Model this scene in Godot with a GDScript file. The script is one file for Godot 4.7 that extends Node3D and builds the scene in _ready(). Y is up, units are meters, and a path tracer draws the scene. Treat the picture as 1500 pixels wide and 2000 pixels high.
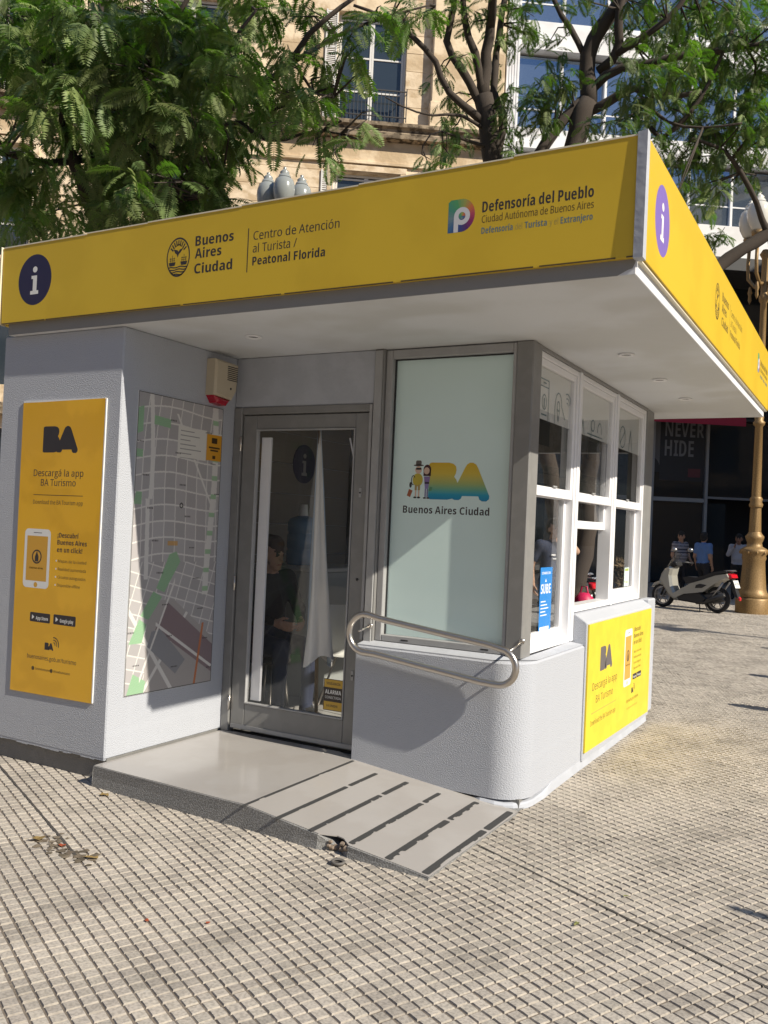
extends Node3D

var rng := RandomNumberGenerator.new()
var orgs := {}
var mc := {}
var UP := Vector3.UP
var SUN := Vector3(1.0, 0.78, 0.135)

# ------------------------------------------------------------------ helpers
func lin(r: float, g: float, b: float) -> Color:
	return Color(r, g, b).linear_to_srgb()

func M(r: float, g: float, b: float, rough := 0.6, metal := 0.0) -> StandardMaterial3D:
	var m := StandardMaterial3D.new()
	m.albedo_color = lin(r, g, b)
	m.roughness = rough
	m.metallic = metal
	return m

func noise_img(size: int, freq: float, sd: int, oct := 4, cell := false) -> Image:
	var n := FastNoiseLite.new()
	n.seed = sd
	n.frequency = freq
	n.noise_type = FastNoiseLite.TYPE_CELLULAR if cell else FastNoiseLite.TYPE_SIMPLEX_SMOOTH
	n.fractal_octaves = oct
	return n.get_seamless_image(size, size)

func ramp_tex(im: Image, lo: Color, hi: Color, a := 0.0, b := 1.0) -> ImageTexture:
	var w := im.get_width()
	var h := im.get_height()
	var o := Image.create(w, h, true, Image.FORMAT_RGB8)
	for y in h:
		for x in w:
			var t := smoothstep(a, b, im.get_pixel(x, y).r)
			o.set_pixel(x, y, lo.lerp(hi, t))
	o.generate_mipmaps()
	return ImageTexture.create_from_image(o)

func bump_tex(im: Image, k: float) -> ImageTexture:
	var o: Image = im.duplicate()
	o.convert(Image.FORMAT_RGBA8)
	o.bump_map_to_normal_map(k)
	o.generate_mipmaps()
	return ImageTexture.create_from_image(o)

func tri(m: StandardMaterial3D, metres: float, alb: Texture2D, nrm: Texture2D = null, nscale := 1.0) -> StandardMaterial3D:
	m.uv1_triplanar = true
	m.uv1_world_triplanar = true
	m.uv1_scale = Vector3.ONE / metres
	if alb:
		m.albedo_texture = alb
	if nrm:
		m.normal_enabled = true
		m.normal_texture = nrm
		m.normal_scale = nscale
	return m

func ST(smooth := false) -> SurfaceTool:
	var st := SurfaceTool.new()
	st.begin(Mesh.PRIMITIVE_TRIANGLES)
	st.set_smooth_group(0 if smooth else -1)
	return st

func t3(st: SurfaceTool, a: Vector3, b: Vector3, c: Vector3) -> void:
	st.add_vertex(a)
	st.add_vertex(c)
	st.add_vertex(b)

func q4(st: SurfaceTool, a: Vector3, b: Vector3, c: Vector3, d: Vector3) -> void:
	t3(st, a, b, c)
	t3(st, a, c, d)

func quv(st: SurfaceTool, a: Vector3, b: Vector3, c: Vector3, d: Vector3) -> void:
	# a bottom left, b bottom right, c top right, d top left
	var p := [a, c, b, a, d, c]
	var u := [Vector2(0, 1), Vector2(1, 0), Vector2(1, 1), Vector2(0, 1), Vector2(0, 0), Vector2(1, 0)]
	for i in 6:
		st.set_uv(u[i])
		st.add_vertex(p[i])

func box(st: SurfaceTool, a: Vector3, b: Vector3, bev := 0.0) -> void:
	var lo := Vector3(min(a.x, b.x), min(a.y, b.y), min(a.z, b.z))
	var hi := Vector3(max(a.x, b.x), max(a.y, b.y), max(a.z, b.z))
	var e: float = min(bev, 0.45 * min(hi.x - lo.x, min(hi.y - lo.y, hi.z - lo.z)))
	var c := (lo + hi) * 0.5
	var h := (hi - lo) * 0.5
	var g := h - Vector3(e, e, e)
	# faces
	for ax in 3:
		for s in [-1.0, 1.0]:
			var u := (ax + 1) % 3
			var v := (ax + 2) % 3
			var pts := []
			for k in [[-1.0, -1.0], [1.0, -1.0], [1.0, 1.0], [-1.0, 1.0]]:
				var p := Vector3.ZERO
				p[ax] = h[ax] * s
				p[u] = g[u] * k[0]
				p[v] = g[v] * k[1]
				pts.append(c + p)
			if s > 0:
				q4(st, pts[0], pts[1], pts[2], pts[3])
			else:
				q4(st, pts[3], pts[2], pts[1], pts[0])
	if e <= 0.0:
		return
	for ax in 3:
		var u := (ax + 1) % 3
		var v := (ax + 2) % 3
		for su in [-1.0, 1.0]:
			for sv in [-1.0, 1.0]:
				var p := []
				for k in [[-1.0, true], [1.0, true], [1.0, false], [-1.0, false]]:
					var w := Vector3.ZERO
					w[ax] = g[ax] * k[0]
					w[u] = (h[u] if k[1] else g[u]) * su
					w[v] = (g[v] if k[1] else h[v]) * sv
					p.append(c + w)
				if su * sv < 0:
					q4(st, p[0], p[1], p[2], p[3])
				else:
					q4(st, p[3], p[2], p[1], p[0])
	for sx in [-1.0, 1.0]:
		for sy in [-1.0, 1.0]:
			for sz in [-1.0, 1.0]:
				var A := c + Vector3(h.x * sx, g.y * sy, g.z * sz)
				var B := c + Vector3(g.x * sx, h.y * sy, g.z * sz)
				var D := c + Vector3(g.x * sx, g.y * sy, h.z * sz)
				if sx * sy * sz > 0:
					t3(st, A, B, D)
				else:
					t3(st, A, D, B)

func tube(st: SurfaceTool, path: Array, rad: Array, sides := 8, closed := false) -> void:
	var n := path.size()
	var rings := []
	var ref := Vector3(0.31, 0.22, 0.93).normalized()
	var pt := Vector3.ZERO
	var px := Vector3.ZERO
	for i in n:
		var a: Vector3 = path[(i - 1 + n) % n] if (closed or i > 0) else path[0]
		var b: Vector3 = path[(i + 1) % n] if (closed or i < n - 1) else path[n - 1]
		var t := (b - a).normalized()
		var x: Vector3
		if i == 0:
			x = ref.cross(t)
			if x.length() < 0.1:
				x = UP.cross(t)
			x = x.normalized()
		else:
			x = (px - t * px.dot(t)).normalized()
		px = x
		pt = t
		var y := t.cross(x)
		var r: float = rad[min(i, rad.size() - 1)]
		var ring := []
		for k in sides:
			var f := TAU * k / sides
			ring.append(path[i] + (x * cos(f) + y * sin(f)) * r)
		rings.append(ring)
	var m := n if closed else n - 1
	for i in m:
		var A: Array = rings[i]
		var B: Array = rings[(i + 1) % n]
		for k in sides:
			var k2 := (k + 1) % sides
			q4(st, A[k], A[k2], B[k2], B[k])
	if not closed:
		for k in range(1, sides - 1):
			t3(st, rings[0][0], rings[0][k + 1], rings[0][k])
			t3(st, rings[n - 1][0], rings[n - 1][k], rings[n - 1][k + 1])

func lathe(st: SurfaceTool, c: Vector3, prof: Array, sides := 24, flute := 0.0) -> void:
	# prof: [radius, height] from the bottom up
	for i in prof.size() - 1:
		for k in sides:
			var f0 := TAU * k / sides
			var f1 := TAU * (k + 1) / sides
			var w0 := 1.0 - (flute if k % 2 == 0 else 0.0)
			var w1 := 1.0 - (flute if (k + 1) % 2 == 0 else 0.0)
			var d0 := Vector3(cos(f0), 0, -sin(f0)) * w0
			var d1 := Vector3(cos(f1), 0, -sin(f1)) * w1
			var y0: Vector3 = UP * prof[i][1]
			var y1: Vector3 = UP * prof[i + 1][1]
			if prof[i][0] < 0.0005:
				t3(st, c + y0, c + d1 * prof[i + 1][0] + y1, c + d0 * prof[i + 1][0] + y1)
			elif prof[i + 1][0] < 0.0005:
				t3(st, c + d0 * prof[i][0] + y0, c + d1 * prof[i][0] + y0, c + y1)
			else:
				q4(st, c + d0 * prof[i][0] + y0, c + d1 * prof[i][0] + y0, c + d1 * prof[i + 1][0] + y1, c + d0 * prof[i + 1][0] + y1)

func extrude(st: SurfaceTool, pts: PackedVector2Array, o: Vector3, ux: Vector3, uy: Vector3, depth: float, bev := 0.0) -> void:
	# solid with the outline pts in the plane (ux, uy), from o along n for depth; front edge chamfered
	var n := ux.cross(uy).normalized()
	var P := pts
	if Geometry2D.is_polygon_clockwise(P):
		P.reverse()
	var inner := P
	if bev > 0.0:
		var off := Geometry2D.offset_polygon(P, -bev, Geometry2D.JOIN_MITER)
		if off.size() == 1 and off[0].size() == P.size():
			inner = off[0]
			if Geometry2D.is_polygon_clockwise(inner):
				inner.reverse()
			var best := 0
			var bd := 1e9
			for i in inner.size():
				var d := inner[i].distance_to(P[0])
				if d < bd:
					bd = d
					best = i
			var rot := PackedVector2Array()
			for i in inner.size():
				rot.append(inner[(i + best) % inner.size()])
			inner = rot
		else:
			bev = 0.0
	var idx := Geometry2D.triangulate_polygon(inner)
	var idb := Geometry2D.triangulate_polygon(P)
	var f := o + n * depth
	for i in range(0, idx.size(), 3):
		var a := inner[idx[i]]
		var b := inner[idx[i + 1]]
		var c := inner[idx[i + 2]]
		if (b - a).cross(c - a) < 0:
			var w := b
			b = c
			c = w
		t3(st, f + ux * a.x + uy * a.y, f + ux * b.x + uy * b.y, f + ux * c.x + uy * c.y)
	for i in range(0, idb.size(), 3):
		var a := P[idb[i]]
		var b := P[idb[i + 1]]
		var c := P[idb[i + 2]]
		if (b - a).cross(c - a) > 0:
			var w := b
			b = c
			c = w
		t3(st, o + ux * a.x + uy * a.y, o + ux * b.x + uy * b.y, o + ux * c.x + uy * c.y)
	var fb := o + n * (depth - bev)
	for i in P.size():
		var j := (i + 1) % P.size()
		var a0 := o + ux * P[i].x + uy * P[i].y
		var b0 := o + ux * P[j].x + uy * P[j].y
		var a1 := fb + ux * P[i].x + uy * P[i].y
		var b1 := fb + ux * P[j].x + uy * P[j].y
		q4(st, a0, b0, b1, a1)
		if bev > 0.0:
			q4(st, a1, b1, f + ux * inner[j].x + uy * inner[j].y, f + ux * inner[i].x + uy * inner[i].y)

func flat(st: SurfaceTool, pts: PackedVector2Array, o: Vector3, ux: Vector3, uy: Vector3, lift := 0.001) -> void:
	var n := ux.cross(uy).normalized() * lift * 0.2
	var idx := Geometry2D.triangulate_polygon(pts)
	for i in range(0, idx.size(), 3):
		var a := pts[idx[i]]
		var b := pts[idx[i + 1]]
		var c := pts[idx[i + 2]]
		if (b - a).cross(c - a) < 0:
			var w := b
			b = c
			c = w
		t3(st, o + n + ux * a.x + uy * a.y, o + n + ux * b.x + uy * b.y, o + n + ux * c.x + uy * c.y)

func ell(cx: float, cy: float, rx: float, ry: float, n := 28, a0 := 0.0, a1 := TAU) -> PackedVector2Array:
	var p := PackedVector2Array()
	var full := absf(a1 - a0) > TAU - 0.001
	for i in (n if full else n + 1):
		var f := a0 + (a1 - a0) * i / n
		p.append(Vector2(cx + rx * cos(f), cy + ry * sin(f)))
	return p

func arcband(cx: float, cy: float, rx: float, ry: float, w: float, a0 := 0.0, a1 := TAU, n := 28) -> Array:
	var r := []
	for i in n:
		var f := a0 + (a1 - a0) * i / n
		var g := a0 + (a1 - a0) * (i + 1) / n
		r.append(PackedVector2Array([Vector2(cx + (rx - w) * cos(f), cy + (ry - w) * sin(f)), Vector2(cx + rx * cos(f), cy + ry * sin(f)), Vector2(cx + rx * cos(g), cy + ry * sin(g)), Vector2(cx + (rx - w) * cos(g), cy + (ry - w) * sin(g))]))
	return r

func seg(a: Vector2, b: Vector2, w: float) -> PackedVector2Array:
	var d := (b - a).normalized()
	var m := Vector2(-d.y, d.x) * w * 0.5
	return PackedVector2Array([a - m, b - m, b + m, a + m])

func rect2(x0: float, y0: float, x1: float, y1: float) -> PackedVector2Array:
	return PackedVector2Array([Vector2(x0, y0), Vector2(x1, y0), Vector2(x1, y1), Vector2(x0, y1)])

func rrect(x0: float, y0: float, x1: float, y1: float, r: float, n := 4) -> PackedVector2Array:
	var p := PackedVector2Array()
	var cs := [[x1 - r, y0 + r, -PI / 2], [x1 - r, y1 - r, 0.0], [x0 + r, y1 - r, PI / 2], [x0 + r, y0 + r, PI]]
	for c in cs:
		for i in n + 1:
			var f: float = c[2] + PI / 2 * i / n
			p.append(Vector2(c[0] + r * cos(f), c[1] + r * sin(f)))
	return p

func pv(a: Array) -> PackedVector2Array:
	var p := PackedVector2Array()
	for i in range(0, a.size(), 2):
		p.append(Vector2(a[i], a[i + 1]))
	return p

func thing(called: String, label: String, category: String, at: Vector3, group := "") -> Node3D:
	var o := Node3D.new()
	o.name = called
	add_child(o, true)
	o.position = at
	orgs[o] = at
	o.set_meta("label", label)
	o.set_meta("category", category)
	if group:
		o.set_meta("group", group)
	return o

func local_thing(called: String, label: String, category: String, at: Vector3, yaw: float, group := "") -> Node3D:
	var o := thing(called, label, category, at, group)
	orgs[o] = Vector3.ZERO
	o.rotation.y = yaw
	return o

func obj(called: String, st: SurfaceTool, m: Material, parent: Node3D = null) -> MeshInstance3D:
	st.generate_normals()
	var arr := st.commit_to_arrays()
	var org: Vector3 = orgs[parent] if (parent and orgs.has(parent)) else Vector3.ZERO
	if org != Vector3.ZERO:
		arr[Mesh.ARRAY_VERTEX] = Transform3D(Basis(), -org) * (arr[Mesh.ARRAY_VERTEX] as PackedVector3Array)
	var me := ArrayMesh.new()
	me.add_surface_from_arrays(Mesh.PRIMITIVE_TRIANGLES, arr)
	return inst(called, me, m, parent)

func inst(called: String, me: Mesh, m: Material, parent: Node3D = null) -> MeshInstance3D:
	var o := MeshInstance3D.new()
	o.name = called
	o.mesh = me
	o.material_override = m
	o.cast_shadow = GeometryInstance3D.SHADOW_CASTING_SETTING_ON
	if parent:
		parent.add_child(o, true)
		if parent is MeshInstance3D and orgs.has(parent):
			pass
		if orgs.has(parent):
			orgs[o] = orgs[parent]
	else:
		add_child(o, true)
	return o

func tag(o: Node, label: String, category: String, group := "") -> Node:
	o.set_meta("label", label)
	o.set_meta("category", category)
	if group:
		o.set_meta("group", group)
	return o

func pbox(called: String, a: Vector3, b: Vector3, m: Material, parent: Node3D, bev := 0.004) -> MeshInstance3D:
	var st := ST()
	box(st, a, b, bev)
	return obj(called, st, m, parent)

var fonts := {}
func font(bold: bool) -> SystemFont:
	if not fonts.has(bold):
		var f := SystemFont.new()
		f.font_names = PackedStringArray(["Droid Sans"])
		f.font_weight = 700 if bold else 400
		fonts[bold] = f
	return fonts[bold]

func text(parent: Node3D, s: String, o: Vector3, ux: Vector3, uy: Vector3, x: float, y: float, cap: float, width: float, m: Material, bold := false, centred := false) -> void:
	var tm := TextMesh.new()
	tm.font = font(bold)
	tm.font_size = 48
	tm.pixel_size = 0.01
	tm.depth = 0.02
	tm.curve_step = 2.0
	tm.horizontal_alignment = HORIZONTAL_ALIGNMENT_LEFT
	tm.vertical_alignment = VERTICAL_ALIGNMENT_TOP
	tm.text = "H"
	var hb := tm.get_aabb()
	tm.text = s
	var ab := tm.get_aabb()
	var sy := cap / hb.size.y
	var sx := width / ab.size.x if width > 0.0 else sy
	var i := inst("lettering", tm, m, parent)
	var n := ux.cross(uy)
	var left := x - ab.position.x * sx
	if centred:
		left -= ab.size.x * sx * 0.5
	var p := o + ux * left + uy * (y - hb.position.y * sy) + n * 0.00022
	var org: Vector3 = orgs[parent] if orgs.has(parent) else Vector3.ZERO
	i.transform = Transform3D(Basis(ux * sx, uy * sy, n * 0.004), p - org)

func tube_obj(called: String, path: Array, rad: Array, m: Material, parent: Node3D, sides := 10, closed := false) -> MeshInstance3D:
	var st := ST(true)
	tube(st, path, rad, sides, closed)
	return obj(called, st, m, parent)

func pane(called: String, a: Vector3, b: Vector3, m: Material, parent: Node3D) -> MeshInstance3D:
	# one clear sheet between two opposite corners that share x or z
	var st := ST()
	if is_equal_approx(a.x, b.x):
		q4(st, Vector3(a.x, a.y, max(a.z, b.z)), Vector3(a.x, a.y, min(a.z, b.z)), Vector3(a.x, b.y, min(a.z, b.z)), Vector3(a.x, b.y, max(a.z, b.z)))
	else:
		q4(st, Vector3(a.x, a.y, a.z), Vector3(b.x, a.y, a.z), Vector3(b.x, b.y, a.z), Vector3(a.x, b.y, a.z))
	return obj(called, st, m, parent)

# ------------------------------------------------------------------ scene
func _ready() -> void:
	rng.seed = 20240611
	var cam := Camera3D.new()
	cam.name = "camera"
	cam.position = Vector3(0, 1.6, 0)
	cam.rotation_order = EULER_ORDER_YXZ
	cam.rotation = Vector3(0.0143029, 0.5083165, 0.0438735)
	cam.fov = 59.79
	cam.near = 0.05
	cam.far = 400.0
	add_child(cam)
	cam.current = true

	var sm := ProceduralSkyMaterial.new()
	sm.sky_top_color = lin(0.11, 0.21, 0.42)
	sm.sky_horizon_color = lin(0.44, 0.50, 0.58)
	sm.sky_curve = 0.12
	sm.ground_bottom_color = lin(0.18, 0.17, 0.16)
	sm.ground_horizon_color = lin(0.35, 0.38, 0.42)
	sm.sun_angle_max = 0.0
	var sky := Sky.new()
	sky.sky_material = sm
	var env := Environment.new()
	env.background_mode = Environment.BG_SKY
	env.sky = sky
	env.tonemap_mode = Environment.TONE_MAPPER_LINEAR
	env.background_energy_multiplier = 0.75
	env.tonemap_exposure = 1.4
	env.sdfgi_enabled = true
	env.ssao_enabled = true
	env.ssil_enabled = true
	var we := WorldEnvironment.new()
	we.name = "world_environment"
	we.environment = env
	add_child(we)

	var sun := DirectionalLight3D.new()
	sun.name = "sun"
	sun.light_energy = 1.5
	sun.light_color = Color(1.0, 0.965, 0.90)
	sun.light_angular_distance = 0.5
	sun.shadow_enabled = true
	add_child(sun)
	sun.look_at_from_position(SUN * 40.0, Vector3.ZERO, UP)

	make_materials()
	build_ground()
	build_kiosk()
	build_windows()
	build_interior()
	build_ramp()
	build_signs()
	build_backdrop()
	build_street()
	build_trees()
	build_people()
	build_small()

func make_materials() -> void:
	var fine := noise_img(256, 0.09, 3, 4)
	var mid := noise_img(256, 0.02, 5, 4)
	var wide := noise_img(256, 0.008, 9, 5)
	var grit := noise_img(256, 0.2, 12, 2)
	mc.img_fine = fine
	mc.img_mid = mid
	mc.n_stucco = bump_tex(noise_img(512, 0.13, 21, 3), 4.0)
	mc.n_fine = bump_tex(fine, 2.0)
	mc.n_grit = bump_tex(grit, 1.6)
	var t_blot := ramp_tex(mid, Color(0.965, 0.965, 0.965), Color(1, 1, 1), 0.3, 0.75)
	mc.t_blot = t_blot
	var t_speck := speck_tex(512, 260, 7)
	mc.t_speck = t_speck
	var t_dirt := ramp_tex(wide, Color(0.80, 0.79, 0.76), Color(1, 1, 1), 0.32, 0.62)
	mc.t_dirt = t_dirt
	mc.t_grit = ramp_tex(grit, Color(0.74, 0.73, 0.72), Color(1, 1, 1), 0.2, 0.8)
	mc.stucco = tri(M(0.45, 0.47, 0.515, 0.85), 0.62, t_speck, mc.n_stucco, 0.65)
	mc.smooth = tri(M(0.45, 0.47, 0.515, 0.75), 1.3, t_blot, mc.n_fine, 0.15)
	mc.skirt = tri(M(0.21, 0.205, 0.195, 0.8), 0.7, t_blot, mc.n_stucco, 0.3)
	mc.soffit = tri(M(0.68, 0.70, 0.73, 0.8), 2.9, ramp_tex(wide, Color(0.94, 0.935, 0.92), Color(1, 1, 1), 0.25, 0.7), mc.n_fine, 0.04)
	mc.metal = tri(M(0.235, 0.232, 0.225, 0.42), 0.9, t_blot)
	mc.metal_light = tri(M(0.36, 0.36, 0.36, 0.38), 0.9, t_blot)
	mc.white = M(0.80, 0.80, 0.82, 0.35)
	mc.yellow = tri(M(0.67, 0.455, 0.03, 0.42), 1.9, ramp_tex(wide, Color(0.975, 0.97, 0.95), Color(1, 1, 1), 0.3, 0.6))
	mc.orange = tri(M(0.84, 0.47, 0.035, 0.13), 1.2, ramp_tex(wide, Color(0.96, 0.95, 0.93), Color(1, 1, 1), 0.3, 0.6))
	mc.boardyel = tri(M(0.80, 0.61, 0.035, 0.35), 1.2, t_blot)
	mc.edge = M(0.72, 0.66, 0.50, 0.5)
	mc.ink = M(0.035, 0.030, 0.033, 0.5)
	mc.inkbrown = M(0.10, 0.065, 0.02, 0.5)
	mc.inkgrey = M(0.12, 0.19, 0.21, 0.5)
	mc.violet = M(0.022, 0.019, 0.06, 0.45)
	mc.violet_pale = M(0.20, 0.135, 0.44, 0.45)  # paler violet for the badge on the side band
	mc.paper = M(0.78, 0.78, 0.76, 0.5)
	mc.steel = M(0.62, 0.58, 0.53, 0.28, 1.0)
	mc.steel.normal_enabled = false
	mc.chrome = M(0.7, 0.7, 0.7, 0.12, 1.0)
	mc.black = M(0.018, 0.018, 0.02, 0.45)
	mc.rubber = M(0.02, 0.02, 0.021, 0.8)
	mc.darkgap = M(0.02, 0.02, 0.02, 0.9)
	var g := M(0.2, 0.24, 0.23, 0.01)
	g.transparency = BaseMaterial3D.TRANSPARENCY_ALPHA
	g.albedo_color.a = 0.03
	g.metallic_specular = 1.0
	mc.glass = g
	mc.frost = M(0.66, 0.82, 0.80, 0.06)
	mc.rampgrey = tri(M(0.385, 0.365, 0.345, 0.17), 1.4, ramp_tex(wide, Color(0.975, 0.97, 0.965), Color(1, 1, 1), 0.3, 0.65), mc.n_fine, 0.02)
	mc.concrete = tri(M(0.30, 0.30, 0.295, 0.9), 0.6, mc.t_grit, mc.n_stucco, 0.6)
	mc.tape = tri(M(0.055, 0.055, 0.055, 0.75), 0.3, mc.t_grit)
	mc.vc = M(1, 1, 1, 0.6)
	mc.vc.vertex_color_use_as_albedo = true
	mc.vcloth = M(1, 1, 1, 0.85)
	mc.vcloth.vertex_color_use_as_albedo = true
	mc.stone = tri(M(0.76, 0.61, 0.42, 0.85), 3.0, ramp_tex(wide, Color(0.83, 0.80, 0.76), Color(1, 1, 1), 0.35, 0.6), mc.n_fine, 0.3)
	mc.stone2 = tri(M(0.72, 0.58, 0.41, 0.85), 2.3, ramp_tex(mid, Color(0.86, 0.83, 0.78), Color(1, 1, 1), 0.3, 0.6), mc.n_fine, 0.3)
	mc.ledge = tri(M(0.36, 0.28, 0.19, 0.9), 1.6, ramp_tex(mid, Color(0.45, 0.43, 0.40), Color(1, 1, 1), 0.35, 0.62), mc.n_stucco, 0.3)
	mc.whitewall = tri(M(0.82, 0.82, 0.82, 0.7), 5.0, ramp_tex(mid, Color(0.93, 0.92, 0.91), Color(1, 1, 1), 0.3, 0.7))
	mc.bark = tri(M(0.075, 0.058, 0.046, 0.95), 0.5, mc.t_grit, mc.n_stucco, 0.8)
	mc.gold = tri(M(0.32, 0.205, 0.085, 0.5, 0.3), 0.7, ramp_tex(fine, Color(0.84, 0.82, 0.79), Color(1, 1, 1), 0.3, 0.65), mc.n_fine, 0.3)
	mc.sky_glass = M(0.34, 0.42, 0.52, 0.04, 0.85)
	mc.dark_glass = M(0.018, 0.022, 0.024, 0.06)
	mc.shutter = M(0.66, 0.64, 0.60, 0.6)

func t_scuff() -> ImageTexture:
	return mc.t_speck

func speck_tex(size: int, n: int, sd: int) -> ImageTexture:
	# nearly clean paint with scattered small marks, chips and short scuffs
	var r := RandomNumberGenerator.new()
	r.seed = sd
	var im := Image.create(size, size, true, Image.FORMAT_RGB8)
	im.fill(Color(0.98, 0.98, 0.98))
	for k in n:
		var x := r.randi() % size
		var y := r.randi() % size
		var v := r.randf_range(0.72, 0.94)
		var l := 1 + r.randi() % 3
		if r.randf() < 0.12:
			l = 6 + r.randi() % 14
		var dx := r.randf_range(-1, 1)
		var dy := r.randf_range(-0.4, 0.4)
		for i in l:
			im.set_pixel(posmod(x + int(dx * i), size), posmod(y + int(dy * i), size), Color(v, v * 0.99, v * 0.97))
	im.generate_mipmaps()
	return ImageTexture.create_from_image(im)

# ------------------------------------------------------------------ ground
func tile_mesh(sd: int) -> ArrayMesh:
	var r := RandomNumberGenerator.new()
	r.seed = sd
	var st := ST()
	var p := 0.056
	var tone := r.randf_range(0.93, 1.05)
	var spot := Vector2(r.randf_range(-0.2, 0.2), r.randf_range(-0.2, 0.2))
	var dirty := r.randf() < 0.4
	var half := p * 4.0
	st.set_color(Color(0.20, 0.17, 0.14))
	q4(st, Vector3(-half, -0.006, half), Vector3(half, -0.006, half), Vector3(half, -0.006, -half), Vector3(-half, -0.006, -half))
	for i in 8:
		for j in 8:
			var cx := -half + p * (i + 0.5)
			var cz := -half + p * (j + 0.5)
			var t := r.randf_range(0.93, 1.05) * tone
			if r.randf() < 0.06:
				t *= 0.86
			var c := Color(0.45 * t, 0.413 * t, 0.365 * t)
			if dirty and Vector2(cx, cz).distance_to(spot) < 0.10 + 0.05 * r.randf():
				c *= r.randf_range(0.80, 0.92)
			st.set_color(c)
			var w := p * 0.5 - 0.0029 - (0.0018 if (i == 7 or j == 7) else 0.0)
			var b := 0.0046
			var y := r.randf_range(-0.0012, 0.0008)
			var tx := r.randf_range(-0.0006, 0.0006)
			var tz := r.randf_range(-0.0006, 0.0006)
			var top := []
			var low := []
			for k in [[-1.0, 1.0], [1.0, 1.0], [1.0, -1.0], [-1.0, -1.0]]:
				var jx := r.randf_range(-0.0006, 0.0006)
				var jz := r.randf_range(-0.0006, 0.0006)
				top.append(Vector3(cx + k[0] * (w - b * 0.55) + jx, y + k[0] * tx + k[1] * tz, cz + k[1] * (w - b * 0.55) + jz))
				low.append(Vector3(cx + k[0] * w + jx, -0.006, cz + k[1] * w + jz))
			q4(st, top[0], top[1], top[2], top[3])
			for k in 4:
				var k2 := (k + 1) % 4
				q4(st, low[k], low[k2], top[k2], top[k])
	st.generate_normals()
	return st.commit()

func build_ground() -> void:
	var wide := noise_img(512, 0.006, 31, 6)
	var grit := noise_img(512, 0.16, 33, 3)
	var im := Image.create(512, 512, true, Image.FORMAT_RGB8)
	for y in 512:
		for x in 512:
			var a := wide.get_pixel(x, y).r
			var b := grit.get_pixel(x, y).r
			var t := (0.93 + 0.07 * smoothstep(0.28, 0.55, a)) * (0.87 + 0.13 * smoothstep(0.25, 0.62, b))
			im.set_pixel(x, y, Color(t, t * 0.99, t * 0.975))
	im.generate_mipmaps()
	var tm := tri(M(1, 1, 1, 0.86), 1.37, ImageTexture.create_from_image(im), mc.n_grit, 0.15)
	tm.vertex_color_use_as_albedo = true
	mc.tile = tm
	var gm := tri(M(0.31, 0.27, 0.225, 0.9), 2.9, ImageTexture.create_from_image(im), mc.n_grit, 0.5)
	var st := ST()
	q4(st, Vector3(-160, -0.012, 120), Vector3(160, -0.012, 120), Vector3(160, -0.012, -160), Vector3(-160, -0.012, -160))
	var gr := obj("ground", st, gm)
	gr.set_meta("kind", "structure")
	var pav := Node3D.new()
	pav.name = "pavement"
	pav.set_meta("kind", "structure")
	add_child(pav)
	var ang := deg_to_rad(26.4)
	var a := Vector3(cos(ang), 0, sin(ang))
	var b := Vector3(-sin(ang), 0, cos(ang))
	var T := 0.446
	var list := []
	for i in range(-70, 40):
		for j in range(-70, 30):
			var p := a * (T * (i + 0.35)) + b * (-3.02 + T * (j + 0.5))
			if p.x > -5.35 + 0.1 and p.x < -1.95 and p.z > -8.0 and p.z < -4.1:
				continue
			# the wedge of paving in front of and beside the kiosk, a step wider than the picture
			var d := Vector2(p.x, p.z).length()
			if d < 1.5 or d > 26.0:
				continue
			var az := atan2(p.x, -p.z)
			if az < -1.22 or az > 0.10 + 0.55 / d:
				continue
			if p.x < -1.9 and p.z < -8.0 and az < -0.42:
				continue
			if p.x < -5.2 and p.z < -5.5:
				continue
			list.append([d, p])
	list.sort_custom(func(u, v): return u[0] < v[0])
	var meshes := []
	for k in 10:
		meshes.append(tile_mesh(100 + k))
	var basis := Basis(a, UP, -a.cross(UP) * -1.0)
	basis = Basis(a, UP, b)
	var rest := []
	for k in list.size():
		var p: Vector3 = list[k][1]
		var rot := Basis(UP, PI * 0.5 * (rng.randi() % 4))
		var tf := Transform3D(basis * rot, p + Vector3(0, rng.randf_range(-0.0015, 0.0005), 0))
		if k < 300:
			var me: ArrayMesh = meshes[rng.randi() % 10]
			var o := inst("paving_tile", me, mc.tile, pav)
			o.transform = tf
		else:
			rest.append(tf)
	for v in 3:
		var mine := []
		for k in rest.size():
			if k % 3 == v:
				mine.append(rest[k])
		var mm := MultiMesh.new()
		mm.transform_format = MultiMesh.TRANSFORM_3D
		mm.mesh = meshes[v]
		mm.instance_count = mine.size()
		for k in mine.size():
			mm.set_instance_transform(k, mine[k])
		var mi := MultiMeshInstance3D.new()
		mi.name = "far_paving_tiles"
		mi.multimesh = mm
		mi.material_override = mc.tile
		mi.set_meta("kind", "stuff")
		pav.add_child(mi, true)
	# bitumen filled joints
	for J in [[-3.02, -3.42, 6.0], [-1.236, -6.0, -4.15]]:
		st = ST()
		var u: float = J[1]
		var prev := []
		while u < J[2]:
			var w := rng.randf_range(0.0045, 0.0085)
			var c: Vector3 = a * u + b * (J[0] + rng.randf_range(-0.0015, 0.0015)) + Vector3(0, 0.0014, 0)
			var row := [c + b * w, c - b * w]
			if prev:
				q4(st, prev[0], row[0], row[1], prev[1])
			prev = row
			u += rng.randf_range(0.02, 0.06)
		obj("joint_filler", st, tri(M(0.075, 0.068, 0.062, 0.85), 0.4, mc.t_grit), pav)
	print("tiles ", list.size())

# ------------------------------------------------------------------ kiosk
var kiosk: Node3D

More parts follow.
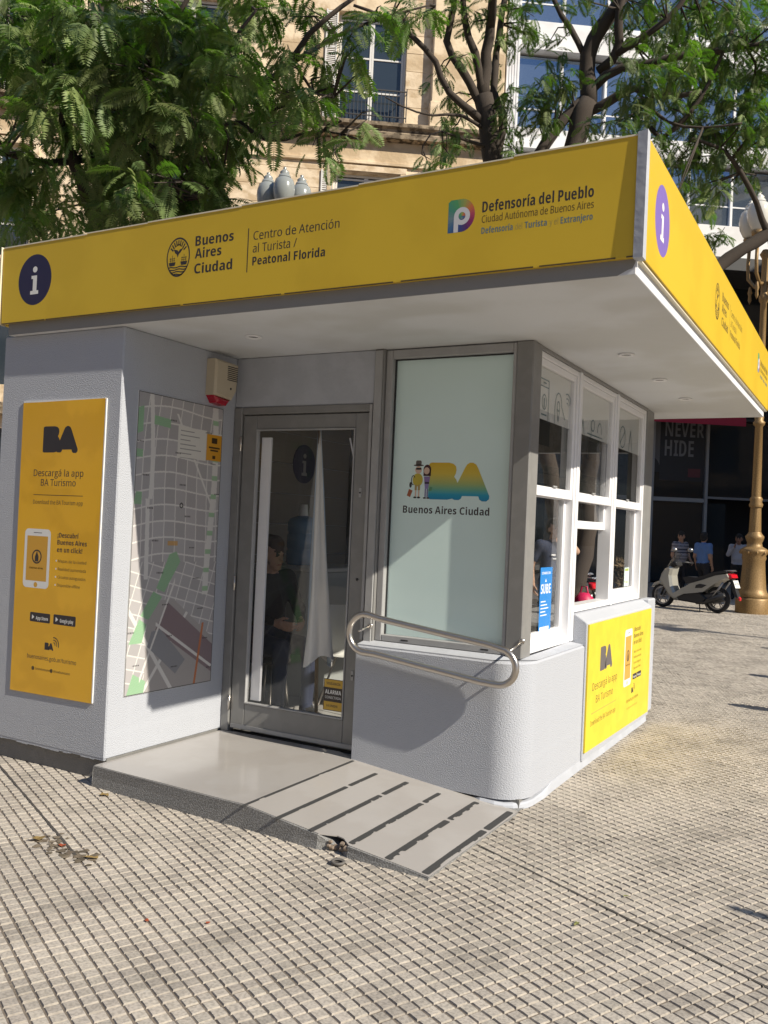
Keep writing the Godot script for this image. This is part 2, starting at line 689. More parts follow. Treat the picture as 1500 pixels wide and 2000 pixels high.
func build_kiosk() -> void:
	kiosk = thing("information_kiosk", "grey rendered information kiosk with overhanging flat roof and yellow sign band", "kiosk", Vector3(-3.4, 0, -6.0))
	var K := kiosk
	# left block beside the door recess
	var st := ST()
	var lo := 0.128
	box(st, Vector3(-5.06, lo, -4.99), Vector3(-3.985, 2.722, -3.868), 0.008)
	# ragged lower lip of the render
	obj("entrance_wall", st, mc.stucco, K)
	st = ST()
	box(st, Vector3(-5.05, 0.0, -8.19), Vector3(-3.99, lo + 0.004, -3.893), 0.0)
	obj("skirting", st, mc.skirt, K)
	st = ST()
	var x := -5.05
	while x < -4.02:
		var w := rng.randf_range(0.03, 0.09)
		var d := rng.randf_range(0.003, 0.014)
		box(st, Vector3(x, lo - d, -3.890), Vector3(min(x + w, -3.992), lo + 0.006, -3.8695), 0.0)
		x += w
	obj("render_lip", st, mc.stucco, K)
	# left, back walls of the room
	pbox("side_wall", Vector3(-5.06, 0.12, -8.2), Vector3(-4.98, 2.722, -4.992), mc.smooth, K)
	st = ST()
	box(st, Vector3(-4.978, 0.0, -8.2), Vector3(-3.3, 2.722, -8.12))
	box(st, Vector3(-3.298, 0.0, -8.2), Vector3(-1.97, 0.9, -8.12))
	box(st, Vector3(-3.298, 2.35, -8.2), Vector3(-1.97, 2.722, -8.12))
	obj("back_wall", st, mc.smooth, K)
	pane("back_pane", Vector3(-3.3, 0.9, -8.165), Vector3(-1.97, 2.35, -8.165), mc.glass, K)
	pbox("floor", Vector3(-4.975, 0.0, -8.115), Vector3(-1.96, 0.115, -4.99), M(0.36, 0.35, 0.33, 0.25), K, 0.0)
	var dim := M(0.16, 0.158, 0.15, 0.7)  # for added inner sheets: the dimness of the room is put into their colour
	pbox("ceiling_shade_sheet", Vector3(-4.97, 2.68, -8.11), Vector3(-1.93, 2.721, -5.035), dim, K, 0.0)
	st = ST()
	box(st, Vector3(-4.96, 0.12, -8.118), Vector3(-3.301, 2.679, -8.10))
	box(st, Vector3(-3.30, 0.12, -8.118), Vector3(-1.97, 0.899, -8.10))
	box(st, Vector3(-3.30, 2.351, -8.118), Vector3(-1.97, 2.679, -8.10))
	obj("wall_shade_sheet", st, dim, K)
	# lintel above the door
	pbox("lintel", Vector3(-3.983, 2.376, -5.02), Vector3(-2.795, 2.7205, -4.938), mc.smooth, K, 0.006)
	# low front wall with the rounded corner
	var plan := PackedVector2Array()
	plan.append(Vector2(-2.852, -4.836))
	for i in 21:
		var f := PI / 2 - PI / 2 * i / 20.0
		plan.append(Vector2(-1.928 + 0.2 * cos(f), -5.036 + 0.2 * sin(f)))
	plan.append(Vector2(-1.728, -5.985))
	plan.append(Vector2(-1.95, -5.985))
	plan.append(Vector2(-1.95, -5.06))
	plan.append(Vector2(-2.852, -5.06))
	st = ST()
	var pl := PackedVector2Array()
	for v in plan:
		pl.append(Vector2(v.x, -v.y))
	st.set_smooth_group(-1)
	extrude(st, pl, Vector3(0, 0.052, 0), Vector3(1, 0, 0), Vector3(0, 0, -1), 0.788, 0.012)
	obj("low_wall", st, mc.stucco, K)
	# footing under it, a little proud and uneven
	st = ST()
	var prev := []
	for i in 30:
		var t := i / 29.0
		var p: Vector2
		if t < 0.25:
			p = Vector2(lerpf(-2.2, -1.928, t / 0.25), -4.836)
		elif t < 0.45:
			var f := PI / 2 - PI / 2 * (t - 0.25) / 0.2
			p = Vector2(-1.928 + 0.2 * cos(f), -5.036 + 0.2 * sin(f))
		else:
			p = Vector2(-1.728, lerpf(-5.036, -7.92, (t - 0.45) / 0.55))
		var c := Vector2(-2.1, -5.6) if t < 0.45 else Vector2(-2.1, p.y)
		var outw := (p - c).normalized()
		var e := rng.randf_range(0.010, 0.018) * (0.3 if t < 0.2 else 1.0)
		var h := rng.randf_range(0.030, 0.044)
		if t > 0.5:
			e = rng.randf_range(0.002, 0.007)
			h = 0.058
		var ring := [Vector3(p.x + outw.x * (e + 0.006), 0.0, p.y + outw.y * (e + 0.006)), Vector3(p.x + outw.x * e, h * 0.7, p.y + outw.y * e), Vector3(p.x + outw.x * e * 0.3, h, p.y + outw.y * e * 0.3), Vector3(p.x - outw.x * 0.05, h + 0.004, p.y - outw.y * 0.05)]
		if prev:
			for k in 3:
				q4(st, prev[k], ring[k], ring[k + 1], prev[k + 1])
		prev = ring
	obj("footing", st, mc.smooth, K)
	st = ST()
	box(st, Vector3(-2.85, 0.0, -5.05), Vector3(-1.76, 0.055, -4.90))
	box(st, Vector3(-1.95, 0.0, -7.9), Vector3(-1.76, 0.055, -5.05))
	obj("wall_base", st, mc.skirt, K)
	# higher side wall with the sloping top
	var prof := pv([-1.95, 0.052, -1.715, 0.052, -1.715, 0.985, -1.725, 0.998, -1.80, 1.045, -1.95, 1.05])
	st = ST()
	extrude(st, prof, Vector3(0, 0, -7.95), Vector3(1, 0, 0), UP, 1.963, 0.006)
	obj("side_low_wall", st, mc.stucco, K)
	# sills
	st = ST()
	q4(st, Vector3(-2.85, 0.845, -4.845), Vector3(-1.93, 0.845, -4.845), Vector3(-1.93, 0.862, -4.95), Vector3(-2.85, 0.862, -4.95))
	q4(st, Vector3(-2.85, 0.838, -4.845), Vector3(-1.93, 0.838, -4.845), Vector3(-1.93, 0.845, -4.845), Vector3(-2.85, 0.845, -4.845))
	q4(st, Vector3(-1.93, 0.845, -4.845), Vector3(-1.735, 0.843, -5.05), Vector3(-1.80, 0.855, -5.05), Vector3(-1.93, 0.862, -4.95))
	q4(st, Vector3(-1.735, 0.843, -5.05), Vector3(-1.735, 0.843, -5.984), Vector3(-1.83, 0.858, -5.984), Vector3(-1.80, 0.855, -5.05))
	obj("sill", st, mc.smooth, K)
	# posts
	pbox("corner_post", Vector3(-1.905, 0.85, -5.10), Vector3(-1.80, 2.7205, -4.948), mc.metal, K, 0.006)
	pbox("mullion_post", Vector3(-2.862, 0.80, -5.03), Vector3(-2.79, 2.7205, -4.93), mc.metal, K, 0.004)
	st = ST()
	box(st, Vector3(-2.885, 0.86, -4.99), Vector3(-2.863, 2.37, -4.925), 0.003)
	box(st, Vector3(-2.852, 0.84, -4.93), Vector3(-2.80, 2.71, -4.918), 0.002)
	obj("post_cover", st, mc.metal_light, K)
	pbox("end_post", Vector3(-1.97, 1.03, -8.21), Vector3(-1.815, 2.7205, -7.935), mc.metal, K, 0.005)
	pbox("end_wall", Vector3(-1.95, 0.05, -8.2), Vector3(-1.74, 1.05, -7.952), mc.smooth, K, 0.01)
	# roof
	var r := pbox("soffit", Vector3(-4.985, 2.722, -8.67), Vector3(-0.95, 2.80, -3.834), mc.soffit, K, 0.003)
	pbox("roof_deck", Vector3(-5.0, 2.84, -8.72), Vector3(-0.96, 3.16, -3.85), mc.skirt, K, 0.0)
	st = ST()
	extrude(st, pv([-4.985, 2.7235, -1.03, 2.7235, -0.985, 2.745, -0.965, 2.75, -0.953, 2.775, -0.953, 2.80, -4.985, 2.80]), Vector3(0, 0, -3.8345), Vector3(1, 0, 0), UP, 0.002, 0.0)
	obj("painted_beam_face", st, tri(M(0.26, 0.255, 0.245, 0.75), 0.8, t_scuff()), K)
	# front sign band
	st = ST()
	extrude(st, pv([-5.036, 2.797, -0.958, 2.79, -0.958, 3.322, -5.05, 3.290]), Vector3(0, 0, -3.846), Vector3(1, 0, 0), UP, 0.034, 0.002)
	var fa := obj("front_sign_band", st, mc.yellow, K)
	st = ST()
	var xx := -5.03
	while xx < -0.97:
		var l := rng.randf_range(0.3, 0.8)
		box(st, Vector3(xx, 2.7905 + rng.randf_range(0, 0.002), -3.8125), Vector3(min(xx + l, -0.96), 2.7985, -3.8105), 0.0)
		xx += l + rng.randf_range(0.0, 0.05)
	obj("bottom_edge", st, mc.inkbrown, fa)
	st = ST()
	xx = -5.04
	while xx < -0.97:
		var l := rng.randf_range(0.4, 0.9)
		var yb := lerpf(3.290, 3.322, (xx + 5.04) / 4.08)
		box(st, Vector3(xx, yb - 0.002, -3.84), Vector3(min(xx + l, -0.96), yb + rng.randf_range(0.004, 0.007), -3.809), 0.0)
		xx += l + 0.004
	obj("top_edge", st, mc.edge, fa)
	st = ST()
	extrude(st, pv([3.86, 2.790, 8.72, 2.785, 8.72, 3.29, 3.86, 3.322]), Vector3(-0.955, 0, 0), Vector3(0, 0, -1), UP, 0.034, 0.002)
	var fs := obj("side_sign_band", st, mc.yellow, K)
	st = ST()
	box(st, Vector3(-0.951, 2.778, -8.72), Vector3(-0.930, 2.787, -3.86), 0.0)
	obj("bottom_edge", st, mc.edge, fs)
	# the pale corner trim stands proud, more so at the foot
	st = ST()
	var tr := [Vector3(-0.956, 2.783, -3.797), Vector3(-0.914, 2.783, -3.793), Vector3(-0.914, 2.783, -3.85), Vector3(-0.956, 2.783, -3.85), Vector3(-0.957, 3.330, -3.806), Vector3(-0.914, 3.334, -3.802), Vector3(-0.914, 3.334, -3.85), Vector3(-0.957, 3.330, -3.85)]
	for f in [[0, 1, 5, 4], [1, 2, 6, 5], [4, 5, 6, 7], [3, 0, 4, 7], [3, 2, 1, 0]]:
		q4(st, tr[f[0]], tr[f[1]], tr[f[2]], tr[f[3]])
	obj("corner_trim", st, mc.smooth, K)
	pbox("end_trim", Vector3(-5.060, 2.79, -3.86), Vector3(-5.052, 3.298, -3.803), mc.edge, K, 0.001)
	pbox("left_sign_band", Vector3(-5.058, 2.79, -8.72), Vector3(-5.03, 3.29, -3.862), mc.yellow, K, 0.002)
	pbox("back_sign_band", Vector3(-5.028, 2.79, -8.75), Vector3(-0.957, 3.29, -8.722), mc.yellow, K, 0.002)
	# recessed downlights
	for p in [Vector3(-3.398, 2.72, -4.355), Vector3(-1.406, 2.72, -5.518), Vector3(-1.406, 2.72, -6.473), Vector3(-1.40, 2.72, -7.412)]:
		st = ST(true)
		lathe(st, p, [[0.052, 0.0], [0.052, -0.007], [0.046, -0.009], [0.032, -0.005], [0.030, 0.0]], 24)
		var dl := obj("downlight", st, mc.white, K)
		st = ST(true)
		lathe(st, p, [[0.0, -0.0035], [0.030, -0.003]], 20)
		obj("lamp_glass", st, M(0.25, 0.25, 0.25, 0.1), dl)
	# door frame and door
	st = ST()
	box(st, Vector3(-3.982, 0.122, -5.0), Vector3(-3.915, 2.374, -4.93), 0.004)
	box(st, Vector3(-3.914, 2.325, -5.0), Vector3(-2.887, 2.374, -4.932), 0.004)
	obj("door_frame", st, mc.metal, K)
	st = ST()
	box(st, Vector3(-3.908, 0.165, -4.985), Vector3(-3.792, 2.318, -4.945), 0.004)
	box(st, Vector3(-2.992, 0.165, -4.985), Vector3(-2.868, 2.318, -4.945), 0.004)
	box(st, Vector3(-3.791, 2.222, -4.985), Vector3(-2.993, 2.318, -4.946), 0.004)
	box(st, Vector3(-3.791, 0.165, -4.985), Vector3(-2.993, 0.325, -4.946), 0.004)
	var dr := obj("door", st, mc.metal, K)
	st = ST()
	for bx in [[-3.791, 0.326, -3.782, 2.221], [-3.002, 0.326, -2.993, 2.221]]:
		box(st, Vector3(bx[0], bx[1], -4.975), Vector3(bx[2], bx[3], -4.938), 0.002)
	for bx in [[-3.7815, 2.212, -3.0025, 2.221], [-3.7815, 0.326, -3.0025, 0.337]]:
		box(st, Vector3(bx[0], bx[1], -4.975), Vector3(bx[2], bx[3], -4.938), 0.002)
	obj("glazing_bead", st, mc.metal_light, dr)
	pane("glass", Vector3(-3.781, 0.338, -4.96), Vector3(-3.003, 2.211, -4.96), mc.glass, dr)
	st = ST()
	box(st, Vector3(-3.90, 0.148, -4.944), Vector3(-2.87, 0.178, -4.936), 0.002)
	obj("kick_strip", st, mc.metal_light, dr)
	for y in [0.32, 1.15, 2.12]:
		st = ST(true)
		lathe(st, Vector3(-3.912, y - 0.05, -4.928), [[0.0, 0.0], [0.008, 0.0], [0.008, 0.032], [0.0095, 0.034], [0.0095, 0.066], [0.008, 0.068], [0.008, 0.10], [0.0, 0.10]], 10)
		obj("hinge", st, mc.steel, dr)
	for y in [0.62, 1.80]:
		st = ST()
		box(st, Vector3(-2.945, y - 0.03, -4.9445), Vector3(-2.925, y + 0.03, -4.940), 0.001)
		var lk := obj("lock", st, mc.metal_light, dr)
		st = ST(true)
		tube(st, [Vector3(-2.935, y, -4.941), Vector3(-2.935, y, -4.937)], [0.006, 0.006], 8)
		obj("keyhole", st, mc.black, lk)
	st = ST(true)
	tube(st, [Vector3(-2.93, 1.24, -4.946), Vector3(-2.93, 1.24, -4.940)], [0.009, 0.009], 8)
	obj("screw_hole", st, mc.black, dr)
	# space under the door, its floor strip coloured near-black as a dark gap
	pbox("threshold", Vector3(-3.91, 0.116, -5.0), Vector3(-2.87, 0.124, -4.955), mc.darkgap, K, 0.0)
	pbox("inner_panel", Vector3(-3.778, 0.345, -5.012), Vector3(-3.70, 2.17, -4.99), mc.white, K, 0.002)
	# door closer inside
	st = ST(true)
	tube(st, [Vector3(-3.06, 2.16, -4.99), Vector3(-3.02, 1.98, -5.01)], [0.006, 0.006], 6)
	tube(st, [Vector3(-3.01, 2.14, -4.99), Vector3(-3.02, 1.98, -5.01)], [0.005, 0.005], 6)
	tube(st, [Vector3(-3.02, 1.98, -5.01), Vector3(-3.01, 1.70, -5.01)], [0.018, 0.016], 8)
	obj("door_closer", st, mc.white, dr)

func frame_rect(st: SurfaceTool, z0: float, z1: float, y0: float, y1: float, xa: float, xb: float, w: float, wb := -1.0) -> void:
	# a rectangular frame in the plane x, from z0 (near, larger) to z1
	if wb < 0.0:
		wb = w
	box(st, Vector3(xa, y0, z0), Vector3(xb, y1, z0 - w), 0.003)
	box(st, Vector3(xa, y0, z1 + w), Vector3(xb, y1, z1), 0.003)
	box(st, Vector3(xa, y1 - w, z0 - w - 0.0005), Vector3(xb - 0.001, y1, z1 + w + 0.0005), 0.003)
	box(st, Vector3(xa, y0, z0 - w - 0.0005), Vector3(xb - 0.001, y0 + wb, z1 + w + 0.0005), 0.003)

func build_windows() -> void:
	var K := kiosk
	# frosted front window
	var st := ST()
	for bx in [[-2.788, 0.863, -2.742, 2.715], [-1.928, 0.863, -1.906, 2.715]]:
		box(st, Vector3(bx[0], bx[1], -5.03), Vector3(bx[2], bx[3], -4.952), 0.004)
	for bx in [[-2.7415, 2.660, -1.9285, 2.715], [-2.7415, 0.863, -1.9285, 0.905]]:
		box(st, Vector3(bx[0], bx[1], -5.03), Vector3(bx[2], bx[3], -4.953), 0.004)
	var fw := obj("front_window", st, mc.metal_light, K)
	pbox("frosted_pane", Vector3(-2.741, 0.906, -5.012), Vector3(-1.929, 2.659, -5.004), mc.frost, fw, 0.0)
	for x in [-2.6, -2.06]:
		pbox("drain_slot", Vector3(x, 0.878, -4.953), Vector3(x + 0.05, 0.886, -4.9515), mc.black, fw, 0.0)
	st = ST()
	box(st, Vector3(-2.742, 0.905, -5.02), Vector3(-2.735, 2.66, -4.99))
	box(st, Vector3(-2.7345, 2.653, -5.02), Vector3(-1.9355, 2.66, -4.99))
	box(st, Vector3(-1.935, 0.905, -5.02), Vector3(-1.928, 2.66, -4.99))
	obj("gasket", st, mc.black, fw)
	# print on the frosted pane
	var o := Vector3(-2.478, 1.772, -5.004)
	var ux := Vector3(1, 0, 0)
	st = ST()
	ba_gradient(st, o, ux, UP, 0.415, 0.230)
	obj("city_logo", st, mc.vc, fw)
	text(fw, "Buenos Aires Ciudad", Vector3(0, 0, -5.004), ux, UP, -2.651, 1.682, 0.046, 0.59, mc.ink, true)
	st = ST()
	tourists(st, Vector3(-2.64, 1.772, -5.004), ux, UP)
	obj("tourist_figures", st, mc.vc, fw)
	# three sliding windows on the sunny side
	var spans := [[-5.10, -5.935, 0.858, 1.0], [-5.985, -6.935, 1.052, 1.662], [-6.985, -7.935, 1.052, 1.0]]
	for k in 3:
		var z0: float = spans[k][0]
		var z1: float = spans[k][1]
		var y0: float = spans[k][2]
		st = ST()
		frame_rect(st, z0, z1, y0, 2.70, -1.925, -1.822, 0.034, 0.045)
		var w := obj("sash_window", st, mc.white, K)
		# fixed upper sash
		st = ST()
		frame_rect(st, z0 - 0.0345, z1 + 0.0345, 1.822, 2.665, -1.868, -1.832, 0.042, 0.062)
		var us := obj("upper_sash", st, mc.white, w)
		pane("pane", Vector3(-1.85, 1.885, z1 + 0.077), Vector3(-1.85, 2.622, z0 - 0.077), mc.glass, us)
		st = ST()
		box(st, Vector3(-1.832, 1.885, z0 - 0.38), Vector3(-1.822, 1.897, z0 - 0.45), 0.002)
		obj("latch", st, mc.metal_light, us)
		# sliding lower sash
		var lb: float = y0 + 0.046 if k != 1 else 1.632
		st = ST()
		frame_rect(st, z0 - 0.0345, z1 + 0.0345, lb, lb + (1.86 - (y0 + 0.046)), -1.908, -1.872, 0.042, 0.058)
		var ls := obj("lower_sash", st, mc.white, w)
		pane("pane", Vector3(-1.89, lb + 0.0585, z1 + 0.077), Vector3(-1.89, lb + (1.86 - (y0 + 0.046)) - 0.043, z0 - 0.077), mc.glass, ls)
		# pale film with line drawings at the top of the glass
		var film := M(0.62, 0.63, 0.60, 0.5)
		st = ST()
		box(st, Vector3(-1.8568, 2.30, z1 + 0.08), Vector3(-1.8555, 2.62, z0 - 0.08))
		var fl := obj("film_strip", st, film, us)
		st = ST()
		line_icons(st, Vector3(-1.8535, 2.30, z0 - 0.08), k)
		obj("line_drawing", st, mc.inkgrey, fl).set_meta("kind", "stuff")
	pbox("window_post", Vector3(-1.915, 0.862, -5.9845), Vector3(-1.812, 2.7205, -5.9355), mc.white, K, 0.004)
	pbox("window_post", Vector3(-1.915, 1.05, -6.9845), Vector3(-1.812, 2.7205, -6.9355), mc.white, K, 0.004)
	pbox("head_trim", Vector3(-1.93, 2.7005, -7.93), Vector3(-1.806, 2.7210, -5.105), mc.metal, K, 0.002)
	# travel card notice inside the first window
	var sn := thing("window_notice", "blue printed notice stuck inside the first side window", "notice", Vector3(-1.884, 0.95, -5.62))
	var so := Vector3(-1.8835, 0.93, -5.47)
	var sx := Vector3(0, 0, -1)
	st = ST()
	flat(st, rect2(0.0, 0.0, 0.235, 0.44), so, sx, UP, 0.0006)
	obj("sheet", st, M(0.02, 0.22, 0.62, 0.35), sn)
	text(sn, "SUBE", so, sx, UP, 0.02, 0.27, 0.062, 0.19, mc.paper, true)
	text(sn, "ESTAMOS CON", so, sx, UP, 0.03, 0.395, 0.016, 0.17, mc.paper, true)
	var bits := [rect2(0.02, 0.035, 0.2, 0.055), pv([0.095, 0.345, 0.125, 0.345, 0.11, 0.368])]
	for i in 5:
		bits.append(rect2(0.025, 0.215 - i * 0.022, 0.12 + 0.06 * ((i * 7) % 3) / 2.0, 0.222 - i * 0.022))
	for p in bits:
		st = ST()
		flat(st, p, so, sx, UP, 0.0014)
		obj("printed_line", st, mc.paper, sn)
	var s2 := thing("window_sticker", "small pale green sticker in the corner of the third side window", "sticker", Vector3(-1.884, 1.15, -7.75))
	st = ST()
	flat(st, rect2(0, 0, 0.16, 0.16), Vector3(-1.8835, 1.165, -7.62), sx, UP, 0.0006)
	obj("sheet", st, M(0.62, 0.74, 0.72, 0.5), s2)
	for p in [rect2(0.02, 0.13, 0.14, 0.152), rect2(0.02, 0.03, 0.04, 0.05), rect2(0.06, 0.03, 0.13, 0.04)]:
		st = ST()
		flat(st, p, Vector3(-1.8835, 1.165, -7.62), sx, UP, 0.0014)
		obj("printed_line", st, M(0.35, 0.42, 0.10, 0.5), s2)

func line_icons(st: SurfaceTool, o: Vector3, k: int) -> void:
	var ux := Vector3(0, 0, -1)
	var w := 0.009
	var polys := []
	if k == 0:
		for s in [[0.06, -0.01, 0.06, 0.25], [0.22, -0.01, 0.22, 0.25], [0.06, 0.25, 0.22, 0.25], [0.06, 0.205, 0.22, 0.205], [0.11, 0.23, 0.17, 0.23], [0.09, 0.03, 0.19, 0.03]]:
			polys.append(seg(Vector2(s[0], s[1]), Vector2(s[2], s[3]), w))
		polys.append_array(arcband(0.14, 0.11, 0.045, 0.05, w))
		polys.append(seg(Vector2(0.14, 0.075), Vector2(0.14, 0.135), 0.02))
		polys.append_array(arcband(0.42, 0.12, 0.07, 0.09, w, 0.0, PI))
		polys.append(seg(Vector2(0.35, 0.0), Vector2(0.35, 0.12), w))
		polys.append(seg(Vector2(0.49, 0.12), Vector2(0.56, 0.05), w))
		polys.append_array(arcband(0.42, 0.12, 0.03, 0.035, w))
		polys.append(seg(Vector2(0.39, 0.10), Vector2(0.42, 0.02), w))
		polys.append(seg(Vector2(0.45, 0.10), Vector2(0.42, 0.02), w))
		for i in 3:
			polys.append_array(arcband(0.60, 0.14, 0.03 + i * 0.03, 0.03 + i * 0.03, w, 0.3, 2.0, 8))
	elif k == 1:
		for s in [[0.05, 0.0, 0.09, 0.11], [0.09, 0.11, 0.13, 0.0], [0.3, 0.0, 0.3, 0.07], [0.2, 0.02, 0.6, 0.02]]:
			polys.append(seg(Vector2(s[0], s[1]), Vector2(s[2], s[3]), w))
		polys.append_array(arcband(0.34, 0.09, 0.045, 0.045, w))
		polys.append_array(arcband(0.52, 0.05, 0.06, 0.08, w, 0.0, PI))
	else:
		polys.append_array(arcband(0.2, 0.10, 0.09, 0.09, w))
		for s in [[0.12, 0.04, 0.28, 0.16], [0.4, 0.0, 0.46, 0.18], [0.46, 0.18, 0.52, 0.0]]:
			polys.append(seg(Vector2(s[0], s[1]), Vector2(s[2], s[3]), w))
	for p in polys:
		flat(st, p, o, ux, UP, 0.0012)

func ba_outline() -> Array:
	var B := pv([0.03, 0.0, 0.0, 0.04, 0.0, 0.95, 0.02, 0.99, 0.05, 1.0, 0.33, 1.0, 0.40, 0.97, 0.445, 0.90, 0.455, 0.80, 0.445, 0.70, 0.42, 0.62, 0.455, 0.55, 0.48, 0.45, 0.47, 0.10, 0.40, 0.03, 0.32, 0.0])
	var A := pv([0.405, 0.02, 0.44, 0.0, 0.51, 0.0, 0.545, 0.04, 0.56, 0.11, 0.82, 0.11, 0.84, 0.02, 0.88, -0.02, 0.95, -0.02, 0.99, 0.04, 0.995, 0.12, 0.80, 0.86, 0.77, 0.95, 0.72, 1.0, 0.665, 1.0, 0.62, 0.95, 0.59, 0.86, 0.43, 0.28])
	return [B, A]

func ba_flat(st: SurfaceTool, o: Vector3, ux: Vector3, uy: Vector3, w: float, h: float) -> void:
	for p in ba_outline():
		var r := PackedVector2Array()
		for v in p:
			r.append(Vector2(v.x * w, v.y * h))
		flat(st, r, o, ux, uy, 0.001)

func ba_gradient(st: SurfaceTool, o: Vector3, ux: Vector3, uy: Vector3, w: float, h: float) -> void:
	# printed bands from yellow through green to blue
	var cols := [[0.0, Color(0.01, 0.22, 0.42)], [0.14, Color(0.02, 0.30, 0.45)], [0.28, Color(0.14, 0.38, 0.26)], [0.45, Color(0.36, 0.42, 0.14)], [0.70, Color(0.60, 0.46, 0.06)], [1.02, Color(0.64, 0.40, 0.02)]]
	var n := 30
	var k := 0
	for p in ba_outline():
		for i in n:
			var y0 := -0.02 + 1.02 * i / n
			var y1 := -0.02 + 1.02 * (i + 1) / n
			var ym := (y0 + y1) * 0.5
			var c: Color = cols[5][1]
			for s in 5:
				if ym <= cols[s + 1][0]:
					c = (cols[s][1] as Color).lerp(cols[s + 1][1], clampf((ym - cols[s][0]) / (cols[s + 1][0] - cols[s][0]), 0, 1))
					break
			st.set_color(c)
			for piece in Geometry2D.intersect_polygons(p, rect2(-0.1, y0, 1.1, y1)):
				var r := PackedVector2Array()
				for v in piece:
					r.append(Vector2(v.x * w, v.y * h))
				flat(st, r, o, ux, uy, 0.0008 + 0.0004 * k)
		k += 1

func tourists(st: SurfaceTool, o: Vector3, ux: Vector3, uy: Vector3) -> void:
	# two small printed visitors: one in hat and yellow shirt with a bag, one with dark hair in violet
	var D := func(c: Color, p: PackedVector2Array, l: float):
		st.set_color(c)
		flat(st, p, o, ux, uy, l)
	var skin := Color(0.62, 0.44, 0.34)
	D.call(Color(0.5, 0.40, 0.05), ell(0.085, 0.12, 0.036, 0.042), 0.0012)
	D.call(skin, ell(0.088, 0.183, 0.024, 0.024), 0.0014)
	D.call(Color(0.10, 0.085, 0.08), ell(0.088, 0.212, 0.036, 0.006), 0.0018)
	D.call(Color(0.12, 0.10, 0.09), rrect(0.068, 0.212, 0.108, 0.243, 0.01), 0.0018)
	D.call(Color(0.02, 0.02, 0.02), rrect(0.070, 0.184, 0.108, 0.197, 0.004), 0.0020)
	D.call(Color(0.36, 0.27, 0.10), rect2(0.066, 0.055, 0.082, 0.09), 0.0013)
	D.call(Color(0.36, 0.27, 0.10), rect2(0.088, 0.055, 0.104, 0.09), 0.0013)
	D.call(skin, rect2(0.069, 0.015, 0.079, 0.055), 0.0013)
	D.call(skin, rect2(0.091, 0.015, 0.101, 0.055), 0.0013)
	D.call(Color(0.02, 0.02, 0.02), ell(0.070, 0.009, 0.012, 0.006), 0.0015)
	D.call(Color(0.02, 0.02, 0.02), ell(0.096, 0.009, 0.012, 0.006), 0.0015)
	for p in arcband(0.054, 0.118, 0.016, 0.032, 0.006, 0.6, 5.0, 10):
		D.call(Color(0.03, 0.03, 0.03), p, 0.0016)
	D.call(Color(0.03, 0.03, 0.03), ell(0.036, 0.088, 0.009, 0.018), 0.0016)
	D.call(Color(0.34, 0.10, 0.04), pv([0.012, 0.02, 0.036, 0.01, 0.052, 0.052, 0.026, 0.062]), 0.0016)
	# second figure
	D.call(Color(0.06, 0.02, 0.025), ell(0.150, 0.185, 0.027, 0.032), 0.0012)
	D.call(Color(0.06, 0.02, 0.025), rect2(0.124, 0.145, 0.176, 0.185), 0.0012)
	D.call(skin, ell(0.146, 0.178, 0.020, 0.022), 0.0016)
	D.call(Color(0.22, 0.15, 0.35), pv([0.128, 0.142, 0.172, 0.142, 0.166, 0.10, 0.134, 0.10]), 0.0018)
	D.call(Color(0.04, 0.03, 0.05), rect2(0.134, 0.096, 0.166, 0.108), 0.0020)
	D.call(Color(0.24, 0.20, 0.42), pv([0.134, 0.096, 0.166, 0.096, 0.160, 0.065, 0.138, 0.065]), 0.0018)
	D.call(Color(0.18, 0.17, 0.32), rect2(0.137, 0.012, 0.147, 0.066), 0.0015)
	D.call(Color(0.18, 0.17, 0.32), rect2(0.151, 0.012, 0.161, 0.066), 0.0015)
	D.call(Color(0.02, 0.02, 0.02), ell(0.138, 0.007, 0.012, 0.005), 0.0017)
	D.call(Color(0.02, 0.02, 0.02), ell(0.162, 0.007, 0.012, 0.005), 0.0017)
	D.call(Color(0.10, 0.26, 0.14), pv([0.164, 0.05, 0.186, 0.055, 0.190, 0.075, 0.172, 0.078]), 0.0020)

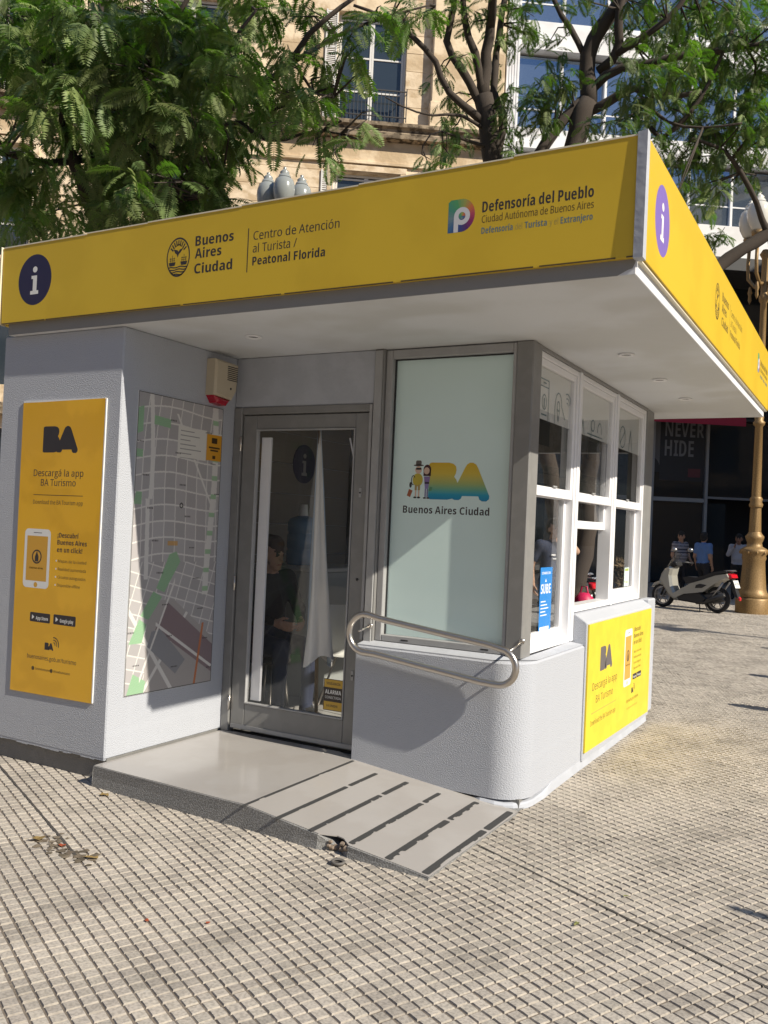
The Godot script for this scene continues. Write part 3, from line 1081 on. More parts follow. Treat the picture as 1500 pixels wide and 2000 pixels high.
# ------------------------------------------------------------------ what stands inside
func build_interior() -> void:
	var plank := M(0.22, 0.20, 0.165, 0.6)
	var y := 0.12
	for k in 9:
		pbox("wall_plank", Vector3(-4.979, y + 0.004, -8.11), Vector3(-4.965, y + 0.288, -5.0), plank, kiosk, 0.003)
		y += 0.289
	var sg := thing("round_sign", "dark round letter i sign on the panelled wall seen through the door", "sign", Vector3(-4.96, 2.0, -7.25))
	var o := Vector3(-4.963, 2.16, -7.25)
	var ux := Vector3(0, 0, -1)
	var st := ST()
	extrude(st, ell(0, 0, 0.19, 0.19, 32), o, ux, UP, 0.008, 0.001)
	obj("disc", st, mc.violet, sg)
	st = ST()
	letter_i(st, o + Vector3(0.008, 0, 0), ux, UP, 0.19)
	obj("lettering", st, mc.metal_light, sg)
	var ct := thing("service_counter", "pale counter standing inside the kiosk behind the door", "counter", Vector3(-4.4, 0.115, -6.6))
	pbox("body", Vector3(-4.75, 0.117, -7.05), Vector3(-4.05, 1.18, -6.22), M(0.34, 0.36, 0.35, 0.5), ct, 0.01)
	pbox("top", Vector3(-4.78, 1.182, -7.1), Vector3(-4.02, 1.215, -6.18), M(0.42, 0.43, 0.42, 0.35), ct, 0.008)
	# water bottle upside down on the counter
	var wb := thing("water_bottle", "large blue water bottle with a paper cup on top, behind the door glass", "bottle", Vector3(-4.43, 1.217, -6.5))
	st = ST(true)
	var blue := M(0.10, 0.22, 0.36, 0.12)
	lathe(st, Vector3(-4.43, 1.217, -6.5), [[0.0, 0.0], [0.12, 0.0], [0.135, 0.02], [0.135, 0.12], [0.125, 0.135], [0.135, 0.15], [0.135, 0.26], [0.125, 0.275], [0.135, 0.29], [0.135, 0.37], [0.12, 0.40], [0.05, 0.43], [0.0, 0.43]], 24)
	obj("bottle", st, blue, wb)
	st = ST(true)
	lathe(st, Vector3(-4.43, 1.647, -6.5), [[0.0, 0.0], [0.044, 0.0], [0.033, 0.10], [0.0, 0.10]], 16)
	obj("paper_cup", st, mc.paper, wb)
	# white shell chairs
	for p in [[Vector3(-3.62, 0.115, -5.95), 0.5, "white shell chair beside the furled flag, seen through the door"], [Vector3(-2.45, 0.115, -6.15), -1.9, "white shell chair behind the first side window"]]:
		var c := local_thing("shell_chair", p[2], "chair", p[0], p[1], "chairs in the kiosk")
		st = ST(true)
		var grid := []
		for i in 9:
			var row := []
			for j in 13:
				var u := (i / 8.0 - 0.5) * 2.0
				var t := j / 12.0
				var w := 0.22 - 0.03 * absf(t - 0.4)
				var zz := 0.22 - t * 0.62 if t < 0.55 else -0.121 - (t - 0.55) * 0.20
				var yy := 0.44 + 0.03 * pow(1.0 - t * 1.8, 2) if t < 0.55 else 0.44 + (t - 0.55) * 0.86
				yy += 0.05 * u * u * (1.0 if t < 0.55 else 0.0)
				zz += 0.07 * u * u * (0.0 if t < 0.55 else 1.0)
				row.append(Vector3(u * w, yy, zz))
			grid.append(row)
		for i in 8:
			for j in 12:
				q4(st, grid[i][j], grid[i + 1][j], grid[i + 1][j + 1], grid[i][j + 1])
		obj("shell", st, M(0.66, 0.66, 0.62, 0.35), c)
		for s in [[-1, -1], [1, -1], [-1, 1], [1, 1]]:
			tube_obj("leg", [Vector3(0.06 * s[0], 0.43, 0.05 * s[1]), Vector3(0.2 * s[0], 0.005, 0.2 * s[1])], [0.008, 0.008], mc.steel, c, 6)
	# furled flag on its pole
	var fl := thing("furled_flag", "white and pale blue flag hanging furled on its pole behind the door glass", "flag", Vector3(-3.42, 0.115, -5.3))
	st = ST(true)
	var b := Vector3(-3.46, 0, -5.3)
	var n := 26
	var rings := []
	for i in 16:
		var t := i / 15.0
		var yy := lerpf(0.62, 2.26, t)
		var r := lerpf(0.105, 0.010, pow(t, 0.8))
		var ring := []
		for k in n:
			var f := TAU * k / n
			var w := 1.0 + (0.30 * sin(f * 4.0 + t * 2.4) + 0.16 * sin(f * 9.0 - t * 3.0)) * (1.0 - t * 0.4)
			ring.append(b + Vector3(cos(f) * r * w - 0.08 * (t - 0.4), yy + (0.05 * sin(f * 2.0) if i == 0 else 0.0), sin(f) * r * w * 0.7))
		rings.append(ring)
	for i in 15:
		for k in n:
			var k2 := (k + 1) % n
			st.set_color(Color(0.46, 0.58, 0.72) if (k % 13) > 9 else Color(0.80, 0.80, 0.78))
			q4(st, rings[i][k2], rings[i][k], rings[i + 1][k], rings[i + 1][k2])
	obj("cloth", st, mc.vcloth, fl)
	tube_obj("pole", [b + Vector3(0.035, 0.15, 0), b + Vector3(-0.05, 2.32, 0)], [0.014, 0.012], M(0.2, 0.13, 0.06, 0.4), fl, 8)
	st = ST(true)
	lathe(st, Vector3(-3.425, 0.117, -5.3), [[0.0, 0.0], [0.15, 0.0], [0.14, 0.03], [0.03, 0.06], [0.02, 0.12], [0.0, 0.12]], 16)
	obj("stand", st, M(0.25, 0.17, 0.08, 0.4), fl)
	# desk behind the side windows, with a bag
	var dk := thing("desk", "grey desk inside behind the side windows", "desk", Vector3(-2.3, 0.115, -7.2))
	pbox("desk_top", Vector3(-2.62, 0.90, -8.05), Vector3(-2.0, 0.935, -6.3), M(0.24, 0.245, 0.25, 0.4), dk, 0.006)
	for p in [[-2.58, -8.0], [-2.04, -8.0], [-2.58, -6.35], [-2.04, -6.35]]:
		pbox("leg", Vector3(p[0] - 0.02, 0.117, p[1] - 0.02), Vector3(p[0] + 0.02, 0.899, p[1] + 0.02), mc.metal, dk)
	var bg := thing("pink_bag", "small bright pink bag on the desk behind the middle side window", "bag", Vector3(-2.13, 0.936, -7.3))
	st = ST(true)
	lathe(st, Vector3(-2.13, 0.937, -7.3), [[0.0, 0.0], [0.075, 0.0], [0.088, 0.05], [0.078, 0.13], [0.04, 0.17], [0.0, 0.175]], 14)
	obj("pouch", st, M(0.55, 0.02, 0.10, 0.5), bg)
	tube_obj("strap", [Vector3(-2.17, 1.07, -7.3), Vector3(-2.15, 1.16, -7.3), Vector3(-2.11, 1.16, -7.3), Vector3(-2.09, 1.07, -7.3)], [0.008, 0.008], M(0.5, 0.02, 0.09, 0.5), bg, 6)

# ------------------------------------------------------------------ ramp and rail
func ramp_y(x: float) -> float:
	return 0.121 if x < -2.83 else lerpf(0.121, 0.010, (x + 2.83) / 1.09)

func ramp_front(x: float) -> float:
	return lerpf(-3.768, -3.688, (x + 3.97) / 2.23)

func build_ramp() -> void:
	var R := thing("access_ramp", "grey painted concrete step and ramp with black grip strips at the kiosk door", "ramp", Vector3(-2.9, 0, -4.3))
	var st := ST()
	var xs := [-3.97, -3.7, -3.45, -3.2, -3.0, -2.83, -2.65, -2.5, -2.36, -2.28, -2.24, -2.18, -2.0, -1.85, -1.74]
	var fr := []
	for x in xs:
		var z := ramp_front(x) + rng.randf_range(-0.004, 0.004)
		var y := ramp_y(x) - 0.004
		if x == -2.28 or x == -2.24:
			y = 0.022
			z -= 0.035
		fr.append([Vector3(x, -0.008, z + 0.006), Vector3(x, y * 0.5, z + rng.randf_range(-0.003, 0.004)), Vector3(x, y, z), Vector3(x, y, -4.945)])
	for i in xs.size() - 1:
		for k in 3:
			q4(st, fr[i][k], fr[i + 1][k], fr[i + 1][k + 1], fr[i][k + 1])
	q4(st, Vector3(-3.97, -0.008, -4.0), fr[0][0], fr[0][2], Vector3(-3.97, 0.117, -4.0))
	q4(st, fr[14][0], Vector3(-1.74, -0.008, -4.83), Vector3(-1.74, 0.006, -4.83), fr[14][2])
	obj("kerb", st, mc.concrete, R)
	# painted walking surface
	st = ST()
	var sf := []
	for x in xs:
		var dz := 0.0
		if x == -2.28 or x == -2.24:
			dz = -0.05
		sf.append([Vector3(x + (0.002 if x == -3.97 else 0.0), ramp_y(x), ramp_front(x) - 0.004 + rng.randf_range(-0.006, 0.001) + dz), Vector3(x, ramp_y(x), -4.948 if x < -2.84 else -4.838)])
	for i in xs.size() - 1:
		q4(st, sf[i][0], sf[i + 1][0], sf[i + 1][1], sf[i][1])
		q4(st, sf[i][0] + Vector3(0, -0.006, 0), sf[i + 1][0] + Vector3(0, -0.006, 0), sf[i + 1][0], sf[i][0])
	obj("walking_surface", st, mc.rampgrey, R)
	# broken edge
	st = ST()
	for k in 14:
		var c := Vector3(-2.30 + rng.randf() * 0.12, 0.012 + rng.randf() * 0.03, ramp_front(-2.25) - 0.02 + rng.randf_range(-0.02, 0.012))
		var s := rng.randf_range(0.01, 0.022)
		box(st, c - Vector3(s, s * 0.6, s * 0.8), c + Vector3(s, s * 0.6, s * 0.8), s * 0.4)
	obj("broken_concrete", st, tri(M(0.33, 0.26, 0.20, 0.95), 0.2, mc.t_grit), R)
	# grip strips with torn edges
	var strips := [[-2.822, -4.815, -3.70, 0.010], [-2.605, -4.725, -3.70, 0.014], [-2.403, -4.742, -3.71, 0.016], [-2.181, -4.73, -3.73, 0.017], [-1.968, -4.775, -3.712, 0.019], [-1.768, -4.79, -3.706, 0.020]]
	for k in strips.size():
		var s: Array = strips[k]
		var gap: float = lerpf(s[1], s[2], [0.25, 0.32, 0.30, 0.22, 0.36, 0.34][k])
		for part in [[s[1], gap - 0.015], [gap + 0.015, s[2]]]:
			if k == 0 and part[0] == s[1]:
				continue
			st = ST()
			var z0: float = part[0] if k > 0 else s[1]
			var z1: float = part[1]
			var nseg := int(max(6.0, absf(z1 - z0) / 0.009))
			var tear := 0.0
			var prev := []
			for i in nseg + 1:
				var t := float(i) / nseg
				var z := lerpf(z0, z1, t)
				var e := 1.0 if (i > 0 and i < nseg) else 0.7
				var xa: float = s[0] - s[3] * e * (1.0 - rng.randf() * 0.06)
				if rng.randf() < 0.25:
					tear = rng.randf_range(0.25, 0.95) if rng.randf() < (0.42 if k >= 3 else 0.2) else 0.0
				var xb: float = s[0] + s[3] * e * (1.0 - tear * rng.randf_range(0.75, 0.95))
				var row := [Vector3(xa, ramp_y(xa) + 0.0016, z), Vector3(xb, ramp_y(xb) + 0.0016, z)]
				if prev:
					q4(st, prev[0], prev[1], row[1], row[0])
				prev = row
			obj("grip_strip", st, mc.tape, R)
	# handrail: a closed loop of steel tube
	var H := thing("handrail", "brushed steel loop handrail fixed below the frosted window", "handrail", Vector3(-2.3, 0.85, -4.775))
	var L := Vector3(-2.752, 0.924, -4.772)
	var E := Vector3(-1.868, 0.820, -4.772)
	var ax := (E - L).normalized()
	var up := Vector3(-ax.y, ax.x, 0)
	var path := []
	var rl := 0.118
	for i in 13:
		var f := PI / 2 + PI * i / 12.0
		path.append(L + (ax * cos(f) + up * sin(f)) * rl)
	for i in 9:
		path.append(L.lerp(E, (i + 1) / 10.0) - up * 0.11)
	for i in 13:
		var f := -PI / 2 + PI * i / 12.0
		path.append(E + (ax * cos(f) + up * sin(f)) * 0.103)
	for i in 9:
		path.append(E.lerp(L, (i + 1) / 10.0) + up * 0.11)
	tube_obj("tube", path, [0.0205], mc.steel, H, 14, true)
	for s in [[Vector3(-2.80, 0.935, -4.772), Vector3(-2.80, 0.955, -4.915)], [Vector3(-1.818, 0.905, -4.772), Vector3(-1.80, 0.955, -4.949)]]:
		tube_obj("bracket", s, [0.007, 0.007], mc.steel, H, 8)
		tube_obj("flange", [s[1] + Vector3(0, 0, 0.006), s[1]], [0.018, 0.018], mc.steel, H, 12)
	tube_obj("bracket", [Vector3(-1.93, 0.712, -4.772), Vector3(-1.93, 0.712, -4.838)], [0.008, 0.008], mc.black, H, 8)

# ------------------------------------------------------------------ signs
func letter_i(st: SurfaceTool, o: Vector3, ux: Vector3, uy: Vector3, r: float) -> void:
	flat(st, ell(0, r * 0.42, r * 0.135, r * 0.125, 20), o, ux, uy, 0.0012)
	flat(st, pv([-r * 0.2, r * 0.17, r * 0.13, r * 0.17, r * 0.13, -r * 0.45, r * 0.24, -r * 0.45, r * 0.24, -r * 0.6, -r * 0.24, -r * 0.6, -r * 0.24, -r * 0.45, -r * 0.1, -r * 0.45, -r * 0.1, r * 0.04, -r * 0.2, r * 0.04]), o, ux, uy, 0.0012)

func city_emblem(st: SurfaceTool, o: Vector3, ux: Vector3, uy: Vector3, rx: float, ry: float) -> void:
	var P := []
	P.append_array(arcband(0, 0, 1, 1, 0.09, 0, TAU, 40))
	# sun rays
	for i in 9:
		var f := PI * (0.18 + 0.64 * i / 8.0)
		var d := Vector2(cos(f), sin(f))
		P.append(seg(d * 0.52 + Vector2(0, 0.06), d * 0.80 + Vector2(0, 0.06), 0.085))
	P.append_array(arcband(0, 0.52, 0.22, 0.14, 0.05, 0.1, PI - 0.1, 10))
	# dove
	P.append(pv([-0.42, 0.42, -0.1, 0.36, 0.0, 0.28, 0.12, 0.38, 0.45, 0.46, 0.2, 0.24, 0.05, 0.15, -0.05, -0.02, -0.12, 0.14, -0.28, 0.22]))
	# two ships
	for s in [-1.0, 1.0]:
		var c: float = 0.5 * s
		P.append(pv([c - 0.30, -0.24, c + 0.30, -0.24, c + 0.22, -0.42, c - 0.22, -0.42]))
		for k in [-0.16, 0.0, 0.16]:
			P.append(seg(Vector2(c + k, -0.26), Vector2(c + k, 0.12 - absf(k) * 0.7), 0.035))
			P.append(seg(Vector2(c + k - 0.07, -0.05), Vector2(c + k + 0.07, -0.05), 0.03))
			P.append(seg(Vector2(c + k - 0.06, -0.15), Vector2(c + k + 0.06, -0.15), 0.03))
	# waves
	for j in 4:
		var yy := -0.50 - 0.125 * j
		var w := sqrt(1.0 - yy * yy) - 0.08
		var a := Vector2(-w, yy)
		for i in 8:
			var x := -w + 2.0 * w * (i + 1) / 8.0
			var b := Vector2(x, yy + 0.025 * sin(x * 7.0 + j))
			P.append(seg(a, b, 0.06))
			a = b
	for p in P:
		var r := PackedVector2Array()
		for v in p:
			r.append(Vector2(v.x * rx, v.y * ry))
		flat(st, r, o, ux, uy, 0.0012)

func p_logo(st: SurfaceTool, o: Vector3, ux: Vector3, uy: Vector3, w: float, h: float) -> void:
	# rainbow sheet: straight on the left, round on the right, with a white p
	var cols := [Color(0.42, 0.06, 0.10), Color(0.55, 0.16, 0.05), Color(0.30, 0.32, 0.08), Color(0.08, 0.30, 0.12), Color(0.06, 0.24, 0.17), Color(0.14, 0.22, 0.24), Color(0.05, 0.13, 0.26), Color(0.03, 0.06, 0.22), Color(0.10, 0.03, 0.14), Color(0.24, 0.02, 0.11)]
	var shape := PackedVector2Array([Vector2(0, 0), Vector2(w * 0.45, 0)])
	shape.append_array(ell(w * 0.5, h * 0.5, w * 0.5, h * 0.5, 14, -PI / 2 + 0.1, PI / 2 - 0.1))
	shape.append(Vector2(w * 0.1, h))
	shape.append(Vector2(0, h * 0.93))
	var c := Vector2(w * 0.52, h * 0.48)
	for i in 30:
		var f := TAU * i / 30.0
		var g := TAU * (i + 1) / 30.0
		var wedge := PackedVector2Array([c, c + Vector2(cos(f), sin(f)) * w * 2.0, c + Vector2(cos(g), sin(g)) * w * 2.0])
		st.set_color(cols[int(i / 3.0)].lerp(cols[(int(i / 3.0) + 1) % 10], (i % 3) / 3.0))
		for piece in Geometry2D.intersect_polygons(shape, wedge):
			flat(st, piece, o, ux, uy, 0.0008)
	st.set_color(Color(0.62, 0.62, 0.64))
	for p in arcband(c.x, c.y, w * 0.30, h * 0.27, w * 0.17, 0, TAU, 24):
		flat(st, p, o, ux, uy, 0.0016)
	flat(st, rect2(w * 0.22, 0, w * 0.39, c.y), o, ux, uy, 0.0017)
	for i in 6:
		st.set_color(cols[i + 1])
		flat(st, ell(c.x, c.y, w * 0.11, h * 0.10, 6, TAU * i / 6, TAU * (i + 1) / 6) + PackedVector2Array([c]), o, ux, uy, 0.0016)

func fascia_print(band: Node3D, o: Vector3, ux: Vector3, s: Array, violet: Material, ink: Material) -> void:
	# s: x of the round sign, emblem, names, bar, heading, second logo, second names
	var st := ST()
	flat(st, ell(s[0], 3.057, 0.153, 0.162, 40), o, ux, UP, 0.0008)
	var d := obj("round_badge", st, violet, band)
	st = ST()
	letter_i(st, o + ux * s[0] + UP * 3.057 + ux.cross(UP) * 0.0006, ux, UP, 0.155)
	obj("badge_letter", st, mc.paper, band)
	st = ST()
	city_emblem(st, o + ux * s[1] + UP * 3.071, ux, UP, 0.087, 0.113)
	obj("city_emblem", st, ink, band)
	text(band, "Buenos", o, ux, UP, s[2], 3.120, 0.056, 0.272, ink, true)
	text(band, "Aires", o, ux, UP, s[2], 3.049, 0.056, 0.19, ink, true)
	text(band, "Ciudad", o, ux, UP, s[2], 2.963, 0.056, 0.27, ink, true)
	st = ST()
	flat(st, rect2(s[3] - 0.003, 2.934, s[3] + 0.003, 3.174), o, ux, UP, 0.0012)
	obj("divider", st, ink, band)
	text(band, "Centro de Atención", o, ux, UP, s[4], 3.106, 0.047, 0.548, ink, false)
	text(band, "al Turista /", o, ux, UP, s[4], 3.037, 0.047, 0.288, ink, false)
	text(band, "Peatonal Florida", o, ux, UP, s[4], 2.968, 0.047, 0.467, ink, true)
	st = ST()
	p_logo(st, o + ux * s[5] + UP * 3.000, ux, UP, 0.138, 0.157)
	obj("second_logo", st, mc.vc, band)
	text(band, "Defensoría del Pueblo", o, ux, UP, s[6], 3.078, 0.051, 0.528, ink, true)
	text(band, "Ciudad Autónoma de Buenos Aires", o, ux, UP, s[6], 3.029, 0.034, 0.53, mc.inkbrown, false)
	text(band, "Defensoría", o, ux, UP, s[6], 2.977, 0.030, 0.155, mc.inkgrey, true)
	text(band, "del", o, ux, UP, s[6] + 0.168, 2.977, 0.028, 0.033, mc.inkfade, false)
	text(band, "Turista", o, ux, UP, s[6] + 0.213, 2.977, 0.030, 0.105, mc.inkgrey, true)
	text(band, "y el", o, ux, UP, s[6] + 0.331, 2.977, 0.028, 0.04, mc.inkfade, false)
	text(band, "Extranjero", o, ux, UP, s[6] + 0.382, 2.977, 0.030, 0.145, mc.inkgrey, true)

func phone_print(o: Vector3, ux: Vector3, x0: float, y0: float, x1: float, y1: float, parent: Node3D) -> void:
	var st := ST()
	flat(st, rrect(x0, y0, x1, y1, 0.03), o, ux, UP, 0.0008)
	obj("phone_picture", st, mc.paper, parent)
	var w := x1 - x0
	var h := y1 - y0
	st = ST()
	flat(st, rect2(x0 + w * 0.1, y0 + h * 0.12, x1 - w * 0.1, y1 - h * 0.12), o, ux, UP, 0.0013)
	flat(st, ell((x0 + x1) * 0.5, y0 + h * 0.055, w * 0.07, w * 0.07, 14), o, ux, UP, 0.0013)
	obj("phone_screen", st, M(0.66, 0.36, 0.05, 0.3), parent)
	st = ST()
	var cx := (x0 + x1) * 0.5
	var cy := y0 + h * 0.53
	for p in arcband(cx, cy, w * 0.19, w * 0.19, w * 0.04, 0, TAU, 20):
		flat(st, p, o, ux, UP, 0.0018)
	flat(st, pv([cx - w * 0.07, cy - w * 0.13, cx + w * 0.07, cy - w * 0.13, cx + w * 0.07, cy, cx, cy + w * 0.15, cx - w * 0.07, cy]), o, ux, UP, 0.0018)
	flat(st, rect2(cx - w * 0.16, y1 - h * 0.07, cx + w * 0.16, y1 - h * 0.06), o, ux, UP, 0.0018)
	obj("phone_mark", st, mc.ink, parent)
	text(parent, "buenos aires", o, ux, UP, cx - w * 0.26, cy - w * 0.33, 0.014, w * 0.52, mc.ink, true)

func badge(o: Vector3, ux: Vector3, x0: float, y0: float, x1: float, y1: float, s: String, parent: Node3D) -> void:
	var st := ST()
	flat(st, rrect(x0, y0, x1, y1, 0.008), o, ux, UP, 0.0008)
	obj("store_badge", st, mc.ink, parent)
	var w := x1 - x0
	var h := y1 - y0
	text(parent, s, o + ux.cross(UP) * 0.0006, ux, UP, x0 + w * 0.3, y0 + h * 0.25, h * 0.36, w * 0.6, mc.paper, true)
	st = ST()
	flat(st, pv([x0 + w * 0.1, y0 + h * 0.25, x0 + w * 0.22, y0 + h * 0.5, x0 + w * 0.1, y0 + h * 0.75]), o, ux, UP, 0.0015)
	obj("badge_mark", st, mc.paper, parent)

func build_signs() -> void:
	mc.inkfade = M(0.44, 0.33, 0.08, 0.5)
	var X := Vector3(1, 0, 0)
	var Z := Vector3(0, 0, -1)
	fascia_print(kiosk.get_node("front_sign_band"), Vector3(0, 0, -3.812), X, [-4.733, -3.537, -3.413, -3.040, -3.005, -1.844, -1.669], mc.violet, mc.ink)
	fascia_print(kiosk.get_node("side_sign_band"), Vector3(-0.921, 0, 0), Z, [4.175, 5.77, 5.955, 6.29, 6.335, 7.87, 8.05], mc.violet_pale, mc.inkbrown)
	# poster on the entrance wall
	var P := thing("app_poster", "tall glossy orange poster board on the front wall left of the door", "poster", Vector3(-4.46, 0.44, -3.865))
	var st := ST()
	extrude(st, pv([-4.838, 0.440, -4.104, 0.448, -4.110, 2.292, -4.843, 2.281]), Vector3(0, 0, -3.868), X, UP, 0.0075, 0.001)
	obj("board", st, mc.orange, P)
	st = ST()
	box(st, Vector3(-4.1075, 0.45, -3.868), Vector3(-4.099, 2.29, -3.8602))
	box(st, Vector3(-4.84, 2.2825, -3.868), Vector3(-4.11, 2.293, -3.8606))
	obj("board_edge", st, mc.paper, P)
	var o := Vector3(0, 0, -3.8605)
	st = ST()
	ba_flat(st, o + X * -4.64 + UP * 1.962, X, UP, 0.315, 0.165)
	obj("city_logo", st, mc.ink, P)
	text(P, "Descargá la app", o, X, UP, -4.712, 1.812, 0.042, 0.445, mc.ink, false)
	text(P, "BA Turismo", o, X, UP, -4.642, 1.752, 0.042, 0.312, mc.ink, false)
	st = ST()
	flat(st, rect2(-4.705, 1.692, -4.262, 1.696), o, X, UP, 0.001)
	obj("rule", st, mc.inkbrown, P)
	text(P, "Download the BA Tourism app", o, X, UP, -4.705, 1.636, 0.026, 0.445, mc.inkbrown, false)
	phone_print(o, X, -4.765, 1.105, -4.528, 1.478, P)
	text(P, "¡Descubrí", o, X, UP, -4.466, 1.432, 0.030, 0.185, mc.ink, true)
	text(P, "Buenos Aires", o, X, UP, -4.466, 1.388, 0.030, 0.258, mc.ink, true)
	text(P, "en un click!", o, X, UP, -4.466, 1.342, 0.030, 0.222, mc.ink, true)
	var y := 1.278
	for s in ["Mapas de la ciudad", "Realidad aumentada", "Circuitos autoguiados", "Disponible offline"]:
		text(P, s, o, X, UP, -4.45, y, 0.018, 0.245 if s != "Disponible offline" else 0.2, mc.inkbrown, false)
		st = ST()
		flat(st, ell(-4.468, y + 0.009, 0.006, 0.006, 10), o, X, UP, 0.001)
		obj("bullet", st, mc.paper, P)
		y -= 0.050
	badge(o, X, -4.682, 0.893, -4.498, 0.952, "App Store", P)
	badge(o, X, -4.468, 0.893, -4.272, 0.955, "Google play", P)
	st = ST()
	ba_flat(st, o + X * -4.535 + UP * 0.728, X, UP, 0.08, 0.045)
	for i in 3:
		for p in arcband(-4.455, 0.765, 0.016 + i * 0.016, 0.016 + i * 0.016, 0.006, -0.3, 1.7, 8):
			flat(st, p, o, X, UP, 0.001)
	obj("small_logo", st, mc.ink, P)
	text(P, "buenosaires.gob.ar/turismo", o, X, UP, -4.69, 0.662, 0.026, 0.44, mc.ink, false)
	st = ST()
	flat(st, ell(-4.632, 0.602, 0.013, 0.013, 14), o, X, UP, 0.001)
	flat(st, ell(-4.465, 0.602, 0.013, 0.013, 14), o, X, UP, 0.001)
	obj("network_marks", st, mc.inkbrown, P)
	text(P, "/turismobuenosaires", o, X, UP, -4.612, 0.595, 0.015, 0.135, mc.inkbrown, false)
	text(P, "@travelbuenosaires", o, X, UP, -4.445, 0.595, 0.015, 0.145, mc.inkbrown, false)
	# board on the sunny side wall
	var B := thing("side_board", "bright yellow app poster board on the low wall under the side windows", "poster", Vector3(-1.712, 0.08, -6.9))
	st = ST()
	extrude(st, pv([6.0, 0.108, 7.885, 0.088, 7.885, 0.978, 6.0, 0.980]), Vector3(-1.7145, 0, 0), Z, UP, 0.0125, 0.001)
	obj("board", st, mc.boardyel, B)
	var g := Vector3(-1.702, 0, 0)
	st = ST()
	ba_flat(st, g + Z * 6.30 + UP * 0.628, Z, UP, 0.33, 0.172)
	obj("city_logo", st, M(0.13, 0.115, 0.115, 0.5), B)
	text(B, "Descargá la app", g, Z, UP, 6.125, 0.512, 0.052, 0.66, mc.inkbrown, false)
	text(B, "BA Turismo", g, Z, UP, 6.225, 0.416, 0.052, 0.455, mc.inkbrown, false)
	st = ST()
	flat(st, rect2(6.12, 0.352, 6.78, 0.357), g, Z, UP, 0.001)
	obj("rule", st, mc.inkfade, B)
	text(B, "Download the BA Tourism app", g, Z, UP, 6.105, 0.270, 0.036, 0.67, mc.inkbrown, false)
	phone_print(g, Z, 6.99, 0.415, 7.225, 0.862, B)
	text(B, "¡Descubrí", g, Z, UP, 7.28, 0.828, 0.034, 0.23, mc.inkbrown, true)
	text(B, "Buenos Aires", g, Z, UP, 7.28, 0.776, 0.034, 0.32, mc.inkbrown, true)
	text(B, "en un click!", g, Z, UP, 7.28, 0.724, 0.034, 0.27, mc.inkbrown, true)
	y = 0.655
	for s in ["Mapas de la ciudad", "Realidad aumentada", "Circuitos autoguiados", "Disponible offline"]:
		text(B, s, g, Z, UP, 7.30, y, 0.018, 0.25, mc.inkbrown, false)
		y -= 0.045
	badge(g, Z, 7.285, 0.44, 7.42, 0.485, "App Store", B)
	badge(g, Z, 7.43, 0.44, 7.575, 0.485, "Google play", B)
	st = ST()
	ba_flat(st, g + Z * 7.26 + UP * 0.335, Z, UP, 0.07, 0.045)
	for i in 3:
		for p in arcband(7.33, 0.365, 0.016 + i * 0.014, 0.016 + i * 0.014, 0.006, -0.3, 1.7, 8):
			flat(st, p, g, Z, UP, 0.001)
	obj("small_logo", st, mc.ink, B)
	text(B, "buenosaires.gob.ar/turismo", g, Z, UP, 7.11, 0.278, 0.026, 0.39, mc.inkbrown, false)
	text(B, "/turismobuenosaires  @travelbuenosaires", g, Z, UP, 7.12, 0.222, 0.016, 0.36, mc.inkfade, false)
	build_map()
	# alarm siren
	var A := thing("alarm_siren", "cream alarm siren box with a red lens, high on the wall beside the door", "alarm siren", Vector3(-3.985, 2.36, -4.73))
	st = ST()
	var pr := pv([4.615, 2.42, 4.80, 2.405, 4.845, 2.47, 4.86, 2.655, 4.62, 2.665])
	extrude(st, pr, Vector3(-3.984, 0, 0), Z, UP, 0.085, 0.014)
	var cream := M(0.52, 0.45, 0.33, 0.45)
	obj("case", st, cream, A)
	st = ST()
	extrude(st, pv([4.622, 2.419, 4.66, 2.372, 4.755, 2.362, 4.797, 2.404]), Vector3(-3.984, 0, 0), Z, UP, 0.078, 0.014)
	obj("lens", st, M(0.36, 0.012, 0.03, 0.15), A)
	for k in 8:
		st = ST()
		box(st, Vector3(-3.8992, 2.535 + k * 0.013, -4.842), Vector3(-3.8978, 2.541 + k * 0.013, -4.735))
		obj("sound_slot", st, mc.black, A)
	st = ST(true)
	tube(st, [Vector3(-3.90, 2.48, -4.775), Vector3(-3.897, 2.48, -4.775)], [0.008, 0.008], 10)
	obj("key_hole", st, mc.black, A)
	# guard company label inside the door glass
	var W := thing("alarm_label", "small black and yellow alarm warning label low on the door glass", "label", Vector3(-3.08, 0.36, -4.955))
	var d := Vector3(-3.155, 0.372, -4.956)
	st = ST()
	flat(st, rect2(0, 0, 0.148, 0.205), d, X, UP, 0.0004)
	obj("sheet", st, M(0.035, 0.025, 0.022, 0.4), W)
	for p in [rect2(0.004, 0.150, 0.144, 0.201), rect2(0.004, 0.004, 0.144, 0.058)]:
		st = ST()
		flat(st, p, d, X, UP, 0.001)
		obj("yellow_band", st, M(0.55, 0.34, 0.04, 0.4), W)
	var dd := d + Vector3(0, 0, 0.0002)
	text(W, "VIGILANCIA", dd, X, UP, 0.02, 0.168, 0.016, 0.108, mc.ink, true)
	text(W, "ALARMA", dd, X, UP, 0.012, 0.108, 0.026, 0.122, mc.paper, true)
	text(W, "CONECTADA", dd, X, UP, 0.012, 0.077, 0.016, 0.122, mc.paper, false)
	text(W, "LA UNION", dd, X, UP, 0.025, 0.024, 0.015, 0.085, mc.ink, true)

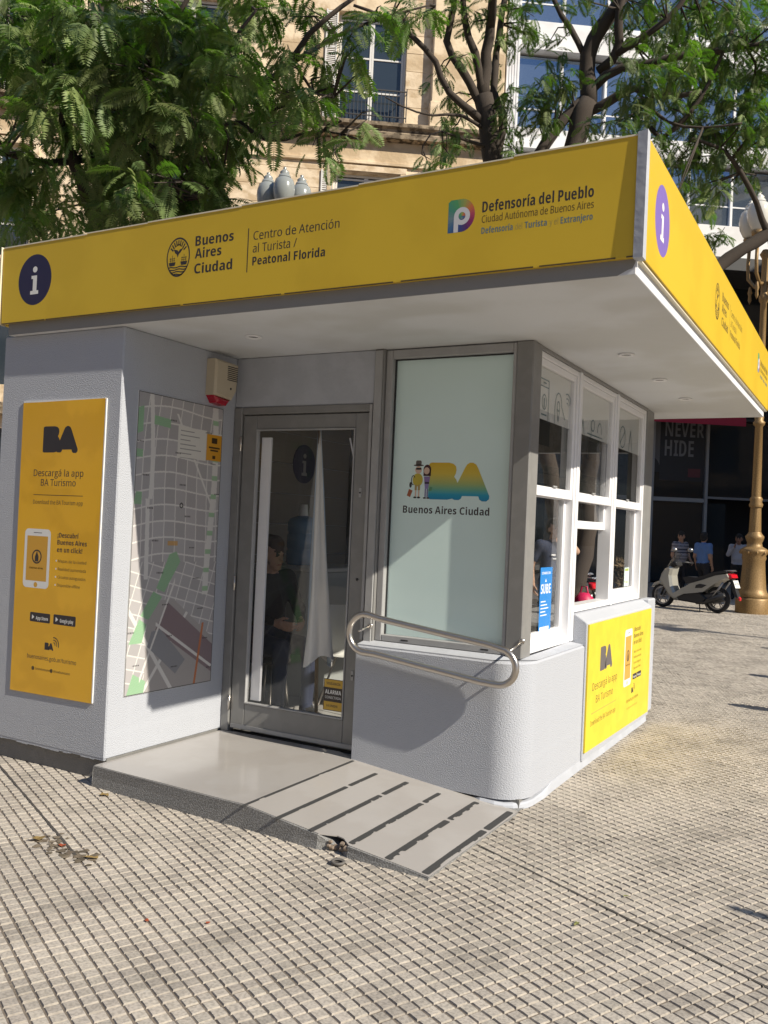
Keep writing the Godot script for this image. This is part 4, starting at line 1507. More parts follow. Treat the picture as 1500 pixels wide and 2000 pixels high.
func build_map() -> void:
	# printed street plan: blocks, avenues, parks and docks
	var W := 300
	var H := 700
	var im := Image.create(W, H, true, Image.FORMAT_RGB8)
	var street := Color(0.84, 0.83, 0.81)
	var parks := [pv([0.0, 0.055, 0.06, 0.045, 0.06, 0.13, 0.0, 0.14]), pv([0.18, 0.07, 0.36, 0.075, 0.36, 0.105, 0.18, 0.10]), pv([0.42, 0.535, 0.50, 0.525, 0.55, 0.56, 0.38, 0.665, 0.29, 0.65]), pv([0.26, 0.66, 0.36, 0.68, 0.22, 0.755, 0.13, 0.74]), pv([0.12, 0.75, 0.2, 0.77, 0.16, 0.83, 0.02, 0.83]), pv([0.08, 0.93, 0.22, 0.96, 0.2, 1.0, 0.02, 1.0]), pv([0.0, 0.19, 0.07, 0.19, 0.07, 0.215, 0.0, 0.215]), pv([0.02, 0.33, 0.08, 0.33, 0.08, 0.37, 0.0, 0.37])]
	var docks := [pv([0.43, 0.70, 1.0, 0.865, 1.0, 0.965, 0.30, 0.79]), pv([0.26, 0.795, 0.36, 0.79, 0.66, 0.905, 0.55, 0.95, 0.22, 0.845])]
	for py in H:
		for px in W:
			var u := px / float(W)
			var v := py / float(H)
			var c: Color
			# bent grid
			var bend := 0.05 * sin(v * 3.1)
			var gx := (u + bend) * 8.0 + 0.15 * sin(v * 9.0)
			var gy := v * 18.0 + 0.5 * u + 0.25 * sin(u * 5.0)
			if v > 0.56:
				var w := v - 0.56
				gx = (u * 0.9 + w * 0.7) * 9.0
				gy = (v - u * 0.10) * 22.0
			var fx := absf(gx - roundf(gx))
			var fy := absf(gy - roundf(gy))
			var k := int(floor(gx)) * 7 + int(floor(gy)) * 13
			var tone := 0.65 + 0.06 * float(posmod(k * 37, 11)) / 11.0
			c = Color(tone, tone * 0.98, tone * 0.98)
			if fx < 0.04 or fy < 0.05:
				c = street
			var av := 0.14 + 0.04 * sin(v * 6.0) + (v - 0.45) * 0.30 * (1.0 if v > 0.35 else 0.0)
			if absf(u - av) < 0.022 and v < 0.62:
				c = street
			if u > 0.86 + 0.03 * sin(v * 7.0) and u < 0.93 + 0.03 * sin(v * 7.0) and v < 0.68:
				c = street if posmod(int(v * 60.0), 4) < 3 else Color(0.62, 0.74, 0.60)
			if v < 0.45 and absf((u - 0.45) - (v - 0.06) * 1.5) < 0.012 and v > 0.05 and u < 0.9:
				c = street
			var p := Vector2(u, v)
			if v > 0.69 and (v - 0.69) > (u - 0.43) * 0.30 - 0.02:
				if u > 0.2:
					c = Color(0.66, 0.64, 0.63)
				if absf(u * 0.55 + 0.72 - v) < 0.012 or absf(1.10 - u * 0.55 - v) < 0.01:
					c = street
			for q in docks:
				if Geometry2D.is_point_in_polygon(p, q):
					c = Color(0.53, 0.47, 0.48) if q == docks[0] else Color(0.56, 0.56, 0.57)
			if v > 0.69 and absf((v - 0.77) - (u - 0.3) * 0.25) < 0.006 and u > 0.3:
				c = street
			for q in parks:
				if Geometry2D.is_point_in_polygon(p, q):
					c = Color(0.56, 0.70, 0.56) if posmod(px * 7 + py * 5, 23) > 2 else Color(0.64, 0.75, 0.63)
			if v > 0.78 and absf(u - (0.86 - (v - 0.78) * 0.35)) < 0.012:
				c = Color(0.74, 0.46, 0.30)
			if absf(v - 0.69 + (u - 0.43) * 0.95) < 0.010 and u > 0.15 and u < 0.5:
				c = street
			# legend box and heading
			if u > 0.45 and u < 0.80 and v > 0.09 and v < 0.20:
				c = Color(0.84, 0.83, 0.80)
				if posmod(int((v - 0.085) * 320.0), 5) == 1 and u > 0.48 and u < 0.58 + 0.18 * fposmod(floor((v - 0.085) * 64.0) * 0.37, 1.0) and posmod(px, 4) > 0:
					c = Color(0.42, 0.42, 0.42)
			if u > 0.80 and u < 0.995 and v > 0.10 and v < 0.195:
				c = Color(0.84, 0.60, 0.16)
				if (absf(u - 0.9) < 0.035 and absf(v - 0.122) < 0.01) or (absf(v - 0.148) < 0.003 and absf(u - 0.9) < 0.07) or (absf(v - 0.158) < 0.003 and absf(u - 0.9) < 0.05) or (absf(v - 0.182) < 0.006 and absf(u - 0.9) < 0.02):
					c = Color(0.25, 0.17, 0.05)
			# scattered street names and landmarks
			var hh := posmod(int(u * 14.0) * 31 + int(v * 46.0) * 17, 29)
			if hh == 3 and fposmod(v * 46.0, 1.0) > 0.4 and fposmod(v * 46.0, 1.0) < 0.62 and posmod(px, 5) < 3:
				c = c * 0.45
			if Vector2(u - 0.53, (v - 0.365) * 2.3).length() < 0.022 and Vector2(u - 0.53, (v - 0.365) * 2.3).length() > 0.012:
				c = Color(0.2, 0.2, 0.2)
			if absf(u - 0.45) < 0.06 and absf(v - 0.497) < 0.008 and posmod(px + py, 3) > 0:
				c = Color(0.80, 0.58, 0.25)
			if px < 2 or py < 2 or px > W - 3 or py > H - 3:
				c = Color(0.35, 0.35, 0.35)
			im.set_pixel(px, py, c)
	im.generate_mipmaps()
	var m := StandardMaterial3D.new()
	m.albedo_texture = ImageTexture.create_from_image(im)
	m.roughness = 0.3
	var T := thing("city_map", "printed city street map panel on the recess wall beside the door", "map", Vector3(-3.983, 0.48, -4.4))
	var st := ST()
	quv(st, Vector3(-3.9795, 0.484, -3.996), Vector3(-3.9795, 0.476, -4.803), Vector3(-3.9795, 2.349, -4.807), Vector3(-3.9795, 2.357, -4.004))
	obj("map_print", st, m, T)
	st = ST()
	extrude(st, pv([3.995, 0.483, 4.804, 0.475, 4.808, 2.350, 4.003, 2.358]), Vector3(-3.985, 0, 0), Vector3(0, 0, -1), UP, 0.005, 0.0)
	obj("panel", st, mc.paper, T)

# ------------------------------------------------------------------ buildings behind
func cells(st: SurfaceTool, s0: float, s1: float, h0: float, h1: float, z0: float, z1: float, holes: Array) -> void:
	var xs := [s0, s1]
	var ys := [h0, h1]
	for q in holes:
		xs.append_array([q[0], q[1]])
		ys.append_array([q[2], q[3]])
	xs.sort()
	ys.sort()
	for i in xs.size() - 1:
		for j in ys.size() - 1:
			if xs[i + 1] - xs[i] < 0.001 or ys[j + 1] - ys[j] < 0.001:
				continue
			var cx: float = (xs[i] + xs[i + 1]) * 0.5
			var cy: float = (ys[j] + ys[j + 1]) * 0.5
			if cx < s0 or cx > s1 or cy < h0 or cy > h1:
				continue
			var skip := false
			for q in holes:
				if cx > q[0] and cx < q[1] and cy > q[2] and cy < q[3]:
					skip = true
			if not skip:
				box(st, Vector3(xs[i], ys[j], z0), Vector3(xs[i + 1], ys[j + 1], z1), 0.0)

func french_window(B: Node3D, s0: float, s1: float, h0: float, h1: float, open_left: bool) -> void:
	var st := ST()
	var z := -0.26
	for a in [[s0, h0, s0 + 0.07, h1], [s1 - 0.07, h0, s1, h1], [s0 + 0.071, h1 - 0.08, s1 - 0.071, h1]]:
		box(st, Vector3(a[0], a[1], z - 0.06), Vector3(a[2], a[3], z + 0.02), 0.005)
	var w := obj("window", st, mc.shutter, B)
	var n := 2
	var mid := (s0 + s1) * 0.5
	for k in 2:
		var a := s0 + 0.075 if k == 0 else mid + 0.002
		var b := mid - 0.002 if k == 0 else s1 - 0.075
		st = ST()
		for f in [[a, h0, a + 0.07, h1 - 0.085], [b - 0.07, h0, b, h1 - 0.085]]:
			box(st, Vector3(f[0], f[1], z - 0.03), Vector3(f[2], f[3], z + 0.03), 0.004)
		for t in [0.0, 0.3, 0.62, 0.97]:
			var yy := lerpf(h0, h1 - 0.09, t)
			box(st, Vector3(a + 0.071, yy, z - 0.03), Vector3(b - 0.071, yy + 0.06, z + 0.028), 0.004)
		obj("casement", st, mc.shutter, w)
		st = ST()
		box(st, Vector3(a + 0.07, h0 + 0.05, z - 0.008), Vector3(b - 0.07, h1 - 0.12, z - 0.002))
		obj("pane", st, mc.win_glass, w)
	# louvred shutters folded to the sides
	for side in [0, 1]:
		var x0 := s0 - 0.42 if side == 0 else s1 + 0.02
		if side == 1 and not open_left:
			continue
		st = ST()
		for a in [[x0, h0, x0 + 0.05, h1], [x0 + 0.35, h0, x0 + 0.40, h1]]:
			box(st, Vector3(a[0], a[1], 0.02), Vector3(a[2], a[3], 0.06), 0.004)
		for t in [0.0, 0.36, 0.66, 0.985]:
			var yy := lerpf(h0, h1 - 0.05, t)
			box(st, Vector3(x0 + 0.051, yy, 0.022), Vector3(x0 + 0.349, yy + 0.06, 0.058), 0.003)
		var sh := obj("shutter", st, mc.shutter, B)
		st = ST()
		var y := h0 + 0.09
		while y < h1 - 0.1:
			q4(st, Vector3(x0 + 0.05, y, 0.055), Vector3(x0 + 0.35, y, 0.055), Vector3(x0 + 0.35, y + 0.05, 0.025), Vector3(x0 + 0.05, y + 0.05, 0.025))
			y += 0.065
		obj("louvres", st, mc.shutter, sh)
	# iron guard rail
	st = ST()
	var rail := h0 + 1.0
	box(st, Vector3(s0 - 0.05, rail, 0.20), Vector3(s1 + 0.05, rail + 0.04, 0.24))
	box(st, Vector3(s0 - 0.05, h0 + 0.12, 0.20), Vector3(s1 + 0.05, h0 + 0.15, 0.24))
	var x := s0 - 0.04
	while x < s1 + 0.05:
		box(st, Vector3(x, h0 + 0.02, 0.21), Vector3(x + 0.02, rail, 0.23))
		x += 0.13
	for e in [s0 - 0.05, s1 + 0.03]:
		box(st, Vector3(e, rail, 0.0), Vector3(e + 0.02, rail + 0.03, 0.21))
		box(st, Vector3(e, h0, 0.19), Vector3(e + 0.03, rail + 0.12, 0.24))
	obj("guard_rail", st, mc.iron, B)

func build_backdrop() -> void:
	mc.win_glass = M(0.03, 0.04, 0.05, 0.05)
	mc.win_glass.metallic_specular = 0.8
	mc.iron = M(0.035, 0.033, 0.032, 0.6)
	var O := Vector3(-14.6, 0, -26.2)
	var yaw := deg_to_rad(34.7)
	var B := local_thing("apartment_building", "old cream stone apartment building with louvred shutters behind the trees", "building", O, yaw)
	var holes := []
	for c in [-19.1, -13.1, -7.1, -1.08]:
		holes.append([c - 1.17, c + 1.17, 15.16, 18.85])
		holes.append([c - 1.12, c + 1.12, 9.8, 13.42])
		holes.append([c - 1.17, c + 1.17, 20.6, 24.2])
		holes.append([c - 1.3, c + 1.3, 0.0, 4.2])
		holes.append([c - 1.12, c + 1.12, 5.6, 8.6])
	var st := ST()
	cells(st, -26, 3.48, 0, 27, -0.5, -0.012, holes)
	obj("wall", st, mc.stone2, B)
	st = ST()
	box(st, Vector3(-26, 0, -12), Vector3(3.48, 27, -0.9))
	obj("core", st, M(0.05, 0.045, 0.04, 0.9), B)
	# ashlar blocks
	var rows := [9.8, 10.4, 11.0, 11.6, 12.2, 12.8, 13.42, 13.70]
	var y := 15.16
	while y < 20.5:
		rows.append(y)
		y += 0.615
	rows.append(20.6)
	var cnt := 0
	for k in rows.size() - 1:
		var h0: float = rows[k]
		var h1: float = rows[k + 1]
		if h0 > 13.6 and h0 < 15.1:
			continue
		var iv := [[-15.5, 0.93 if h0 > 15 else 3.47]]
		for q in holes:
			if q[2] < h1 - 0.02 and q[3] > h0 + 0.02:
				var nv := []
				for v in iv:
					if q[0] > v[0] and q[1] < v[1]:
						nv.append([v[0], q[0]])
						nv.append([q[1], v[1]])
					elif q[0] <= v[0] and q[1] > v[0]:
						nv.append([q[1], v[1]])
					elif q[1] >= v[1] and q[0] < v[1]:
						nv.append([v[0], q[0]])
					else:
						nv.append(v)
				iv = nv
		for v in iv:
			var L: float = v[1] - v[0]
			var n := int(max(1.0, round(L / 1.55)))
			var off := 0.35 if k % 2 == 0 and n > 1 else 0.0
			for i in n:
				var a: float = v[0] + L * i / n + (off if i > 0 else 0.0)
				var b: float = v[0] + L * (i + 1) / n + (off if i < n - 1 else 0.0)
				st = ST()
				box(st, Vector3(a + 0.006, h0 + 0.006, -0.05), Vector3(b - 0.006, h1 - 0.006, rng.randf_range(-0.001, 0.002)), 0.006)
				obj("stone_block", st, mc.stone if rng.randf() < 0.6 else mc.stone2, B)
				cnt += 1
	print("blocks ", cnt)
	# projecting pier on the right
	st = ST()
	box(st, Vector3(0.97, 15.9, -0.5), Vector3(3.44, 27, 0.30), 0.02)
	box(st, Vector3(0.92, 15.05, -0.5), Vector3(3.46, 15.92, 0.34), 0.02)
	obj("pier", st, mc.stone, B)
	# cornice of several mouldings
	st = ST()
	extrude(st, pv([-0.05, 14.30, 0.08, 14.36, 0.10, 14.52, 0.34, 14.58, 0.37, 14.70, 0.30, 14.76, 0.31, 14.84, 0.43, 14.90, 0.44, 15.02, -0.05, 15.08]), Vector3(3.47, 0, 0), Vector3(0, 0, 1), UP, 0.01, 0.0)
	var prof := [[-0.02, 14.52], [0.33, 14.55], [0.36, 14.70], [0.29, 14.77], [0.31, 14.85], [0.42, 14.91], [0.43, 15.03], [-0.02, 15.10]]
	for k in prof.size() - 1:
		q4(st, Vector3(-26, prof[k][1], prof[k][0]), Vector3(3.47, prof[k][1], prof[k][0]), Vector3(3.47, prof[k + 1][1], prof[k + 1][0]), Vector3(-26, prof[k + 1][1], prof[k + 1][0]))
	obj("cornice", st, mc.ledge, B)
	st = ST()
	box(st, Vector3(-26, 13.70, -0.05), Vector3(3.47, 13.80, 0.10), 0.01)
	box(st, Vector3(-26, 13.80, -0.05), Vector3(3.47, 14.515, 0.025), 0.0)
	obj("frieze", st, mc.stone, B)
	st = ST()
	box(st, Vector3(-26, 20.0, -0.05), Vector3(0.96, 20.25, 0.3), 0.02)
	box(st, Vector3(-26, 9.2, -0.05), Vector3(3.47, 9.6, 0.35), 0.02)
	box(st, Vector3(-26, 4.6, -0.05), Vector3(3.47, 5.0, 0.35), 0.02)
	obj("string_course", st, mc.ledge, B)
	for c in [-13.1, -7.1, -1.08]:
		french_window(B, c - 1.17, c + 1.17, 15.16, 18.85, false)
		french_window(B, c - 1.12, c + 1.12, 9.8, 13.42, false)
	for q in holes:
		if q[2] > 20 or q[2] < 9 or q[0] < -17:
			st = ST()
			box(st, Vector3(q[0], q[2], -0.3), Vector3(q[1], q[3], -0.28))
			obj("dark_window", st, mc.win_glass, B)
	for c in [-13.1, -7.1, -1.08]:
		st = ST()
		for a in [[c - 1.34, 9.8, c - 1.13, 13.45], [c + 1.13, 9.8, c + 1.34, 13.45], [c - 1.34, 13.451, c + 1.34, 13.66]]:
			box(st, Vector3(a[0], a[1], -0.02), Vector3(a[2], a[3], 0.06), 0.012)
		obj("window_surround", st, mc.stone2, B)
	# white office building
	var W := local_thing("office_building", "white office building with bands of blue reflecting windows behind the right trees", "building", O, yaw)
	st = ST()
	box(st, Vector3(3.5, 11.0, -12), Vector3(34, 27, -0.35))
	obj("core", st, M(0.10, 0.10, 0.10, 0.9), W)
	for b in [[11.0, 12.56], [14.7, 15.4], [18.12, 19.1], [22.0, 23.0], [26.0, 27.0]]:
		var s := 3.96
		while s < 34.0:
			pbox("spandrel_panel", Vector3(s + 0.006, b[0], -0.35), Vector3(s + 3.14, b[1], 0.14), mc.whitewall, W, 0.008)
			s += 3.146
	st = ST()
	var x := 3.5
	for k in 5:
		box(st, Vector3(3.5 + k * 0.092, 11.0, -0.35), Vector3(3.5 + k * 0.092 + 0.075, 27, 0.24), 0.01)
	box(st, Vector3(3.5, 11.0, -0.35), Vector3(3.955, 27, 0.205))
	obj("ribbed_pier", st, mc.whitewall, W)
	for b in [[12.56, 14.7], [15.4, 18.12], [19.1, 22.0], [23.0, 26.0]]:
		var s := 3.96
		var k := 0
		while s < 30.0:
			st = ST()
			box(st, Vector3(s + 0.05, b[0] + 0.06, -0.20), Vector3(s + 1.523, b[1] - 0.10, -0.19))
			var pn := obj("pane", st, mc.sky_glass, W)
			pn.rotation = Vector3(rng.randf_range(-0.004, 0.004), 0, 0)
			pbox("mullion", Vector3(s - 0.045, b[0] + 0.001, -0.25), Vector3(s + 0.045, b[1] - 0.001, -0.08), mc.whitewall, W, 0.006)
			if k < 8:
				pbox("transom", Vector3(s + 0.046, b[0] + 0.75, -0.22), Vector3(s + 1.527, b[0] + 0.80, -0.15), mc.whitewall, W, 0.004)
			s += 1.573
			k += 1
	# dark shopfront under it
	var S := local_thing("shopfront", "dark double height shop front under the white office building", "shop", O, yaw)
	st = ST()
	box(st, Vector3(3.5, 0, -12), Vector3(34, 10.6, -2.4))
	obj("back_wall", st, M(0.03, 0.03, 0.032, 0.8), S)
	st = ST()
	box(st, Vector3(3.5, 10.55, -2.4), Vector3(34, 10.995, 1.6), 0.02)
	obj("marquee", st, M(0.055, 0.055, 0.055, 0.7), S)
	for a in [[3.6, 9.4], [9.5, 11.33], [11.5, 15.0], [15.1, 20.0], [20.1, 27.0]]:
		pbox("upper_pane", Vector3(a[0], 5.9, -0.42), Vector3(a[1], 10.54, -0.40), mc.dark_glass, S, 0.0)
		pbox("sign_pane", Vector3(a[0], 3.02, -0.42), Vector3(a[1], 5.78, -0.40), mc.dark_glass, S, 0.0)
		pbox("lower_pane", Vector3(a[0], 0.05, -0.42), Vector3(a[1] if a[0] != 11.5 else 12.2, 2.86, -0.40), mc.dark_glass, S, 0.0)
	for s in [9.44, 11.42, 15.05, 20.05]:
		pbox("post", Vector3(s - 0.05, 0.0, -0.48), Vector3(s + 0.05, 5.79, -0.30), M(0.30, 0.30, 0.29, 0.5), S)
	pbox("transom_beam", Vector3(3.6, 2.87, -0.46), Vector3(11.36, 3.01, -0.32), M(0.30, 0.30, 0.29, 0.5), S)
	pbox("transom_beam", Vector3(11.48, 3.02, -0.46), Vector3(27, 3.1, -0.34), M(0.22, 0.22, 0.22, 0.5), S)
	pbox("canopy_beam", Vector3(3.55, 5.80, -0.48), Vector3(30, 5.89, -0.2), mc.iron, S)
	var sb := thing("shop_banner", "black banner in the shop window with large pale capital letters", "banner", O)
	orgs[sb] = Vector3.ZERO
	sb.rotation.y = yaw
	pbox("picture", Vector3(8.75, 3.9, -0.395), Vector3(9.70, 5.75, -0.385), M(0.14, 0.135, 0.13, 0.6), sb, 0.0)
	st = ST()
	flat(st, ell(9.35, 4.0, 0.36, 0.42, 20, -0.3, PI + 0.3), Vector3(0, 0, -0.385), Vector3(1, 0, 0), UP, 0.004)
	obj("head_silhouette", st, mc.black, sb)
	pbox("cloth", Vector3(9.71, 3.6, -0.395), Vector3(11.34, 5.76, -0.385), mc.black, sb, 0.0)
	var letters := M(0.20, 0.20, 0.20, 0.6)
	text(sb, "NEVER", Vector3(0, 0, -0.38), Vector3(1, 0, 0), UP, 9.87, 5.16, 0.50, 1.42, letters, true)
	text(sb, "HIDE", Vector3(0, 0, -0.38), Vector3(1, 0, 0), UP, 9.87, 4.47, 0.56, 1.06, letters, true)
	pbox("label", Vector3(10.75, 3.75, -0.383), Vector3(11.2, 4.05, -0.378), M(0.12, 0.03, 0.035, 0.6), sb, 0.0)
	var aw := local_thing("red_awning", "red cloth awning above the shop, just under the kiosk roof", "awning", O, yaw)
	st = ST()
	q4(st, Vector3(8.6, 5.74, 1.2), Vector3(12.0, 5.74, 1.2), Vector3(12.0, 6.5, -0.2), Vector3(8.6, 6.5, -0.2))
	q4(st, Vector3(8.6, 5.44, 1.22), Vector3(12.0, 5.44, 1.22), Vector3(12.0, 5.74, 1.2), Vector3(8.6, 5.74, 1.2))
	obj("cloth", st, M(0.36, 0.02, 0.04, 0.8), aw)
	tube_obj("bar", [Vector3(8.6, 5.74, 1.19), Vector3(12.0, 5.74, 1.19)], [0.02, 0.02], mc.iron, aw, 6)
	# tall building along the sunny side of the street: it shades the shop and is mirrored in the panes
	var T := thing("corner_building", "grey corner building out of view to the right that shades the shop", "building", Vector3(14, 0, -34))
	st = ST()
	box(st, Vector3(8.0, 0, -50), Vector3(24, 20, -21.9))
	obj("wall", st, mc.stone2, T)
	for f in 5:
		pbox("ledge", Vector3(7.8, 3.9 + f * 3.8, -50), Vector3(8.05, 4.2 + f * 3.8, -21.8), mc.ledge, T, 0.02)
		for k in 6:
			pbox("window", Vector3(7.94, 1.2 + f * 3.8, -27.0 - k * 3.6), Vector3(7.99, 3.5 + f * 3.8, -25.4 - k * 3.6), mc.win_glass, T, 0.0)
	var U := thing("opposite_building", "plain apartment building out of view behind the camera, mirrored in the door", "building", Vector3(-8, 0, 16))
	st = ST()
	box(st, Vector3(-60, 0, 12), Vector3(10, 20, 24))
	obj("wall", st, mc.whitewall, U)
	for f in 4:
		for k in 12:
			pbox("window", Vector3(-38 + k * 4.1, 1.2 + f * 3.2, 11.95), Vector3(-36.2 + k * 4.1, 3.2 + f * 3.2, 12.02), mc.win_glass, U, 0.0)

# ------------------------------------------------------------------ street furniture and vehicles
func globe_lamp(L: Node3D, c: Vector3, m: Material) -> void:
	var st := ST(true)
	lathe(st, c, [[0.0, -0.36], [0.10, -0.36], [0.15, -0.30], [0.225, -0.14], [0.245, 0.0], [0.235, 0.12], [0.20, 0.24], [0.11, 0.30], [0.0, 0.30]], 24)
	var g := obj("globe", st, m, L)
	st = ST(true)
	lathe(st, c, [[0.15, 0.285], [0.13, 0.34], [0.09, 0.36], [0.11, 0.40], [0.06, 0.45], [0.03, 0.47], [0.045, 0.50], [0.0, 0.53]], 16)
	obj("cap", st, m, g)
	st = ST(true)
	lathe(st, c, [[0.05, -0.62], [0.09, -0.58], [0.06, -0.52], [0.13, -0.44], [0.14, -0.36], [0.0, -0.355]], 16)
	obj("holder", st, mc.gold, g)

func street_lamp(at: Vector3, label: String, globe: Material) -> Node3D:
	var L := local_thing("street_lamp", label, "street lamp", at, 0.0, "cast iron street lamps")
	var st := ST(true)
	lathe(st, Vector3.ZERO, [[0.36, 0.0], [0.36, 0.30], [0.34, 0.34], [0.30, 0.36]], 12)
	obj("plinth", st, mc.gold, L)
	st = ST(true)
	lathe(st, Vector3.ZERO, [[0.33, 0.36], [0.34, 0.42], [0.30, 0.47], [0.275, 0.55], [0.245, 0.95], [0.235, 1.16], [0.26, 1.22], [0.245, 1.28], [0.29, 1.34], [0.30, 1.40], [0.24, 1.44], [0.17, 1.48], [0.155, 1.56], [0.19, 1.64], [0.20, 1.70], [0.15, 1.76], [0.13, 1.80]], 24)
	obj("base", st, mc.gold, L)
	st = ST(true)
	lathe(st, Vector3.ZERO, [[0.13, 1.80], [0.115, 2.35]], 24, 0.10)
	lathe(st, Vector3.ZERO, [[0.135, 2.35], [0.15, 2.41], [0.12, 2.47], [0.14, 2.53], [0.11, 2.58]], 24)
	obj("fluted_drum", st, mc.gold, L)
	for k in 10:
		var f := TAU * k / 10.0
		st = ST(true)
		lathe(st, Vector3(cos(f) * 0.285, 1.30, sin(f) * 0.285), [[0.0, 0.0], [0.028, 0.02], [0.03, 0.06], [0.0, 0.09]], 6)
		obj("leaf_ornament", st, mc.gold, L)
	st = ST(true)
	lathe(st, Vector3.ZERO, [[0.100, 2.58], [0.082, 4.15], [0.12, 4.18], [0.13, 4.24], [0.09, 4.28], [0.10, 4.36], [0.078, 4.40], [0.068, 6.9], [0.10, 6.95], [0.11, 7.05], [0.075, 7.10], [0.07, 7.9], [0.12, 8.0], [0.06, 8.1], [0.0, 8.12]], 20)
	obj("shaft", st, mc.gold, L)
	for k in 4:
		var f := TAU * k / 4.0 + 0.35
		var d := Vector3(cos(f), 0, sin(f))
		tube_obj("arm", [UP * 7.35 + d * 0.06, UP * 7.30 + d * 0.22, UP * 7.50 + d * 0.38, UP * 7.80 + d * 0.40, UP * 8.2 + d * 0.38], [0.045, 0.04, 0.04, 0.04, 0.04], mc.gold, L, 8)
		st = ST(true)
		lathe(st, UP * 7.12 + d * 0.33, [[0.0, -0.20], [0.02, -0.15], [0.04, -0.1], [0.03, 0.0], [0.05, 0.06], [0.02, 0.2]], 8)
		obj("pendant", st, mc.gold, L)
		globe_lamp(L, UP * 8.78 + d * 0.38, globe)
	return L

func wheel(parent: Node3D, c: Vector3, r: float, w: float) -> void:
	var st := ST(true)
	var n := 28
	var pr := [[r - 0.075, -w * 0.42], [r - 0.03, -w * 0.5], [r - 0.008, -w * 0.33], [r, 0.0], [r - 0.008, w * 0.33], [r - 0.03, w * 0.5], [r - 0.075, w * 0.42]]
	for k in n:
		var f := TAU * k / n
		var g := TAU * (k + 1) / n
		for i in pr.size() - 1:
			var P := func(a: float, j: int): return c + Vector3(cos(a) * pr[j][0], sin(a) * pr[j][0], pr[j][1])
			q4(st, P.call(f, i), P.call(g, i), P.call(g, i + 1), P.call(f, i + 1))
	var wh := obj("wheel", st, mc.rubber, parent)
	st = ST()
	for k in n:
		var f := TAU * k / n
		var g := TAU * (k + 1) / n
		for s in [-1.0, 1.0]:
			var z: float = s * w * 0.36
			q4(st, c + Vector3(cos(f) * (r - 0.10), sin(f) * (r - 0.10), z), c + Vector3(cos(f) * (r - 0.072), sin(f) * (r - 0.072), z), c + Vector3(cos(g) * (r - 0.072), sin(g) * (r - 0.072), z), c + Vector3(cos(g) * (r - 0.10), sin(g) * (r - 0.10), z))
		q4(st, c + Vector3(cos(f) * (r - 0.10), sin(f) * (r - 0.10), -w * 0.36), c + Vector3(cos(g) * (r - 0.10), sin(g) * (r - 0.10), -w * 0.36), c + Vector3(cos(g) * (r - 0.10), sin(g) * (r - 0.10), w * 0.36), c + Vector3(cos(f) * (r - 0.10), sin(f) * (r - 0.10), w * 0.36))
	obj("rim", st, mc.alloy, wh)
	st = ST(true)
	for k in 5:
		var f := TAU * k / 5.0 + 0.3
		for e in [-0.16, 0.16]:
			tube(st, [c + Vector3(cos(f) * 0.03, sin(f) * 0.03, 0), c + Vector3(cos(f + e) * (r - 0.10), sin(f + e) * (r - 0.10), 0)], [0.016, 0.011], 6)
	tube(st, [c + Vector3(0, 0, -w * 0.55), c + Vector3(0, 0, w * 0.55)], [0.045, 0.045], 12)
	obj("spokes", st, mc.alloy, wh)

func slab(st: SurfaceTool, pts: Array, hw: float, bev := 0.02) -> void:
	# an outline in x, y given the same thickness to both sides, with chamfered edges
	var p := pv(pts)
	extrude(st, p, Vector3(0, 0, -0.0005), Vector3(1, 0, 0), UP, hw, bev)
	extrude(st, p, Vector3(0, 0, 0.0005), Vector3(-1, 0, 0), UP, 0.0, 0.0) if false else extrude_back(st, p, hw, bev)

func extrude_back(st: SurfaceTool, p: PackedVector2Array, hw: float, bev: float) -> void:
	var m := PackedVector2Array()
	for v in p:
		m.append(Vector2(-v.x, v.y))
	extrude(st, m, Vector3(0, 0, 0.0005), Vector3(-1, 0, 0), UP, hw, bev)

